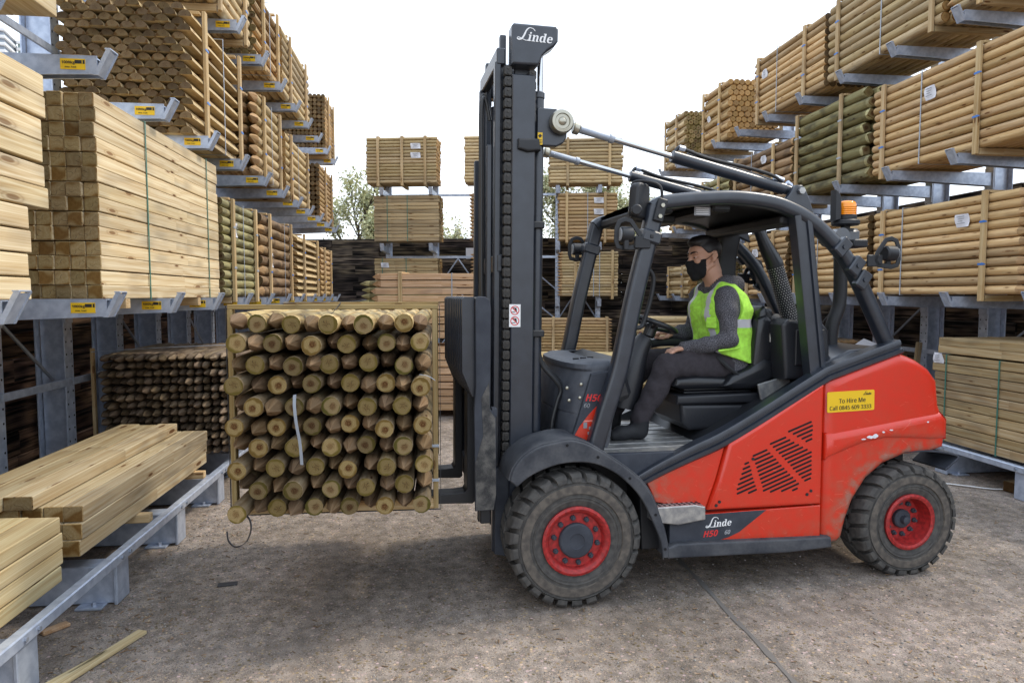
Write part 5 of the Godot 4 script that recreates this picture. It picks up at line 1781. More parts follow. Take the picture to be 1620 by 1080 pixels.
	for y in [2.155, 2.215]: mb.cyl(Vector3(0.492 + (y - 2.19) * 0.25, y, 0.58), Vector3(0.492 + (y - 2.19) * 0.25, y, 0.590), 0.012, 6, 1)
	obj("mirror_bracket", mb, [M.black, M.zinc], t)
	# cab front: grey cowl
	mb = MB.new()
	var rows := []
	for q in [[0.845, -0.03, 0.45, 0.14], [0.90, -0.035, 0.45, 0.16], [1.03, -0.028, 0.448, 0.17], [1.045, -0.020, 0.446, 0.17], [1.055, -0.026, 0.446, 0.17], [1.20, 0.0, 0.44, 0.18], [1.26, 0.022, 0.44, 0.18], [1.285, 0.03, 0.43, 0.18], [1.30, 0.018, 0.435, 0.18], [1.325, 0.022, 0.43, 0.18], [1.342, 0.06, 0.40, 0.16], [1.345, 0.20, 0.30, 0.05]]:
		var ring := []
		for k in 25:
			var a := lerpf(-PI / 2, PI / 2, k / 24.0)
			var cx := pow(absf(cos(a)), 0.55)
			var cz := signf(sin(a)) * pow(absf(sin(a)), 0.8)
			ring.append(Vector3(q[1] + q[3] * (1.0 - cx) + 0.0, q[0], q[2] * cz))
		for e in [0.02, 0.04]:
			ring.append(Vector3(q[1] + q[3] + 0.09 + e, q[0], q[2]))
			ring.insert(0, Vector3(q[1] + q[3] + 0.09 + e, q[0], -q[2]))
		rows.append(ring)
	mb.sheet(rows, 0)
	var cowl := obj("front_cowl", mb, [M.grey_plastic], t, 50.0)
	mb = MB.new()
	for k in 3: mb.box(Vector3(0.10 + k * 0.055, 1.346, 0.27 - k * 0.03), Vector3(0.036, 0.008, 0.014), 0.002)
	obj("cowl_slot", mb, [M.void], cowl)
	for q in [[0.01, 1.19, 0.40], [0.07, 1.14, 0.455], [0.02, 1.12, 0.41], [0.08, 1.215, 0.445]]:
		var c := MB.new()
		c.ball(Vector3(q[0], q[1], q[2]), Vector3(0.011, 0.011, 0.008), 10, 6)
		obj("cowl_bolt", c, [M.zinc], cowl)
	# badge panel beside the near pillar: charcoal above, red wedge below
	mb = MB.new()
	mb.extrude(P2([0.020, 0.908, 0.108, 0.855, 0.24, 1.29, 0.135, 1.275, 0.075, 1.08]), 0.435, 0.468, 0.006)
	mb.extrude(P2([0.024, 0.908, 0.108, 0.858, 0.190, 1.11, 0.162, 1.088, 0.118, 1.045, 0.062, 0.975]), 0.468, 0.4725, 0.0, 1)
	for q in [[0.097, 0.985, 0.022, 0.034], [0.125, 0.968, 0.014, 0.018], [0.118, 0.938, 0.014, 0.018]]:
		mb.box(Vector3(q[0], q[1], 0.4735), Vector3(q[2], q[3], 0.004), 0.001, 2)
	var bp := obj("badge_panel", mb, [M.charcoal_dusty, M.paint_red, M.print_grey], t)
	mb = MB.new()
	text_into(mb, "H50", 0.055, Transform3D(Basis(Vector3.BACK, -0.05), Vector3(0.098, 1.142, 0.4705)), true, false, 0.25, 0)
	text_into(mb, "60", 0.034, Transform3D(Basis(Vector3.BACK, -0.05), Vector3(0.088, 1.098, 0.4705)), false, false, 0.2, 1)
	obj("model_number", mb, [M.print_red, M.lens], bp)
	mb = MB.new()
	mb.box(Vector3(0.20, 1.02, 0), Vector3(0.05, 0.44, 0.86), 0.01)
	obj("bulkhead", mb, [M.vinyl], t)
	# dashboard, steering column and wheel, controls
	mb = MB.new()
	mb.tube(smooth([Vector3(0.50, 1.0, 0), Vector3(0.56, 1.25, 0), Vector3(0.60, 1.36, 0), Vector3(0.655, 1.45, 0)], 4), [0.10, 0.10, 0.10, 0.095, 0.09, 0.085, 0.08, 0.075, 0.07, 0.065, 0.06, 0.055, 0.05], 14)
	mb.box(Vector3(0.33, 1.22, 0), Vector3(0.14, 0.26, 0.72), 0.03, 0, 1, -1, Vector2.ZERO, Basis(Vector3.BACK, 0.3))
	obj("steering_column", mb, [M.vinyl], t)
	mb = MB.new()
	mb.xf = Transform3D(Basis(Vector3.BACK, -0.36) * Basis(Vector3.RIGHT, -PI / 2), Vector3(0.700, 1.535, 0.0))
	var circ := PackedVector3Array()
	for i in 33: circ.append(Vector3(cos(TAU * i / 32), sin(TAU * i / 32), 0) * 0.155)
	mb.tube(circ, 0.017, 10, 0, false)
	for i in 3: mb.tube(PackedVector3Array([Vector3.ZERO + Vector3(0, 0, -0.03), Vector3(cos(TAU * i / 3 + 0.3), sin(TAU * i / 3 + 0.3), 0) * 0.15]), 0.013, 8)
	mb.cyl(Vector3(0, 0, -0.09), Vector3(0, 0, 0.0), 0.04, 14, 0, 0.008)
	obj("steering_wheel", mb, [M.black_gloss], t)
	mb = MB.new()
	mb.sweep(smooth([Vector3(1.16, 1.36, -0.27), Vector3(1.02, 1.395, -0.27), Vector3(0.86, 1.40, -0.27), Vector3(0.77, 1.385, -0.26)], 4), rrect(0.12, 0.06, 0.02), Z)
	obj("armrest", mb, [M.vinyl], t)
	for i in 3:
		mb = MB.new()
		mb.cyl(Vector3(0.775 - i * 0.03, 1.39, -0.24 - i * 0.03), Vector3(0.765 - i * 0.03, 1.445, -0.24 - i * 0.03), 0.006, 8, 0)
		mb.ball(Vector3(0.763 - i * 0.03, 1.452, -0.24 - i * 0.03), Vector3(0.012, 0.014, 0.012), 10, 6, 1)
		obj("control_lever", mb, [M.bare_steel, M.black], t)
	mb = MB.new()
	mb.tube(smooth([Vector3(0.40, 1.88, 0.47), Vector3(0.47, 1.875, 0.44), Vector3(0.515, 1.82, 0.43), Vector3(0.50, 1.70, 0.43), Vector3(0.46, 1.57, 0.43), Vector3(0.43, 1.535, 0.44), Vector3(0.35, 1.535, 0.47)], 5), 0.013, 10)
	obj("grab_handle", mb, [M.black], t)
	seat(t)
	# dark hood behind the seat
	mb = MB.new()
	mb.extrude(P2([1.40, 1.20, 1.37, 1.54, 1.42, 1.575, 1.66, 1.545, 1.70, 1.50, 1.72, 1.20]), -0.42, 0.40, 0.025)
	mb.box(Vector3(1.56, 1.40, 0.402), Vector3(0.20, 0.22, 0.02), 0.01)
	mb.cyl(Vector3(1.58, 1.44, 0.40), Vector3(1.58, 1.44, 0.425), 0.03, 14, 1, 0.006)
	mb.cyl(Vector3(1.60, 1.30, 0.40), Vector3(1.60, 1.30, 0.42), 0.012, 10, 1)
	obj("battery_hood", mb, [M.vinyl, M.void], t)
	mb = MB.new()
	mb.extrude(P2([1.55, 1.20, 1.60, 1.30, 1.80, 1.385, 2.02, 1.40, 2.06, 1.36, 2.0, 1.20]), -0.50, 0.47, 0.03)
	obj("rear_deck", mb, [M.charcoal], t)
	mb = MB.new()
	mb.box(Vector3(1.40, 1.115, 0.30), Vector3(0.22, 0.16, 0.02), 0.005, 0, 1, -1, Vector2.ZERO, Basis(Vector3.BACK, 0.25))
	obj("document_holder", mb, [M.bare_steel], t)
	# red covers
	for s in [1.0, -1.0]:
		var a := 0.50
		mb = MB.new()
		mb.extrude(P2([0.432, 0.665, 0.50, 0.715, 0.70, 0.79, 0.915, 0.862, 0.86, 0.66, 0.795, 0.478, 0.60, 0.52, 0.487, 0.545]), minf(s * a, s * 0.572), maxf(s * a, s * 0.572), 0.010)
		obj("front_cover", mb, [M.paint_red], t, 50.0)
		mb = MB.new()
		mb.extrude(P2([0.80, 0.486, 0.862, 0.66, 0.922, 0.87, 1.10, 0.965, 1.529, 1.203, 1.531, 0.478, 1.16, 0.479]), minf(s * a, s * 0.602), maxf(s * a, s * 0.602), 0.022, 0, 4)
		var door := obj("engine_cover", mb, [M.paint_red], t, 60.0)
		if s > 0: vents(door)
		mb = MB.new()
		mb.extrude(P2([0.575, 0.30, 0.575, 0.465, 1.531, 0.470, 1.536, 0.272]), minf(s * a, s * 0.592), maxf(s * a, s * 0.592), 0.008)
		var low := obj("lower_cover", mb, [M.paint_red], t, 50.0)
		mb = MB.new()
		mb.extrude(P2([0.566, 0.302, 0.566, 0.463, 1.172, 0.4645, 1.00, 0.345, 0.93, 0.318, 0.85, 0.303]), minf(s * 0.5915, s * 0.594), maxf(s * 0.5915, s * 0.594), 0.0)
		mb.box(Vector3(0.5705, 0.383, s * 0.545), Vector3(0.0106, 0.164, 0.094))
		obj("dark_decal", mb, [M.charcoal_dusty], low)
		if s > 0:
			lettering(low, Transform3D(Basis(Vector3.BACK, 0.035), Vector3(0.787, 0.386, 0.596)), 0.050, M.print_white)
			mb = MB.new()
			text_into(mb, "H50", 0.050, Transform3D(Basis(Vector3.BACK, 0.02), Vector3(0.772, 0.348, 0.596)), true, false, 0.3, 0)
			text_into(mb, "60", 0.034, Transform3D(Basis(Vector3.BACK, 0.02), Vector3(0.905, 0.350, 0.596)), true, false, 0.3, 1)
			obj("model_number", mb, [M.print_red, M.lens], low)
		mb = MB.new()
		mb.extrude(P2([0.535, 0.236, 0.535, 0.300, 0.60, 0.318, 1.58, 0.284, 1.588, 0.222, 1.30, 0.212]), minf(s * 0.42, s * 0.635), maxf(s * 0.42, s * 0.635), 0.012)
		obj("sill", mb, [M.dusty_grey], t)
		# step of grating
		mb = MB.new()
		mb.extrude(P2([0.452, 0.45, 0.452, 0.535, 0.70, 0.535, 0.765, 0.52, 0.768, 0.445, 0.60, 0.425]), minf(s * 0.5, s * 0.632), maxf(s * 0.5, s * 0.632), 0.008)
		var st := obj("step", mb, [M.bare_steel], t)
		mb = MB.new()
		for i in 9:
			for j in 4:
				mb.box(Vector3(0.485 + i * 0.03 + j * 0.004, 0.5352, s * (0.522 + j * 0.028)), Vector3(0.012, 0.002, 0.021), 0.0)
		var tr := obj("step_tread", mb, [M.void], st)
		tr.set_meta("kind", "stuff")
		fender(t, s)
	counterweight(t)
	mast(t)
	return t

func mirror_p(p: PackedVector2Array) -> PackedVector2Array:
	var o := PackedVector2Array()
	for v in p: o.append(Vector2(-v.x, v.y))
	return o

func lamp_plate(t: Node3D, at: Vector3, turn: float, k: float) -> void:
	# a cut-out plate that serves as a handle, with a round lamp in it
	var mb := MB.new()
	mb.xf = Transform3D(Basis(Vector3.UP, turn).scaled(Vector3.ONE * k), at)
	var ring := PackedVector3Array()
	for q in [[-0.055, -0.075], [0.035, -0.085], [0.075, -0.075], [0.085, -0.04], [0.082, 0.03], [0.065, 0.07], [0.03, 0.083], [-0.005, 0.075], [-0.03, 0.04], [-0.06, 0.0], [-0.075, -0.045]]:
		ring.append(Vector3(q[0], q[1], 0))
	ring.append(ring[0])
	mb.sweep(ring, rrect(0.010, 0.028, 0.004), Vector3(0, 0, 1), 0, false)
	mb.box(Vector3(-0.075, -0.05, -0.005), Vector3(0.10, 0.07, 0.02), 0.006)
	mb.cyl(Vector3(-0.015, -0.005, -0.002), Vector3(0.062, -0.005, -0.002), 0.045, 18, 0, 0.008)
	mb.box(Vector3(0.03, -0.06, -0.02), Vector3(0.03, 0.07, 0.02), 0.004)
	var o := obj("lamp_handle", mb, [M.black], t)
	mb = MB.new()
	mb.xf = Transform3D(Basis(Vector3.UP, turn).scaled(Vector3.ONE * k), at)
	mb.cyl(Vector3(0.0622, -0.005, -0.002), Vector3(0.065, -0.005, -0.002), 0.037, 18)
	obj("lamp_lens", mb, [M.lens], o)

func seat(t: Node3D) -> void:
	var mb := MB.new()
	mb.extrude(P2([0.80, 0.93, 0.86, 0.875, 1.20, 0.875, 1.30, 0.93, 1.33, 1.03, 0.79, 1.05]), -0.24, 0.24, 0.03)
	mb.extrude(P2([0.76, 1.045, 0.765, 1.10, 1.32, 1.105, 1.335, 1.04]), -0.25, 0.25, 0.015)
	for k in 3: mb.box(Vector3(1.06, 1.112 + k * 0.018, 0), Vector3(0.46, 0.010, 0.40), 0.004)
	obj("seat_base", mb, [M.vinyl], t)
	mb = MB.new()
	mb.extrude(P2([0.75, 1.155, 0.77, 1.205, 0.90, 1.215, 1.25, 1.195, 1.36, 1.20, 1.37, 1.15, 1.20, 1.13, 0.80, 1.135]), -0.23, 0.23, 0.028)
	for s in [-1.0, 1.0]:
		mb.extrude(P2([1.06, 1.15, 1.12, 1.22, 1.24, 1.265, 1.34, 1.33, 1.41, 1.30, 1.42, 1.20, 1.34, 1.13, 1.15, 1.13]), minf(s * 0.17, s * 0.27), maxf(s * 0.17, s * 0.27), 0.035)
	obj("seat_cushion", mb, [M.black_gloss], t)
	mb = MB.new()
	mb.extrude(P2([1.235, 1.16, 1.30, 1.45, 1.325, 1.62, 1.36, 1.655, 1.41, 1.645, 1.445, 1.59, 1.44, 1.45, 1.39, 1.20, 1.34, 1.14]), -0.235, 0.235, 0.04, 0, 4)
	for s in [-1.0, 1.0]:
		mb.extrude(P2([1.26, 1.25, 1.285, 1.48, 1.30, 1.57, 1.36, 1.60, 1.42, 1.55, 1.43, 1.42, 1.38, 1.24]), minf(s * 0.17, s * 0.26), maxf(s * 0.17, s * 0.26), 0.035)
	obj("seat_back", mb, [M.black_gloss], t)
	mb = MB.new()
	mb.box(Vector3(1.445, 1.47, 0.10), Vector3(0.10, 0.26, 0.30), 0.03, 0, 1, -1, Vector2.ZERO, Basis(Vector3.BACK, 0.15))
	obj("seat_pocket", mb, [M.black], t)
	mb = MB.new()
	mb.box(Vector3(1.385, 1.455, 0.262), Vector3(0.02, 0.06, 0.012), 0.004, 0)
	obj("recline_catch", mb, [M.bare_steel], t)

func vents(door: Node3D) -> void:
	# three slanting groups of slots cut by two bright bars
	var tri := P2([0.962, 0.574, 1.025, 0.775, 1.075, 0.812, 1.18, 0.868, 1.30, 0.932, 1.43, 0.988, 1.454, 0.975, 1.454, 0.63, 1.34, 0.572])
	var list := []
	var dir := Vector2(1.0, 0.36).normalized()
	var nrm := Vector2(-dir.y, dir.x)
	# the two bars that part the groups
	var cut := [[Vector2(1.055, 0.78), Vector2(1.125, 0.575)], [Vector2(1.16, 0.85), Vector2(1.385, 0.625)], [Vector2(1.275, 0.915), Vector2(1.45, 0.82)]]
	for row in 26:
		var base := Vector2(1.2, 0.76) + nrm * (row - 13.0) * 0.0245
		var spans := []
		var on := -1.0
		var q := -0.5
		while q < 0.5:
			var pt := base + dir * q
			var ok := Geometry2D.is_point_in_polygon(pt, tri)
			for c in cut:
				var cl := Geometry2D.get_closest_point_to_segment(pt, c[0] + (c[0] - c[1]) * 0.3, c[1] + (c[1] - c[0]) * 0.3)
				if cl.distance_to(pt) < 0.017: ok = false
			if ok and on < -0.9: on = q
			if not ok and on > -0.9:
				if q - on > 0.032: list.append([base + dir * on, base + dir * q])
				on = -1.0
			q += 0.004
	var front := 0.6035
	for l in list:
		var a: Vector2 = l[0]
		var b: Vector2 = l[1]
		var mb := MB.new()
		var m := (a + b) / 2
		mb.xf = Transform3D(Basis(Vector3.BACK, atan2(b.y - a.y, b.x - a.x)), Vector3(m.x, m.y, 0))
		mb.extrude(rrect(a.distance_to(b), 0.0115, 0.0055, 3), 0.598, front)
		obj("vent_slot", mb, [M.void], door)
	for q in [[1.072, 0.775], [0.865, 0.535], [0.845, 0.515], [1.455, 0.565], [1.43, 0.545]]:
		var mb := MB.new()
		mb.cyl(Vector3(q[0], q[1], 0.600), Vector3(q[0], q[1], 0.607), 0.009, 10)
		obj("cover_screw", mb, [M.black], door)

func fender(t: Node3D, s: float) -> void:
	var out := [-0.372, 0.735, -0.352, 0.800, -0.295, 0.865, -0.20, 0.915, -0.052, 0.940, 0.044, 0.918, 0.145, 0.865, 0.289, 0.765, 0.382, 0.682, 0.447, 0.579, 0.502, 0.437, 0.530, 0.33, 0.540, 0.245]
	var mb := MB.new()
	# lip at the outer side
	var inner := [0.505, 0.245, 0.492, 0.335, 0.458, 0.42, 0.384, 0.574, 0.301, 0.677, 0.197, 0.760, 0.066, 0.812, -0.101, 0.812, -0.248, 0.762, -0.335, 0.700]
	var poly := PackedVector2Array()
	for v in smooth(uv(out, 0), 4): poly.append(Vector2(v.x, v.y))
	for v in smooth(uv(inner, 0), 4): poly.append(Vector2(v.x, v.y))
	mb.extrude(poly, minf(s * 0.618, s * 0.646), maxf(s * 0.618, s * 0.646), 0.009)
	# the shell over the tyre
	var pth := smooth(uv(out, s * 0.49), 3)
	mb.sweep(pth, rrect(0.285, 0.018, 0.006), Vector3(0, 0, 1))
	var f := obj("fender", mb, [M.dusty_grey], t, 50.0)
	for q in [[0.115, 0.842], [-0.06, 0.915], [0.30, 0.715], [0.455, 0.50], [0.515, 0.30]]:
		var c := MB.new()
		c.cyl(Vector3(q[0], q[1], s * 0.640), Vector3(q[0], q[1], s * 0.650), 0.008, 8)
		obj("fender_screw", c, [M.void], f)

func counterweight(t: Node3D) -> void:
	var mb := MB.new()
	var outline := [1.540, 0.285, 1.540, 1.208, 1.70, 1.268, 2.028, 1.372, 2.10, 1.355, 2.175, 1.325, 2.262, 1.272, 2.325, 1.198, 2.345, 1.05, 2.372, 0.985, 2.398, 0.93, 2.402, 0.86, 2.392, 0.775, 2.30, 0.752, 2.21, 0.748, 2.109, 0.742, 1.962, 0.692, 1.851, 0.609, 1.765, 0.485, 1.722, 0.373, 1.695, 0.26, 1.66, 0.228, 1.60, 0.226]
	mb.extrude(P2(outline), -0.598, 0.598, 0.055, 0, 5)
	# the swelling belt below the crease
	for s in [1.0, -1.0]:
		mb.extrude(P2([1.5425, 0.74, 1.5425, 0.905, 1.80, 0.938, 2.10, 0.978, 2.34, 1.008, 2.392, 0.955, 2.393, 0.835, 2.30, 0.825, 2.10, 0.842, 1.95, 0.848, 1.80, 0.826, 1.66, 0.78]), minf(s * 0.54, s * 0.616), maxf(s * 0.54, s * 0.616), 0.05, 0, 6)
	var c := obj("counterweight", mb, [M.paint_red], t, 62.0)
	# plate with the hire notice
	mb = MB.new()
	var tilt := Transform3D(Basis(Vector3.BACK, 0.025), Vector3(1.708, 1.092, 0))
	mb.xf = tilt
	mb.extrude(rrect(0.318, 0.122, 0.008, 3), 0.598, 0.6008)
	mb.xf = Transform3D.IDENTITY
	var at := tilt * Transform3D(Basis.IDENTITY, Vector3(0, 0, 0.6018))
	text_into(mb, "To Hire Me", 0.037, at * Transform3D(Basis.IDENTITY, Vector3(-0.082, 0.004, 0)), false, false, 0.0, 1)
	text_into(mb, "Call 0845 609 3333", 0.0335, at * Transform3D(Basis.IDENTITY, Vector3(-0.145, -0.037, 0)), false, false, 0.0, 1)
	var pl := obj("notice_plate", mb, [M.label_yellow, M.print_black], c)
	lettering(pl, at * Transform3D(Basis.IDENTITY, Vector3(0.082, 0.034, 0)), 0.017, M.print_black)
	# worn patches where the paint is gone
	for q in [[1.838, 0.873, 0.030, 0.012], [1.872, 0.880, 0.018, 0.015], [1.79, 0.862, 0.02, 0.005], [1.925, 0.900, 0.010, 0.006], [1.978, 0.910, 0.012, 0.006], [2.235, 0.950, 0.007, 0.006], [1.865, 0.868, 0.014, 0.005]]:
		var m := MB.new()
		var pts := PackedVector2Array()
		for k in 9:
			var a := TAU * k / 9
			pts.append(Vector2(q[0] + cos(a) * q[2] * rng.randf_range(0.6, 1.1), q[1] + sin(a) * q[3] * rng.randf_range(0.5, 1.1)))
		m.extrude(pts, 0.612, 0.6182)
		obj("paint_chip", m, [M.paper], c)
	mb = MB.new()
	mb.extrude(P2([2.332, 1.19, 2.352, 1.19, 2.374, 1.03, 2.352, 1.03]), -0.48, 0.50, 0.006)
	obj("rear_lamp_strip", mb, [M.black], t)
	mb = MB.new()
	mb.sweep(smooth([Vector3(2.10, 0.765, 0.45), Vector3(2.26, 0.762, 0.45), Vector3(2.40, 0.745, 0.45), Vector3(2.50, 0.715, 0.45), Vector3(2.45, 0.665, 0.45), Vector3(2.41, 0.635, 0.45)], 4), rrect(0.27, 0.014, 0.005), Vector3(0, 0, 1))
	mb.sweep(smooth([Vector3(2.10, 0.765, -0.45), Vector3(2.26, 0.762, -0.45), Vector3(2.40, 0.745, -0.45), Vector3(2.50, 0.715, -0.45), Vector3(2.45, 0.665, -0.45)], 4), rrect(0.27, 0.014, 0.005), Vector3(0, 0, 1))
	obj("mud_flap", mb, [M.charcoal_dusty], t)
	mb = MB.new()
	mb.box(Vector3(2.15, 0.60, 0), Vector3(0.42, 0.22, 0.64), 0.03)
	obj("axle_housing", mb, [M.black], t)

func mast(t: Node3D) -> void:
	var Z := Vector3(0, 0, 1)
	var mb: MB
	var lean := Basis(Vector3.BACK, -0.008)
	var root := Transform3D(lean, Vector3(-0.008, 0, 0))
	for s in [1.0, -1.0]:
		mb = MB.new()
		mb.xf = root
		mb.box(Vector3(-0.250, 1.56, s * 0.335), Vector3(0.135, 2.76, 0.05), 0.006)
		mb.box(Vector3(-0.31, 1.54, s * 0.30), Vector3(0.02, 2.7, 0.06), 0.003)
		mb.box(Vector3(-0.195, 1.54, s * 0.30), Vector3(0.02, 2.7, 0.06), 0.003)
		var ch := obj("mast_channel", mb, [M.charcoal], t)
		if s > 0:
			mb = MB.new()
			mb.xf = root
			mb.box(Vector3(-0.293, 1.603, 0.3612), Vector3(0.066, 0.128, 0.0012))
			for k in 2:
				var ce := Vector3(-0.293, 1.633 - k * 0.060, 0.3624)
				var circ := PackedVector3Array()
				for i in 25: circ.append(ce + Vector3(cos(TAU * i / 24), sin(TAU * i / 24), 0) * 0.0235)
				mb.sweep(circ, rrect(0.0006, 0.005, 0.0002, 1), Z, 1, false)
				mb.box(ce, Vector3(0.046, 0.005, 0.0006), 0, 1, 1, -1, Vector2.ZERO, Basis(Vector3.BACK, -0.75))
				mb.box(ce + Vector3(0.004, 0.006, -0.0002), Vector3(0.012, 0.018, 0.0004), 0, 2)
				mb.ball(ce + Vector3(-0.006, 0.014, 0), Vector3(0.004, 0.004, 0.0004), 8, 4, 2)
				mb.box(ce + Vector3(-0.008, -0.010, -0.0002), Vector3(0.02, 0.004, 0.0004), 0, 2)
				mb.box(ce + Vector3(0.009, -0.004, -0.0002), Vector3(0.005, 0.016, 0.0004), 0, 2)
			obj("warning_label", mb, [M.print_white, M.print_red, M.print_black], ch)
		# moving rails in front
		mb = MB.new()
		mb.xf = root
		mb.box(Vector3(-0.385, 1.62, s * 0.27), Vector3(0.036, 2.80, 0.05), 0.005)
		mb.box(Vector3(-0.352, 1.70, s * 0.24), Vector3(0.036, 2.96, 0.05), 0.005)
		mb.box(Vector3(-0.425, 1.52, s * 0.235), Vector3(0.03, 2.1, 0.04), 0.005)
		obj("inner_mast", mb, [M.charcoal], t)
		# covers over the chain wheels
		mb = MB.new()
		mb.xf = root
		mb.extrude(P2([-0.327, 2.985, -0.327, 3.19, -0.315, 3.205, -0.075, 3.205, -0.062, 3.19, -0.063, 3.125, -0.085, 3.095, -0.125, 3.068, -0.152, 3.04, -0.170, 2.995, -0.182, 2.983]), minf(s * 0.28, s * 0.385), maxf(s * 0.28, s * 0.385), 0.014)
		var cv := obj("mast_cover", mb, [M.charcoal], t)
		if s > 0: lettering(cv, root * Transform3D(Basis(Vector3.BACK, -0.03), Vector3(-0.298, 3.115, 0.387)), 0.062, M.print_white)
		# lift chain
		var pins := MB.new()
		pins.xf = root
		pins.cyl(Vector3(-0.338, 0.72, s * 0.315), Vector3(-0.338, 2.99, s * 0.315), 0.012, 8)
		var chain := obj("lift_chain", pins, [M.black], t)
		var lk := MB.new()
		for q in [-1.0, 1.0]:
			lk.xf = Transform3D(Basis.IDENTITY, Vector3(0, 0, q * 0.016))
			lk.extrude(P2([-0.021, -0.018, -0.021, 0.018, -0.013, 0.026, 0.013, 0.026, 0.021, 0.018, 0.021, -0.018, 0.013, -0.026, -0.013, -0.026]), -0.010, 0.010, 0.004, 0, 2)
			for y in [-0.013, 0.013]: lk.cyl(Vector3(0, y, 0.009), Vector3(0, y, 0.014), 0.008, 8)
		var link := lk.build([M.chain])
		for i in 39: part("chain_link", link, chain, root * Transform3D(Basis.IDENTITY, Vector3(-0.338, 0.735 + i * 0.0585, s * 0.325)))
		pins = MB.new()
		pins.xf = root
		pins.cyl(Vector3(-0.200, 2.44, s * 0.30), Vector3(-0.200, 2.70, s * 0.30), 0.014, 10)
		pins.cyl(Vector3(-0.205, 2.485, s * 0.31), Vector3(-0.205, 2.51, s * 0.31), 0.022, 6, 1)
		var ch2 := obj("anchor_chain", pins, [M.black, M.zinc], t)
		for i in 5: part("chain_link", link, ch2, root * Transform3D(Basis.IDENTITY, Vector3(-0.198, 2.71 + i * 0.0585, s * 0.325)))
		mb = MB.new()
		mb.xf = root
		mb.extrude(P2([-0.285, 2.53, -0.285, 2.585, -0.165, 2.59, -0.155, 2.525, -0.23, 2.515]), minf(s * 0.30, s * 0.385), maxf(s * 0.30, s * 0.385), 0.012)
		obj("chain_anchor", mb, [M.black], t)
		# lift cylinder
		mb = MB.new()
		mb.xf = root
		mb.cyl(Vector3(-0.150, 0.84, s * 0.28), Vector3(-0.150, 2.83, s * 0.28), 0.034, 16, 0)
		mb.cyl(Vector3(-0.150, 2.83, s * 0.28), Vector3(-0.150, 2.87, s * 0.28), 0.038, 16, 0, 0.006)
		mb.cyl(Vector3(-0.140, 2.87, s * 0.28), Vector3(-0.140, 3.12, s * 0.28), 0.017, 14, 1)
		obj("lift_cylinder", mb, [M.charcoal, M.chrome], t)
		# bracket of the tilt cylinder with its boss
		mb = MB.new()
		mb.xf = root
		mb.extrude(P2([-0.165, 2.775, -0.055, 2.775, -0.02, 2.755, 0.012, 2.70, 0.010, 2.62, -0.01, 2.585, -0.05, 2.565, -0.165, 2.565]), minf(s * 0.27, s * 0.325), maxf(s * 0.27, s * 0.325), 0.008)
		var br := obj("tilt_bracket", mb, [M.charcoal], t)
		mb = MB.new()
		mb.xf = root * Transform3D(Basis.IDENTITY if s > 0 else Basis(Vector3.UP, PI), Vector3(-0.030, 2.695, 0))
		mb.lathe([Vector2(0.060, 0.32), Vector2(0.068, 0.335), Vector2(0.068, 0.365), Vector2(0.060, 0.378), Vector2(0.044, 0.380), Vector2(0.040, 0.372), Vector2(0.024, 0.372), Vector2(0.022, 0.378), Vector2(0.012, 0.384), Vector2(0.0, 0.384)], 36)
		obj("bracket_boss", mb, [M.zinc], br)
		if s > 0:
			mb = MB.new()
			mb.xf = root
			mb.box(Vector3(-0.148, 2.602, 0.3262), Vector3(0.028, 0.068, 0.0012))
			mb.box(Vector3(-0.148, 2.617, 0.3272), Vector3(0.018, 0.016, 0.0008), 0, 1, 1, -1, Vector2.ZERO, Basis(Vector3.BACK, PI / 4))
			for k in 3: mb.box(Vector3(-0.148, 2.595 - k * 0.008, 0.3272), Vector3(0.02, 0.003, 0.0008), 0, 1)
			obj("caution_label", mb, [M.label_yellow, M.print_black], br)
		# tilt cylinder running back to the roof
		var a := Vector3(-0.02, 2.688, s * 0.335)
		var b := Vector3(1.475, 2.352, s * 0.335)
		var at := func(f: float) -> Vector3: return a.lerp(b, f)
		mb = MB.new()
		mb.cyl(at.call(0.05), at.call(0.075), 0.034, 14, 1, 0.006)
		mb.cyl(at.call(0.08), at.call(0.195), 0.021, 14, 2)
		mb.cyl(at.call(0.195), at.call(0.215), 0.026, 14, 2, 0.004)
		mb.cyl(at.call(0.215), at.call(0.46), 0.0165, 14, 3)
		mb.cyl(at.call(0.455), at.call(0.95), 0.036, 18, 0, 0.004)
		mb.cyl(at.call(0.95), at.call(1.0), 0.030, 14, 0)
		var tc := obj("tilt_cylinder", mb, [M.charcoal, M.zinc, M.galvanised_dull, M.chrome], t)
		mb = MB.new()
		mb.tube(smooth([at.call(0.47) + Vector3(0, 0.035, 0), at.call(0.485) + Vector3(0, 0.062, 0), at.call(0.52) + Vector3(0, 0.060, 0), at.call(0.62) + Vector3(0, 0.050, 0), at.call(0.80) + Vector3(0, 0.060, 0.01), at.call(0.90) + Vector3(0, 0.05, 0.02), at.call(0.96) + Vector3(0, 0.01, 0.01)], 5), 0.011, 8)
		mb.tube(smooth([at.call(0.53) + Vector3(0, 0.05, -0.03), at.call(0.66) + Vector3(0, 0.046, -0.03), at.call(0.90) + Vector3(0, 0.04, -0.03), at.call(1.0) + Vector3(0, -0.02, -0.03)], 5), 0.009, 8)
		obj("tilt_hose", mb, [M.hose], tc)
		mb = MB.new()
		mb.cyl(at.call(0.485) + Vector3(0, 0.062, 0), at.call(0.51) + Vector3(0, 0.063, 0), 0.017, 6, 0)
		mb.cyl(at.call(0.90) + Vector3(0, 0.05, 0.012), at.call(0.94) + Vector3(0, 0.045, 0.012), 0.017, 6, 0)
		mb.cyl(at.call(0.96) + Vector3(0, 0.04, 0.0), at.call(0.98) + Vector3(0, 0.025, 0.0), 0.02, 6, 0)
		obj("hose_fitting", mb, [M.galvanised], tc)
		mb = MB.new()
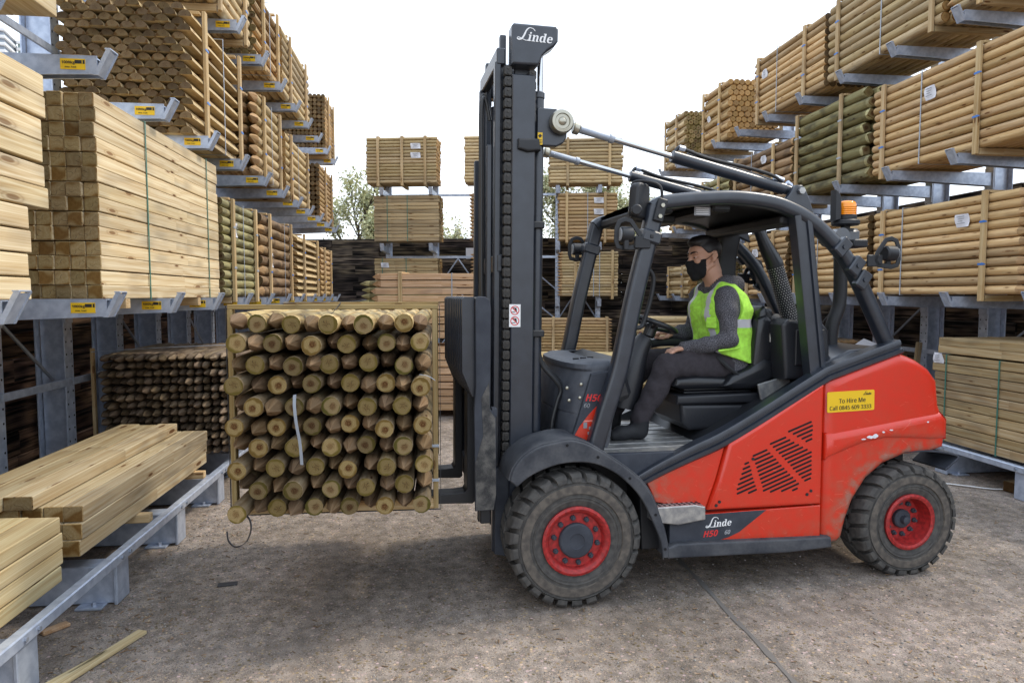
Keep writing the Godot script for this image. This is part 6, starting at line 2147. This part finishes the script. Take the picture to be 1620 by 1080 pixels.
		mb.extrude(P2([1.33, 2.25, 1.40, 2.33, 1.44, 2.385, 1.485, 2.385, 1.515, 2.345, 1.56, 2.24, 1.60, 2.10, 1.50, 2.14]), minf(s * 0.36, s * 0.40), maxf(s * 0.36, s * 0.40), 0.008)
		mb.cyl(Vector3(1.472, 2.350, s * 0.39), Vector3(1.472, 2.350, s * 0.418), 0.022, 6, 1)
		obj("roof_bracket", mb, [M.charcoal, M.bare_steel], t)
		# carriage side plate, with the frame of the load guard on top
		mb = MB.new()
		mb.extrude(P2([-0.535, 0.53, -0.54, 1.10, -0.53, 1.22, -0.53, 1.70, -0.515, 1.715, -0.475, 1.712, -0.452, 1.695, -0.445, 1.65, -0.45, 1.10, -0.418, 1.05, -0.415, 0.62, -0.43, 0.53]), minf(s * 0.452, s * 0.478), maxf(s * 0.452, s * 0.478), 0.006)
		mb.box(Vector3(-0.425, 1.075, s * 0.44), Vector3(0.03, 0.05, 0.06), 0.004)
		var cp := obj("carriage_plate", mb, [M.charcoal_dusty], t)
		mb = MB.new()
		mb.extrude(P2([-0.532, 0.535, -0.535, 0.80, -0.49, 0.95, -0.50, 1.16, -0.455, 1.25, -0.453, 1.09, -0.422, 1.045, -0.419, 0.62, -0.434, 0.535]), minf(s * 0.476, s * 0.4802), maxf(s * 0.476, s * 0.4802), 0.001)
		obj("dried_mud", mb, [M.mud], cp)
		# forks
		mb = MB.new()
		mb.extrude(P2([-0.515, 0.545, -0.515, 1.175, -0.558, 1.175, -0.562, 0.62, -0.575, 0.600, -0.62, 0.596, -1.60, 0.588, -1.61, 0.575, -0.64, 0.538, -0.53, 0.532]), s * 0.28 - 0.06, s * 0.28 + 0.06, 0.004)
		obj("fork", mb, [M.black], t)
	# cross members
	for q in [[-0.25, 3.0, 0.09, 0.10], [-0.20, 2.2, 0.03, 0.12], [-0.20, 1.25, 0.03, 0.14], [-0.25, 0.30, 0.12, 0.16], [-0.37, 3.05, 0.05, 0.09], [-0.37, 1.9, 0.03, 0.10]]:
		mb = MB.new()
		mb.xf = root
		mb.box(Vector3(q[0], q[1], 0), Vector3(q[2], q[3], 0.60), 0.006)
		obj("cross_member", mb, [M.charcoal], t)
	for y in [1.13, 0.60]:
		mb = MB.new()
		mb.box(Vector3(-0.475, y, 0), Vector3(0.05, 0.12, 0.92), 0.006)
		obj("carriage_bar", mb, [M.charcoal_dusty], t)
	# load guard of upright bars
	for i in 11:
		mb = MB.new()
		mb.extrude(P2([-0.600, 1.30 - 0.0, -0.600, 1.70, -0.585, 1.712, -0.53, 1.712, -0.525, 1.16, -0.545, 1.16]), -0.455 + i * 0.088 - 0.008, -0.455 + i * 0.088 + 0.008, 0.003)
		obj("guard_bar", mb, [M.charcoal], t)
	mb = MB.new()
	mb.box(Vector3(-0.505, 1.69, 0), Vector3(0.03, 0.04, 0.90), 0.006)
	mb.box(Vector3(-0.51, 1.20, 0), Vector3(0.02, 0.06, 0.90), 0.004)
	obj("guard_rail", mb, [M.charcoal], t)
	mb = MB.new()
	mb.box(Vector3(-0.47, 0.49, 0.40), Vector3(0.06, 0.10, 0.06), 0.006)
	mb.box(Vector3(-0.45, 0.49, -0.40), Vector3(0.06, 0.10, 0.06), 0.006)
	obj("carriage_stop", mb, [M.black], t)
	# hoses down the back of the mast and the slack loop in front
	for i in 3:
		mb = MB.new()
		var z := 0.30 - i * 0.035
		var dx := 0.012 * i
		mb.tube(smooth([Vector3(-0.155 + dx, 2.50, z), Vector3(-0.15 + dx, 2.1, z), Vector3(-0.155 + dx, 1.75, z), Vector3(-0.15 + dx, 1.50, z), Vector3(-0.12 + dx, 1.33, z), Vector3(-0.04 + dx * 3, 1.23 - 0.02 * i, z), Vector3(0.0 + dx * 2, 1.17, z), Vector3(-0.02 + dx, 1.10, z), Vector3(-0.05 + dx, 0.98, z), Vector3(-0.055, 0.86, z)], 5), 0.012, 8)
		obj("hydraulic_hose", mb, [M.hose], t)
	for y in [2.12, 1.50]:
		mb = MB.new()
		mb.box(Vector3(-0.145, y, 0.285), Vector3(0.075, 0.04, 0.10), 0.006)
		obj("hose_clip", mb, [M.black], t)
	for i in 2:
		mb = MB.new()
		mb.tube(smooth([Vector3(-0.40, 2.72 + i * 0.05, 0.20 - i * 0.05), Vector3(-0.425, 2.84 + i * 0.04, 0.20 - i * 0.05), Vector3(-0.445, 2.80, 0.20 - i * 0.05), Vector3(-0.448, 2.5, 0.20 - i * 0.05), Vector3(-0.45, 1.8, 0.20 - i * 0.05), Vector3(-0.44, 1.2, 0.20 - i * 0.05)], 5), 0.011, 8)
		obj("mast_hose", mb, [M.hose], t)
	# mast foot and pivot
	for s in [1.0, -1.0]:
		mb = MB.new()
		mb.extrude(P2([-0.40, 0.22, -0.40, 0.72, -0.33, 0.74, -0.20, 0.72, -0.12, 0.55, -0.14, 0.24, -0.32, 0.20]), s * 0.30 - 0.03, s * 0.30 + 0.03, 0.006)
		mb.extrude(P2([-0.19, 0.70, -0.19, 0.82, -0.165, 0.865, -0.11, 0.875, -0.075, 0.86, -0.04, 0.80, 0.02, 0.74, 0.02, 0.60, -0.16, 0.60]), s * 0.33 - 0.03, s * 0.33 + 0.03, 0.015)
		obj("mast_foot", mb, [M.charcoal_dusty], t)

# ------------------------------------------------------------------ bodies: smooth union of tapered capsules and ellipsoids, meshed as surface nets
# prims: ["c", a, b, ra, rb, label] or ["e", centre, radii, label]; clip(p, d) may change the field; pick(p, label) gives the surface
func nets(mb: MB, prims: Array, cell: float, k: float, clip = null, pick = null) -> void:
	var lo := Vector3(1e9, 1e9, 1e9)
	var hi := -lo
	var pad := k + cell * 2.5
	for q in prims:
		if q[0] == "c":
			var m := maxf(q[3], q[4]) + pad
			for v in [q[1], q[2]]:
				lo = lo.min(v - Vector3(m, m, m)); hi = hi.max(v + Vector3(m, m, m))
		else:
			lo = lo.min(q[1] - q[2] - Vector3.ONE * pad); hi = hi.max(q[1] + q[2] + Vector3.ONE * pad)
	var nx := int((hi.x - lo.x) / cell) + 2
	var ny := int((hi.y - lo.y) / cell) + 2
	var nz := int((hi.z - lo.z) / cell) + 2
	var f := PackedFloat32Array()
	f.resize(nx * ny * nz)
	f.fill(9.0)
	var near := PackedFloat32Array()
	near.resize(nx * ny * nz)
	near.fill(9.0)
	var lab := PackedByteArray()
	lab.resize(nx * ny * nz)
	for q in prims:
		var a: Vector3 = q[1]
		var mn: Vector3
		var mx: Vector3
		if q[0] == "c":
			var m := maxf(q[3], q[4]) + pad
			mn = a.min(q[2]) - Vector3(m, m, m)
			mx = a.max(q[2]) + Vector3(m, m, m)
		else:
			mn = a - q[2] - Vector3.ONE * pad
			mx = a + q[2] + Vector3.ONE * pad
		var i0 := maxi(0, int((mn.x - lo.x) / cell))
		var i1 := mini(nx - 1, int((mx.x - lo.x) / cell) + 1)
		var j0 := maxi(0, int((mn.y - lo.y) / cell))
		var j1 := mini(ny - 1, int((mx.y - lo.y) / cell) + 1)
		var k0 := maxi(0, int((mn.z - lo.z) / cell))
		var k1 := mini(nz - 1, int((mx.z - lo.z) / cell) + 1)
		var cap: bool = q[0] == "c"
		var ab := Vector3.ZERO
		var l2 := 1.0
		var rmin := 1.0
		if cap:
			ab = q[2] - a
			l2 = maxf(ab.length_squared(), 1e-9)
		else:
			rmin = minf(q[2].x, minf(q[2].y, q[2].z))
		var lb: int = q[5] if cap else q[3]
		for i in range(i0, i1 + 1):
			for j in range(j0, j1 + 1):
				var at := (i * ny + j) * nz
				for l in range(k0, k1 + 1):
					var p := lo + Vector3(i, j, l) * cell
					var d: float
					if cap:
						var t := clampf((p - a).dot(ab) / l2, 0, 1)
						d = p.distance_to(a + ab * t) - lerpf(q[3], q[4], t)
					else:
						var e: Vector3 = (p - a) / q[2]
						var el := e.length()
						var g: Vector3 = e / q[2]
						d = el * (el - 1.0) / maxf(g.length(), 1e-4) if el > 0.3 else -rmin * 0.7
					if d < near[at + l]:
						near[at + l] = d
						lab[at + l] = lb
					var old := f[at + l]
					var h := clampf(0.5 + 0.5 * (old - d) / k, 0, 1)
					f[at + l] = lerpf(old, d, h) - k * h * (1.0 - h)
	if clip != null:
		for i in nx:
			for j in ny:
				for l in nz:
					var at := (i * ny + j) * nz + l
					if f[at] < 8.0: f[at] = clip.call(lo + Vector3(i, j, l) * cell, f[at])
	var vid := {}
	var pos := PackedVector3Array()
	var vl := PackedInt32Array()
	for i in nx - 1:
		for j in ny - 1:
			for l in nz - 1:
				var at := (i * ny + j) * nz + l
				if f[at] > cell * 4.0 or f[at] < -cell * 4.0: continue
				var sum := Vector3.ZERO
				var cnt := 0
				for ed in [[0, 0, 0, 1, 0, 0], [0, 1, 0, 1, 1, 0], [0, 0, 1, 1, 0, 1], [0, 1, 1, 1, 1, 1], [0, 0, 0, 0, 1, 0], [1, 0, 0, 1, 1, 0], [0, 0, 1, 0, 1, 1], [1, 0, 1, 1, 1, 1], [0, 0, 0, 0, 0, 1], [1, 0, 0, 1, 0, 1], [0, 1, 0, 0, 1, 1], [1, 1, 0, 1, 1, 1]]:
					var va := f[((i + ed[0]) * ny + j + ed[1]) * nz + l + ed[2]]
					var vb := f[((i + ed[3]) * ny + j + ed[4]) * nz + l + ed[5]]
					if (va < 0) != (vb < 0):
						var t := va / (va - vb)
						sum += Vector3(ed[0], ed[1], ed[2]).lerp(Vector3(ed[3], ed[4], ed[5]), t)
						cnt += 1
				if cnt:
					vid[at] = pos.size()
					var p := lo + (Vector3(i, j, l) + sum / cnt) * cell
					pos.append(p)
					vl.append(pick.call(p, lab[at]) if pick != null else lab[at])
	var sx := ny * nz
	for at in vid:
		var i: int = at / sx
		var j: int = (at / nz) % ny
		var l: int = at % nz
		if i == 0 or j == 0 or l == 0: continue
		var v0 := f[at]
		for ax in 3:
			var st: int = [sx, nz, 1][ax]
			var v1 := f[at + st]
			if (v0 < 0) == (v1 < 0): continue
			var s1: int = [nz, 1, sx][ax]
			var s2: int = [1, sx, nz][ax]
			if not (vid.has(at - s1) and vid.has(at - s2) and vid.has(at - s1 - s2)): continue
			var q := [vid[at - s1 - s2], vid[at - s2], vid[at], vid[at - s1]]
			if v0 >= 0: q.reverse()
			var sf: int = vl[q[0]]
			mb.tri(pos[q[0]], pos[q[1]], pos[q[2]], Vector2.ZERO, Vector2.ZERO, Vector2.ZERO, sf)
			mb.tri(pos[q[0]], pos[q[2]], pos[q[3]], Vector2.ZERO, Vector2.ZERO, Vector2.ZERO, sf)

func V(x: float, y: float, z: float) -> Vector3:
	return Vector3(x, y, z)

func chain(pts: Array, lab: int) -> Array:      # [[point, radius], ...] -> capsules
	var out := []
	for i in pts.size() - 1:
		out.append(["c", pts[i][0], pts[i + 1][0], pts[i][1], pts[i + 1][1], lab])
	return out

func driver(at: Transform3D) -> void:
	var t := thing("person", "driver in black mask, grey sweater and lime vest seated in the forklift, finger on lever", "person", at)
	var body := []
	# trunk
	for s in [1.0, -1.0]:
		body += chain([[V(1.20, 1.275, s * 0.09), 0.130], [V(1.195, 1.45, s * 0.08), 0.125], [V(1.165, 1.62, s * 0.095), 0.132], [V(1.145, 1.715, s * 0.12), 0.078]], 1)
	body.append(["c", V(1.17, 1.55, 0), V(1.15, 1.72, 0), 0.125, 0.085, 1])
	# hood lying round the neck
	body += chain([[V(1.085, 1.765, 0.085), 0.030], [V(1.16, 1.80, 0.105), 0.045], [V(1.245, 1.79, 0.06), 0.052], [V(1.245, 1.79, -0.06), 0.052], [V(1.16, 1.80, -0.105), 0.045], [V(1.085, 1.765, -0.085), 0.030]], 1)
	# arms
	body += chain([[V(1.115, 1.708, 0.180), 0.072], [V(1.10, 1.62, 0.222), 0.060], [V(1.105, 1.445, 0.250), 0.050], [V(0.98, 1.410, 0.205), 0.048], [V(0.86, 1.392, 0.135), 0.038]], 1)
	body += chain([[V(1.125, 1.712, -0.185), 0.076], [V(1.12, 1.46, -0.27), 0.053], [V(1.03, 1.462, -0.26), 0.050], [V(0.945, 1.466, -0.245), 0.036]], 1)
	# legs
	body += chain([[V(1.19, 1.265, 0.095), 0.115], [V(0.98, 1.275, 0.115), 0.098], [V(0.755, 1.275, 0.13), 0.080], [V(0.735, 1.245, 0.13), 0.078], [V(0.67, 1.12, 0.13), 0.070], [V(0.565, 0.955, 0.13), 0.058]], 2)
	body += chain([[V(1.19, 1.265, -0.095), 0.115], [V(0.95, 1.28, -0.12), 0.095], [V(0.715, 1.28, -0.14), 0.080], [V(0.69, 1.245, -0.14), 0.076], [V(0.60, 1.12, -0.14), 0.066], [V(0.485, 0.955, -0.13), 0.056]], 2)
	# feet
	for q in [[0.0, 0.13], [-0.085, -0.13]]:
		body += chain([[V(0.57 + q[0], 0.90, q[1]), 0.052], [V(0.565 + q[0], 0.868, q[1]), 0.048], [V(0.44 + q[0], 0.858, q[1] + 0.005), 0.043], [V(0.39 + q[0], 0.848, q[1] + 0.01), 0.034]], 3)
	# neck
	body += chain([[V(1.15, 1.76, 0), 0.062], [V(1.10, 1.87, 0), 0.060], [V(1.08, 1.90, 0), 0.058]], 0)
	var mb := MB.new()
	nets(mb, body, 0.0115, 0.030, func(p: Vector3, d: float) -> float:
		if p.y > 1.74 or p.y < 0.93: return d
		return d + 0.0042 * sin(p.y * 52.0 + p.x * 38.0) * sin(p.z * 24.0 + p.x * 33.0 - p.y * 12.0))
	# head: own axes, face towards -x; then turned a little to the side seen and down
	var hb := Transform3D(Basis(Vector3.UP, 0.10) * Basis(Vector3.BACK, 0.16), V(1.055, 1.962, 0.0))
	var head := [["e", V(0.018, 0.045, 0), V(0.100, 0.088, 0.076), 0], ["e", V(-0.035, -0.02, 0), V(0.066, 0.098, 0.060), 0], ["e", V(-0.062, 0.055, 0), V(0.038, 0.040, 0.052), 0]]
	head += chain([[V(-0.082, -0.098, 0.0), 0.024], [V(-0.05, -0.085, 0.034), 0.022], [V(0.008, -0.045, 0.058), 0.02]], 0)
	head += chain([[V(-0.082, -0.098, 0.0), 0.024], [V(-0.05, -0.085, -0.034), 0.022], [V(0.008, -0.045, -0.058), 0.02]], 0)
	head += chain([[V(-0.098, 0.032, 0), 0.009], [V(-0.117, -0.012, 0), 0.012], [V(-0.108, -0.02, 0), 0.014]], 0)
	head += chain([[V(-0.096, 0.041, 0.012), 0.009], [V(-0.084, 0.044, 0.042), 0.011]], 0)
	head += chain([[V(-0.096, 0.041, -0.012), 0.009], [V(-0.084, 0.044, -0.042), 0.011]], 0)
	for s in [1.0, -1.0]:
		head.append(["e", V(-0.078, -0.008, s * 0.036), V(0.022, 0.024, 0.022), 0])
		head += chain([[V(0.012, 0.028, s * 0.080), 0.008], [V(0.030, 0.030, s * 0.086), 0.008], [V(0.034, 0.008, s * 0.086), 0.008], [V(0.022, -0.014, s * 0.080), 0.008], [V(0.012, -0.022, s * 0.076), 0.008]], 0)
		head.append(["e", V(0.022, 0.006, s * 0.077), V(0.014, 0.024, 0.006), 0])
	head.append(["c", V(0.03, -0.03, 0), V(0.045, -0.10, 0), 0.060, 0.060, 0])
	mb.xf = hb
	nets(mb, head, 0.0042, 0.012, func(p: Vector3, d: float) -> float:
		# eye sockets
		for s in [1.0, -1.0]:
			d = maxf(d, 0.013 - p.distance_to(Vector3(-0.100, 0.024, s * 0.032)))
		return d)
	mb.xf = Transform3D.IDENTITY
	# hands: far one points at a lever, near one rests on the thigh
	var pal := V(0.905, 1.462, -0.235)
	var fh := chain([[V(0.95, 1.466, -0.245), 0.026], [V(0.93, 1.464, -0.24), 0.027]], 0)
	for i in 4:
		var z := -0.262 + i * 0.019
		fh += chain([[V(0.94, 1.462, -0.25 + i * 0.008), 0.017], [V(0.872, 1.468 - absf(i - 1.5) * 0.002, z), 0.0125]], 0)
	fh += chain([[V(0.872, 1.468, -0.205), 0.0115], [V(0.838, 1.462, -0.203), 0.0098], [V(0.808, 1.452, -0.203), 0.0088], [V(0.786, 1.443, -0.204), 0.0075]], 0)   # index, stretched out
	for i in 3:
		var z := -0.262 + i * 0.019
		fh += chain([[V(0.872, 1.468, z), 0.0115], [V(0.838, 1.455, z), 0.0098], [V(0.833, 1.428, z + 0.001), 0.009], [V(0.852, 1.418, z + 0.002), 0.0082]], 0)
	fh += chain([[V(0.925, 1.455, -0.205), 0.015], [V(0.89, 1.440, -0.186), 0.012], [V(0.855, 1.432, -0.184), 0.010], [V(0.832, 1.430, -0.188), 0.0085]], 0)
	nets(mb, fh, 0.0036, 0.008)
	var nh := chain([[V(0.86, 1.402, 0.198), 0.026], [V(0.84, 1.400, 0.192), 0.026]], 0)
	for i in 4:
		var z := 0.160 + i * 0.019
		nh += chain([[V(0.845, 1.398, 0.180 + i * 0.009), 0.016], [V(0.782, 1.388, z), 0.012]], 0)
		nh += chain([[V(0.782, 1.388, z), 0.0112], [V(0.752, 1.376 - 0.003 * i, z - 0.002), 0.0098], [V(0.736, 1.352, z - 0.004), 0.009], [V(0.730, 1.336, z - 0.004), 0.008]], 0)
	nh += chain([[V(0.84, 1.392, 0.168), 0.014], [V(0.805, 1.378, 0.142), 0.0115], [V(0.78, 1.362, 0.136), 0.010], [V(0.762, 1.352, 0.138), 0.0085]], 0)
	for q in nh:
		q[1] += V(0.012, -0.010, -0.060)
		q[2] += V(0.012, -0.010, -0.060)
	nets(mb, nh, 0.0036, 0.008)
	obj("body", mb, [M.skin, M.sweater, M.trousers, M.shoe], t, 80.0)
	# hair
	mb = MB.new()
	mb.xf = hb
	nets(mb, [["e", V(0.020, 0.050, 0), V(0.106, 0.093, 0.082), 0], ["e", V(-0.045, 0.110, 0), V(0.056, 0.038, 0.060), 0], ["e", V(-0.010, 0.118, 0), V(0.07, 0.034, 0.062), 0]], 0.0048, 0.012, func(p: Vector3, d: float) -> float:
		var line := 0.078 + 0.012 * sin(p.z * 60.0)                     # forehead
		if p.x > -0.045: line = lerpf(line, 0.030, clampf((p.x + 0.045) / 0.03, 0, 1))   # temples, sideburns
		if p.x > 0.0: line = 0.030 - 0.085 * clampf((p.x - 0.025) / 0.03, 0, 1)          # round the ear to the nape
		return maxf(d, (line - p.y) * 0.8))
	obj("hair", mb, [M.hair], t, 70.0)
	# eyes and brows
	for s in [1.0, -1.0]:
		mb = MB.new()
		mb.xf = hb
		mb.ball(V(-0.0865, 0.022, s * 0.032), V(0.0115, 0.0105, 0.0115), 14, 10, 0)
		mb.ball(V(-0.0955, 0.0165, s * 0.0325), V(0.0036, 0.0055, 0.0075), 10, 8, 1)
		mb.ball(V(-0.0878, 0.0235, s * 0.032), V(0.0130, 0.0100, 0.0132), 14, 8, 2)
		obj("eye", mb, [M.paper, M.hair, M.skin], t, 60.0)
		mb = MB.new()
		mb.xf = hb
		mb.tube(smooth([V(-0.1055, 0.041, s * 0.010), V(-0.1035, 0.048, s * 0.026), V(-0.0905, 0.049, s * 0.046), V(-0.078, 0.044, s * 0.054)], 4), [0.003, 0.004, 0.0045, 0.005, 0.005, 0.005, 0.0048, 0.0045, 0.004, 0.0035, 0.003, 0.0025, 0.002], 6)
		obj("eyebrow", mb, [M.hair], t)
	# mask: a shell over nose, cheeks and chin
	mb = MB.new()
	mb.xf = hb
	var mk := [["e", V(-0.068, -0.052, 0), V(0.056, 0.062, 0.054), 0], ["e", V(-0.035, -0.03, 0), V(0.072, 0.104, 0.066), 0]]
	mk += chain([[V(-0.112, 0.002, 0), 0.012], [V(-0.122, -0.022, 0), 0.019], [V(-0.112, -0.07, 0), 0.022], [V(-0.088, -0.108, 0), 0.026]], 0)
	mk += chain([[V(-0.085, -0.105, 0.0), 0.028], [V(-0.05, -0.090, 0.034), 0.027], [V(-0.01, -0.06, 0.052), 0.025]], 0)
	mk += chain([[V(-0.085, -0.105, 0.0), 0.028], [V(-0.05, -0.090, -0.034), 0.027], [V(-0.01, -0.06, -0.052), 0.025]], 0)
	nets(mb, mk, 0.0045, 0.014, func(p: Vector3, d: float) -> float:
		var rise := 0.004 - 0.10 * maxf(0.0, absf(p.z) - 0.012) * clampf(1.0 - absf(p.z) * 9.0, 0, 1)
		d = maxf(d, (p.y - rise + 0.004) * 0.9)
		return maxf(d, p.x + 0.036 - (p.y + 0.06) * 0.15))
	var mo := obj("face_mask", mb, [M.mask], t, 70.0)
	for s in [1.0, -1.0]:
		mb = MB.new()
		mb.xf = hb
		mb.tube(smooth([V(-0.038, -0.012, s * 0.062), V(-0.005, 0.008, s * 0.078), V(0.026, 0.034, s * 0.090), V(0.040, 0.01, s * 0.088), V(0.028, -0.02, s * 0.080), V(-0.038, -0.075, s * 0.058)], 4), 0.0022, 6)
		obj("ear_loop", mb, [M.mask], mo)
	# vest
	mb = MB.new()
	var vs := []
	for s in [1.0, -1.0]:
		vs += chain([[V(1.195, 1.29, s * 0.105), 0.150], [V(1.195, 1.45, s * 0.085), 0.145], [V(1.165, 1.62, s * 0.10), 0.154], [V(1.145, 1.722, s * 0.11), 0.095]], 0)
	vs.append(["c", V(1.17, 1.50, 0), V(1.15, 1.71, 0), 0.146, 0.10, 0])
	nets(mb, vs, 0.009, 0.02, func(p: Vector3, d: float) -> float:
		var ripple := 0.006 * sin(p.y * 40.0 + p.x * 26.0) * sin(p.x * 24.0 - p.y * 9.0 + p.z * 17.0)
		d += ripple
		var hem := lerpf(1.365, 1.275, clampf((p.x - 1.04) / 0.26, 0, 1))
		d = maxf(d, hem - p.y)
		for s in [1.0, -1.0]:
			var q := Vector3(1.105, 1.665, s * 0.26)
			var e := (p - q) / Vector3(0.092, 0.135, 0.12)
			d = maxf(d, (1.0 - e.length()) * 0.09)
		var nk := (p - Vector3(1.105, 1.80, 0)) / Vector3(0.115, 0.075, 0.105)
		return maxf(d, (1.0 - nk.length()) * 0.075),
		func(p: Vector3, l: int) -> int:
			if p.y > 1.515 and p.y < 1.562 and (p.x > 1.12): return 1
			if p.y > 1.50 and absf(absf(p.z) - 0.125) < 0.024 and p.x > 1.20: return 1
			if p.x < 1.12 and absf(absf(p.z) - 0.125 - (1.62 - p.y) * 0.15) < 0.024: return 1
			return 0)
	var hv := mat("hi_vis_plain", lin(0.48, 0.92, 0.09), 0.8, 0.0, TX.cloth, Vector3(4, 4, 4), true)
	var vo := obj("hi_vis_vest", mb, [hv, M.reflective], t, 60.0)
	mb = MB.new()
	mb.box(V(1.035, 1.545, 0.155), V(0.03, 0.07, 0.075), 0.008, 0, 1, -1, Vector2.ZERO, Basis(Vector3.UP, 0.5))
	mb.box(V(1.10, 1.385, 0.262), V(0.15, 0.012, 0.012), 0.004, 0, 1, -1, Vector2.ZERO, Basis(Vector3.BACK, 0.12))
	obj("vest_pocket", mb, [hv], vo)
	# lap belt
	mb = MB.new()
	mb.tube(smooth([V(1.22, 1.19, 0.255), V(1.13, 1.25, 0.245), V(1.05, 1.33, 0.2)], 4), 0.012, 6)
	obj("lap_belt", mb, [M.black], t)

# ------------------------------------------------------------------ trees
func tree(label: String, at: Vector3, hgt: float, spread: float, leaves: int, col: Array, seed_: int) -> void:
	var r := RandomNumberGenerator.new()
	r.seed = seed_
	var t := thing("tree", label, "tree", Transform3D(Basis.IDENTITY, at), "trees beyond the back wall")
	var mb := MB.new()
	var tips := []
	var stack := []
	for k in 2 + r.randi() % 2:
		var d := Vector3(r.randf_range(-0.22, 0.22), 1, r.randf_range(-0.22, 0.22)).normalized()
		stack.append([Vector3(r.randf_range(-0.3, 0.3), 0, r.randf_range(-0.3, 0.3)), d, hgt * 0.42, 0.10, 0])
	while stack.size():
		var q: Array = stack.pop_back()
		var a: Vector3 = q[0]
		var d: Vector3 = q[1]
		var pts := PackedVector3Array([a])
		var rad := [q[3]]
		for k in 3:
			d = (d + Vector3(r.randf_range(-0.14, 0.14), 0.06, r.randf_range(-0.14, 0.14))).normalized()
			a += d * q[2] / 3
			pts.append(a)
			rad.append(q[3] * (1.0 - 0.14 * (k + 1)))
			if q[4] >= 2: tips.append(a)
		mb.tube(pts, rad, 6 if q[4] < 2 else 4, 0, false)
		if q[4] < 4:
			for k in 3:
				var nd := (d + Vector3(r.randf_range(-1, 1), r.randf_range(-0.15, 0.7), r.randf_range(-1, 1)) * spread).normalized()
				stack.append([pts[3 - (k % 2)] if k < 2 else pts[2], nd, q[2] * r.randf_range(0.52, 0.72), q[3] * 0.55, q[4] + 1])
	obj("trunk", mb, [M.bark], t)
	var vv := PackedVector3Array()
	var nn := PackedVector3Array()
	var cc := PackedColorArray()
	for i in leaves:
		var c: Vector3 = tips[r.randi() % tips.size()] + Vector3(r.randfn(), r.randfn(), r.randfn()) * 0.13
		var s := r.randf_range(0.035, 0.075)
		var b := Basis(Vector3(r.randfn(), r.randfn(), r.randfn()).normalized(), r.randf() * TAU)
		var q := [c + b * Vector3(-s, 0, 0), c + b * Vector3(0, s * 0.2, -s * 0.55), c + b * Vector3(s, 0, 0), c + b * Vector3(0, s * 0.2, s * 0.55)]
		var co: Color = col[r.randi() % col.size()]
		co = co * r.randf_range(0.75, 1.2)
		for k in [0, 2, 1, 0, 3, 2]:
			vv.append(q[k]); nn.append(-b.y); cc.append(co)
	var ar := []
	ar.resize(Mesh.ARRAY_MAX)
	ar[Mesh.ARRAY_VERTEX] = vv
	ar[Mesh.ARRAY_NORMAL] = nn
	ar[Mesh.ARRAY_COLOR] = cc
	var m := ArrayMesh.new()
	m.add_surface_from_arrays(Mesh.PRIMITIVE_TRIANGLES, ar)
	m.surface_set_material(0, M.leaf)
	var o := part("crown", m, t)
	o.set_meta("kind", "stuff")

func tower(label: String, at: Vector3, w: float, d: float, h: float, floors: int, m: StandardMaterial3D, yaw: float) -> void:
	var t := thing("tower_block", label, "building", Transform3D(Basis(Vector3.UP, yaw), at), "far tower blocks")
	var mb := MB.new()
	mb.box(Vector3(0, h / 2, 0), Vector3(w * 0.9, h, d * 0.9))
	obj("wall", mb, [m], t)
	var fl := MB.new()
	fl.box(Vector3.ZERO, Vector3(w, h / floors * 0.45, d), 0.02)
	var fm := fl.build([M.print_white])
	for i in floors: part("balcony_band", fm, t, Transform3D(Basis.IDENTITY, Vector3(0, h * (i + 0.7) / floors, 0)))
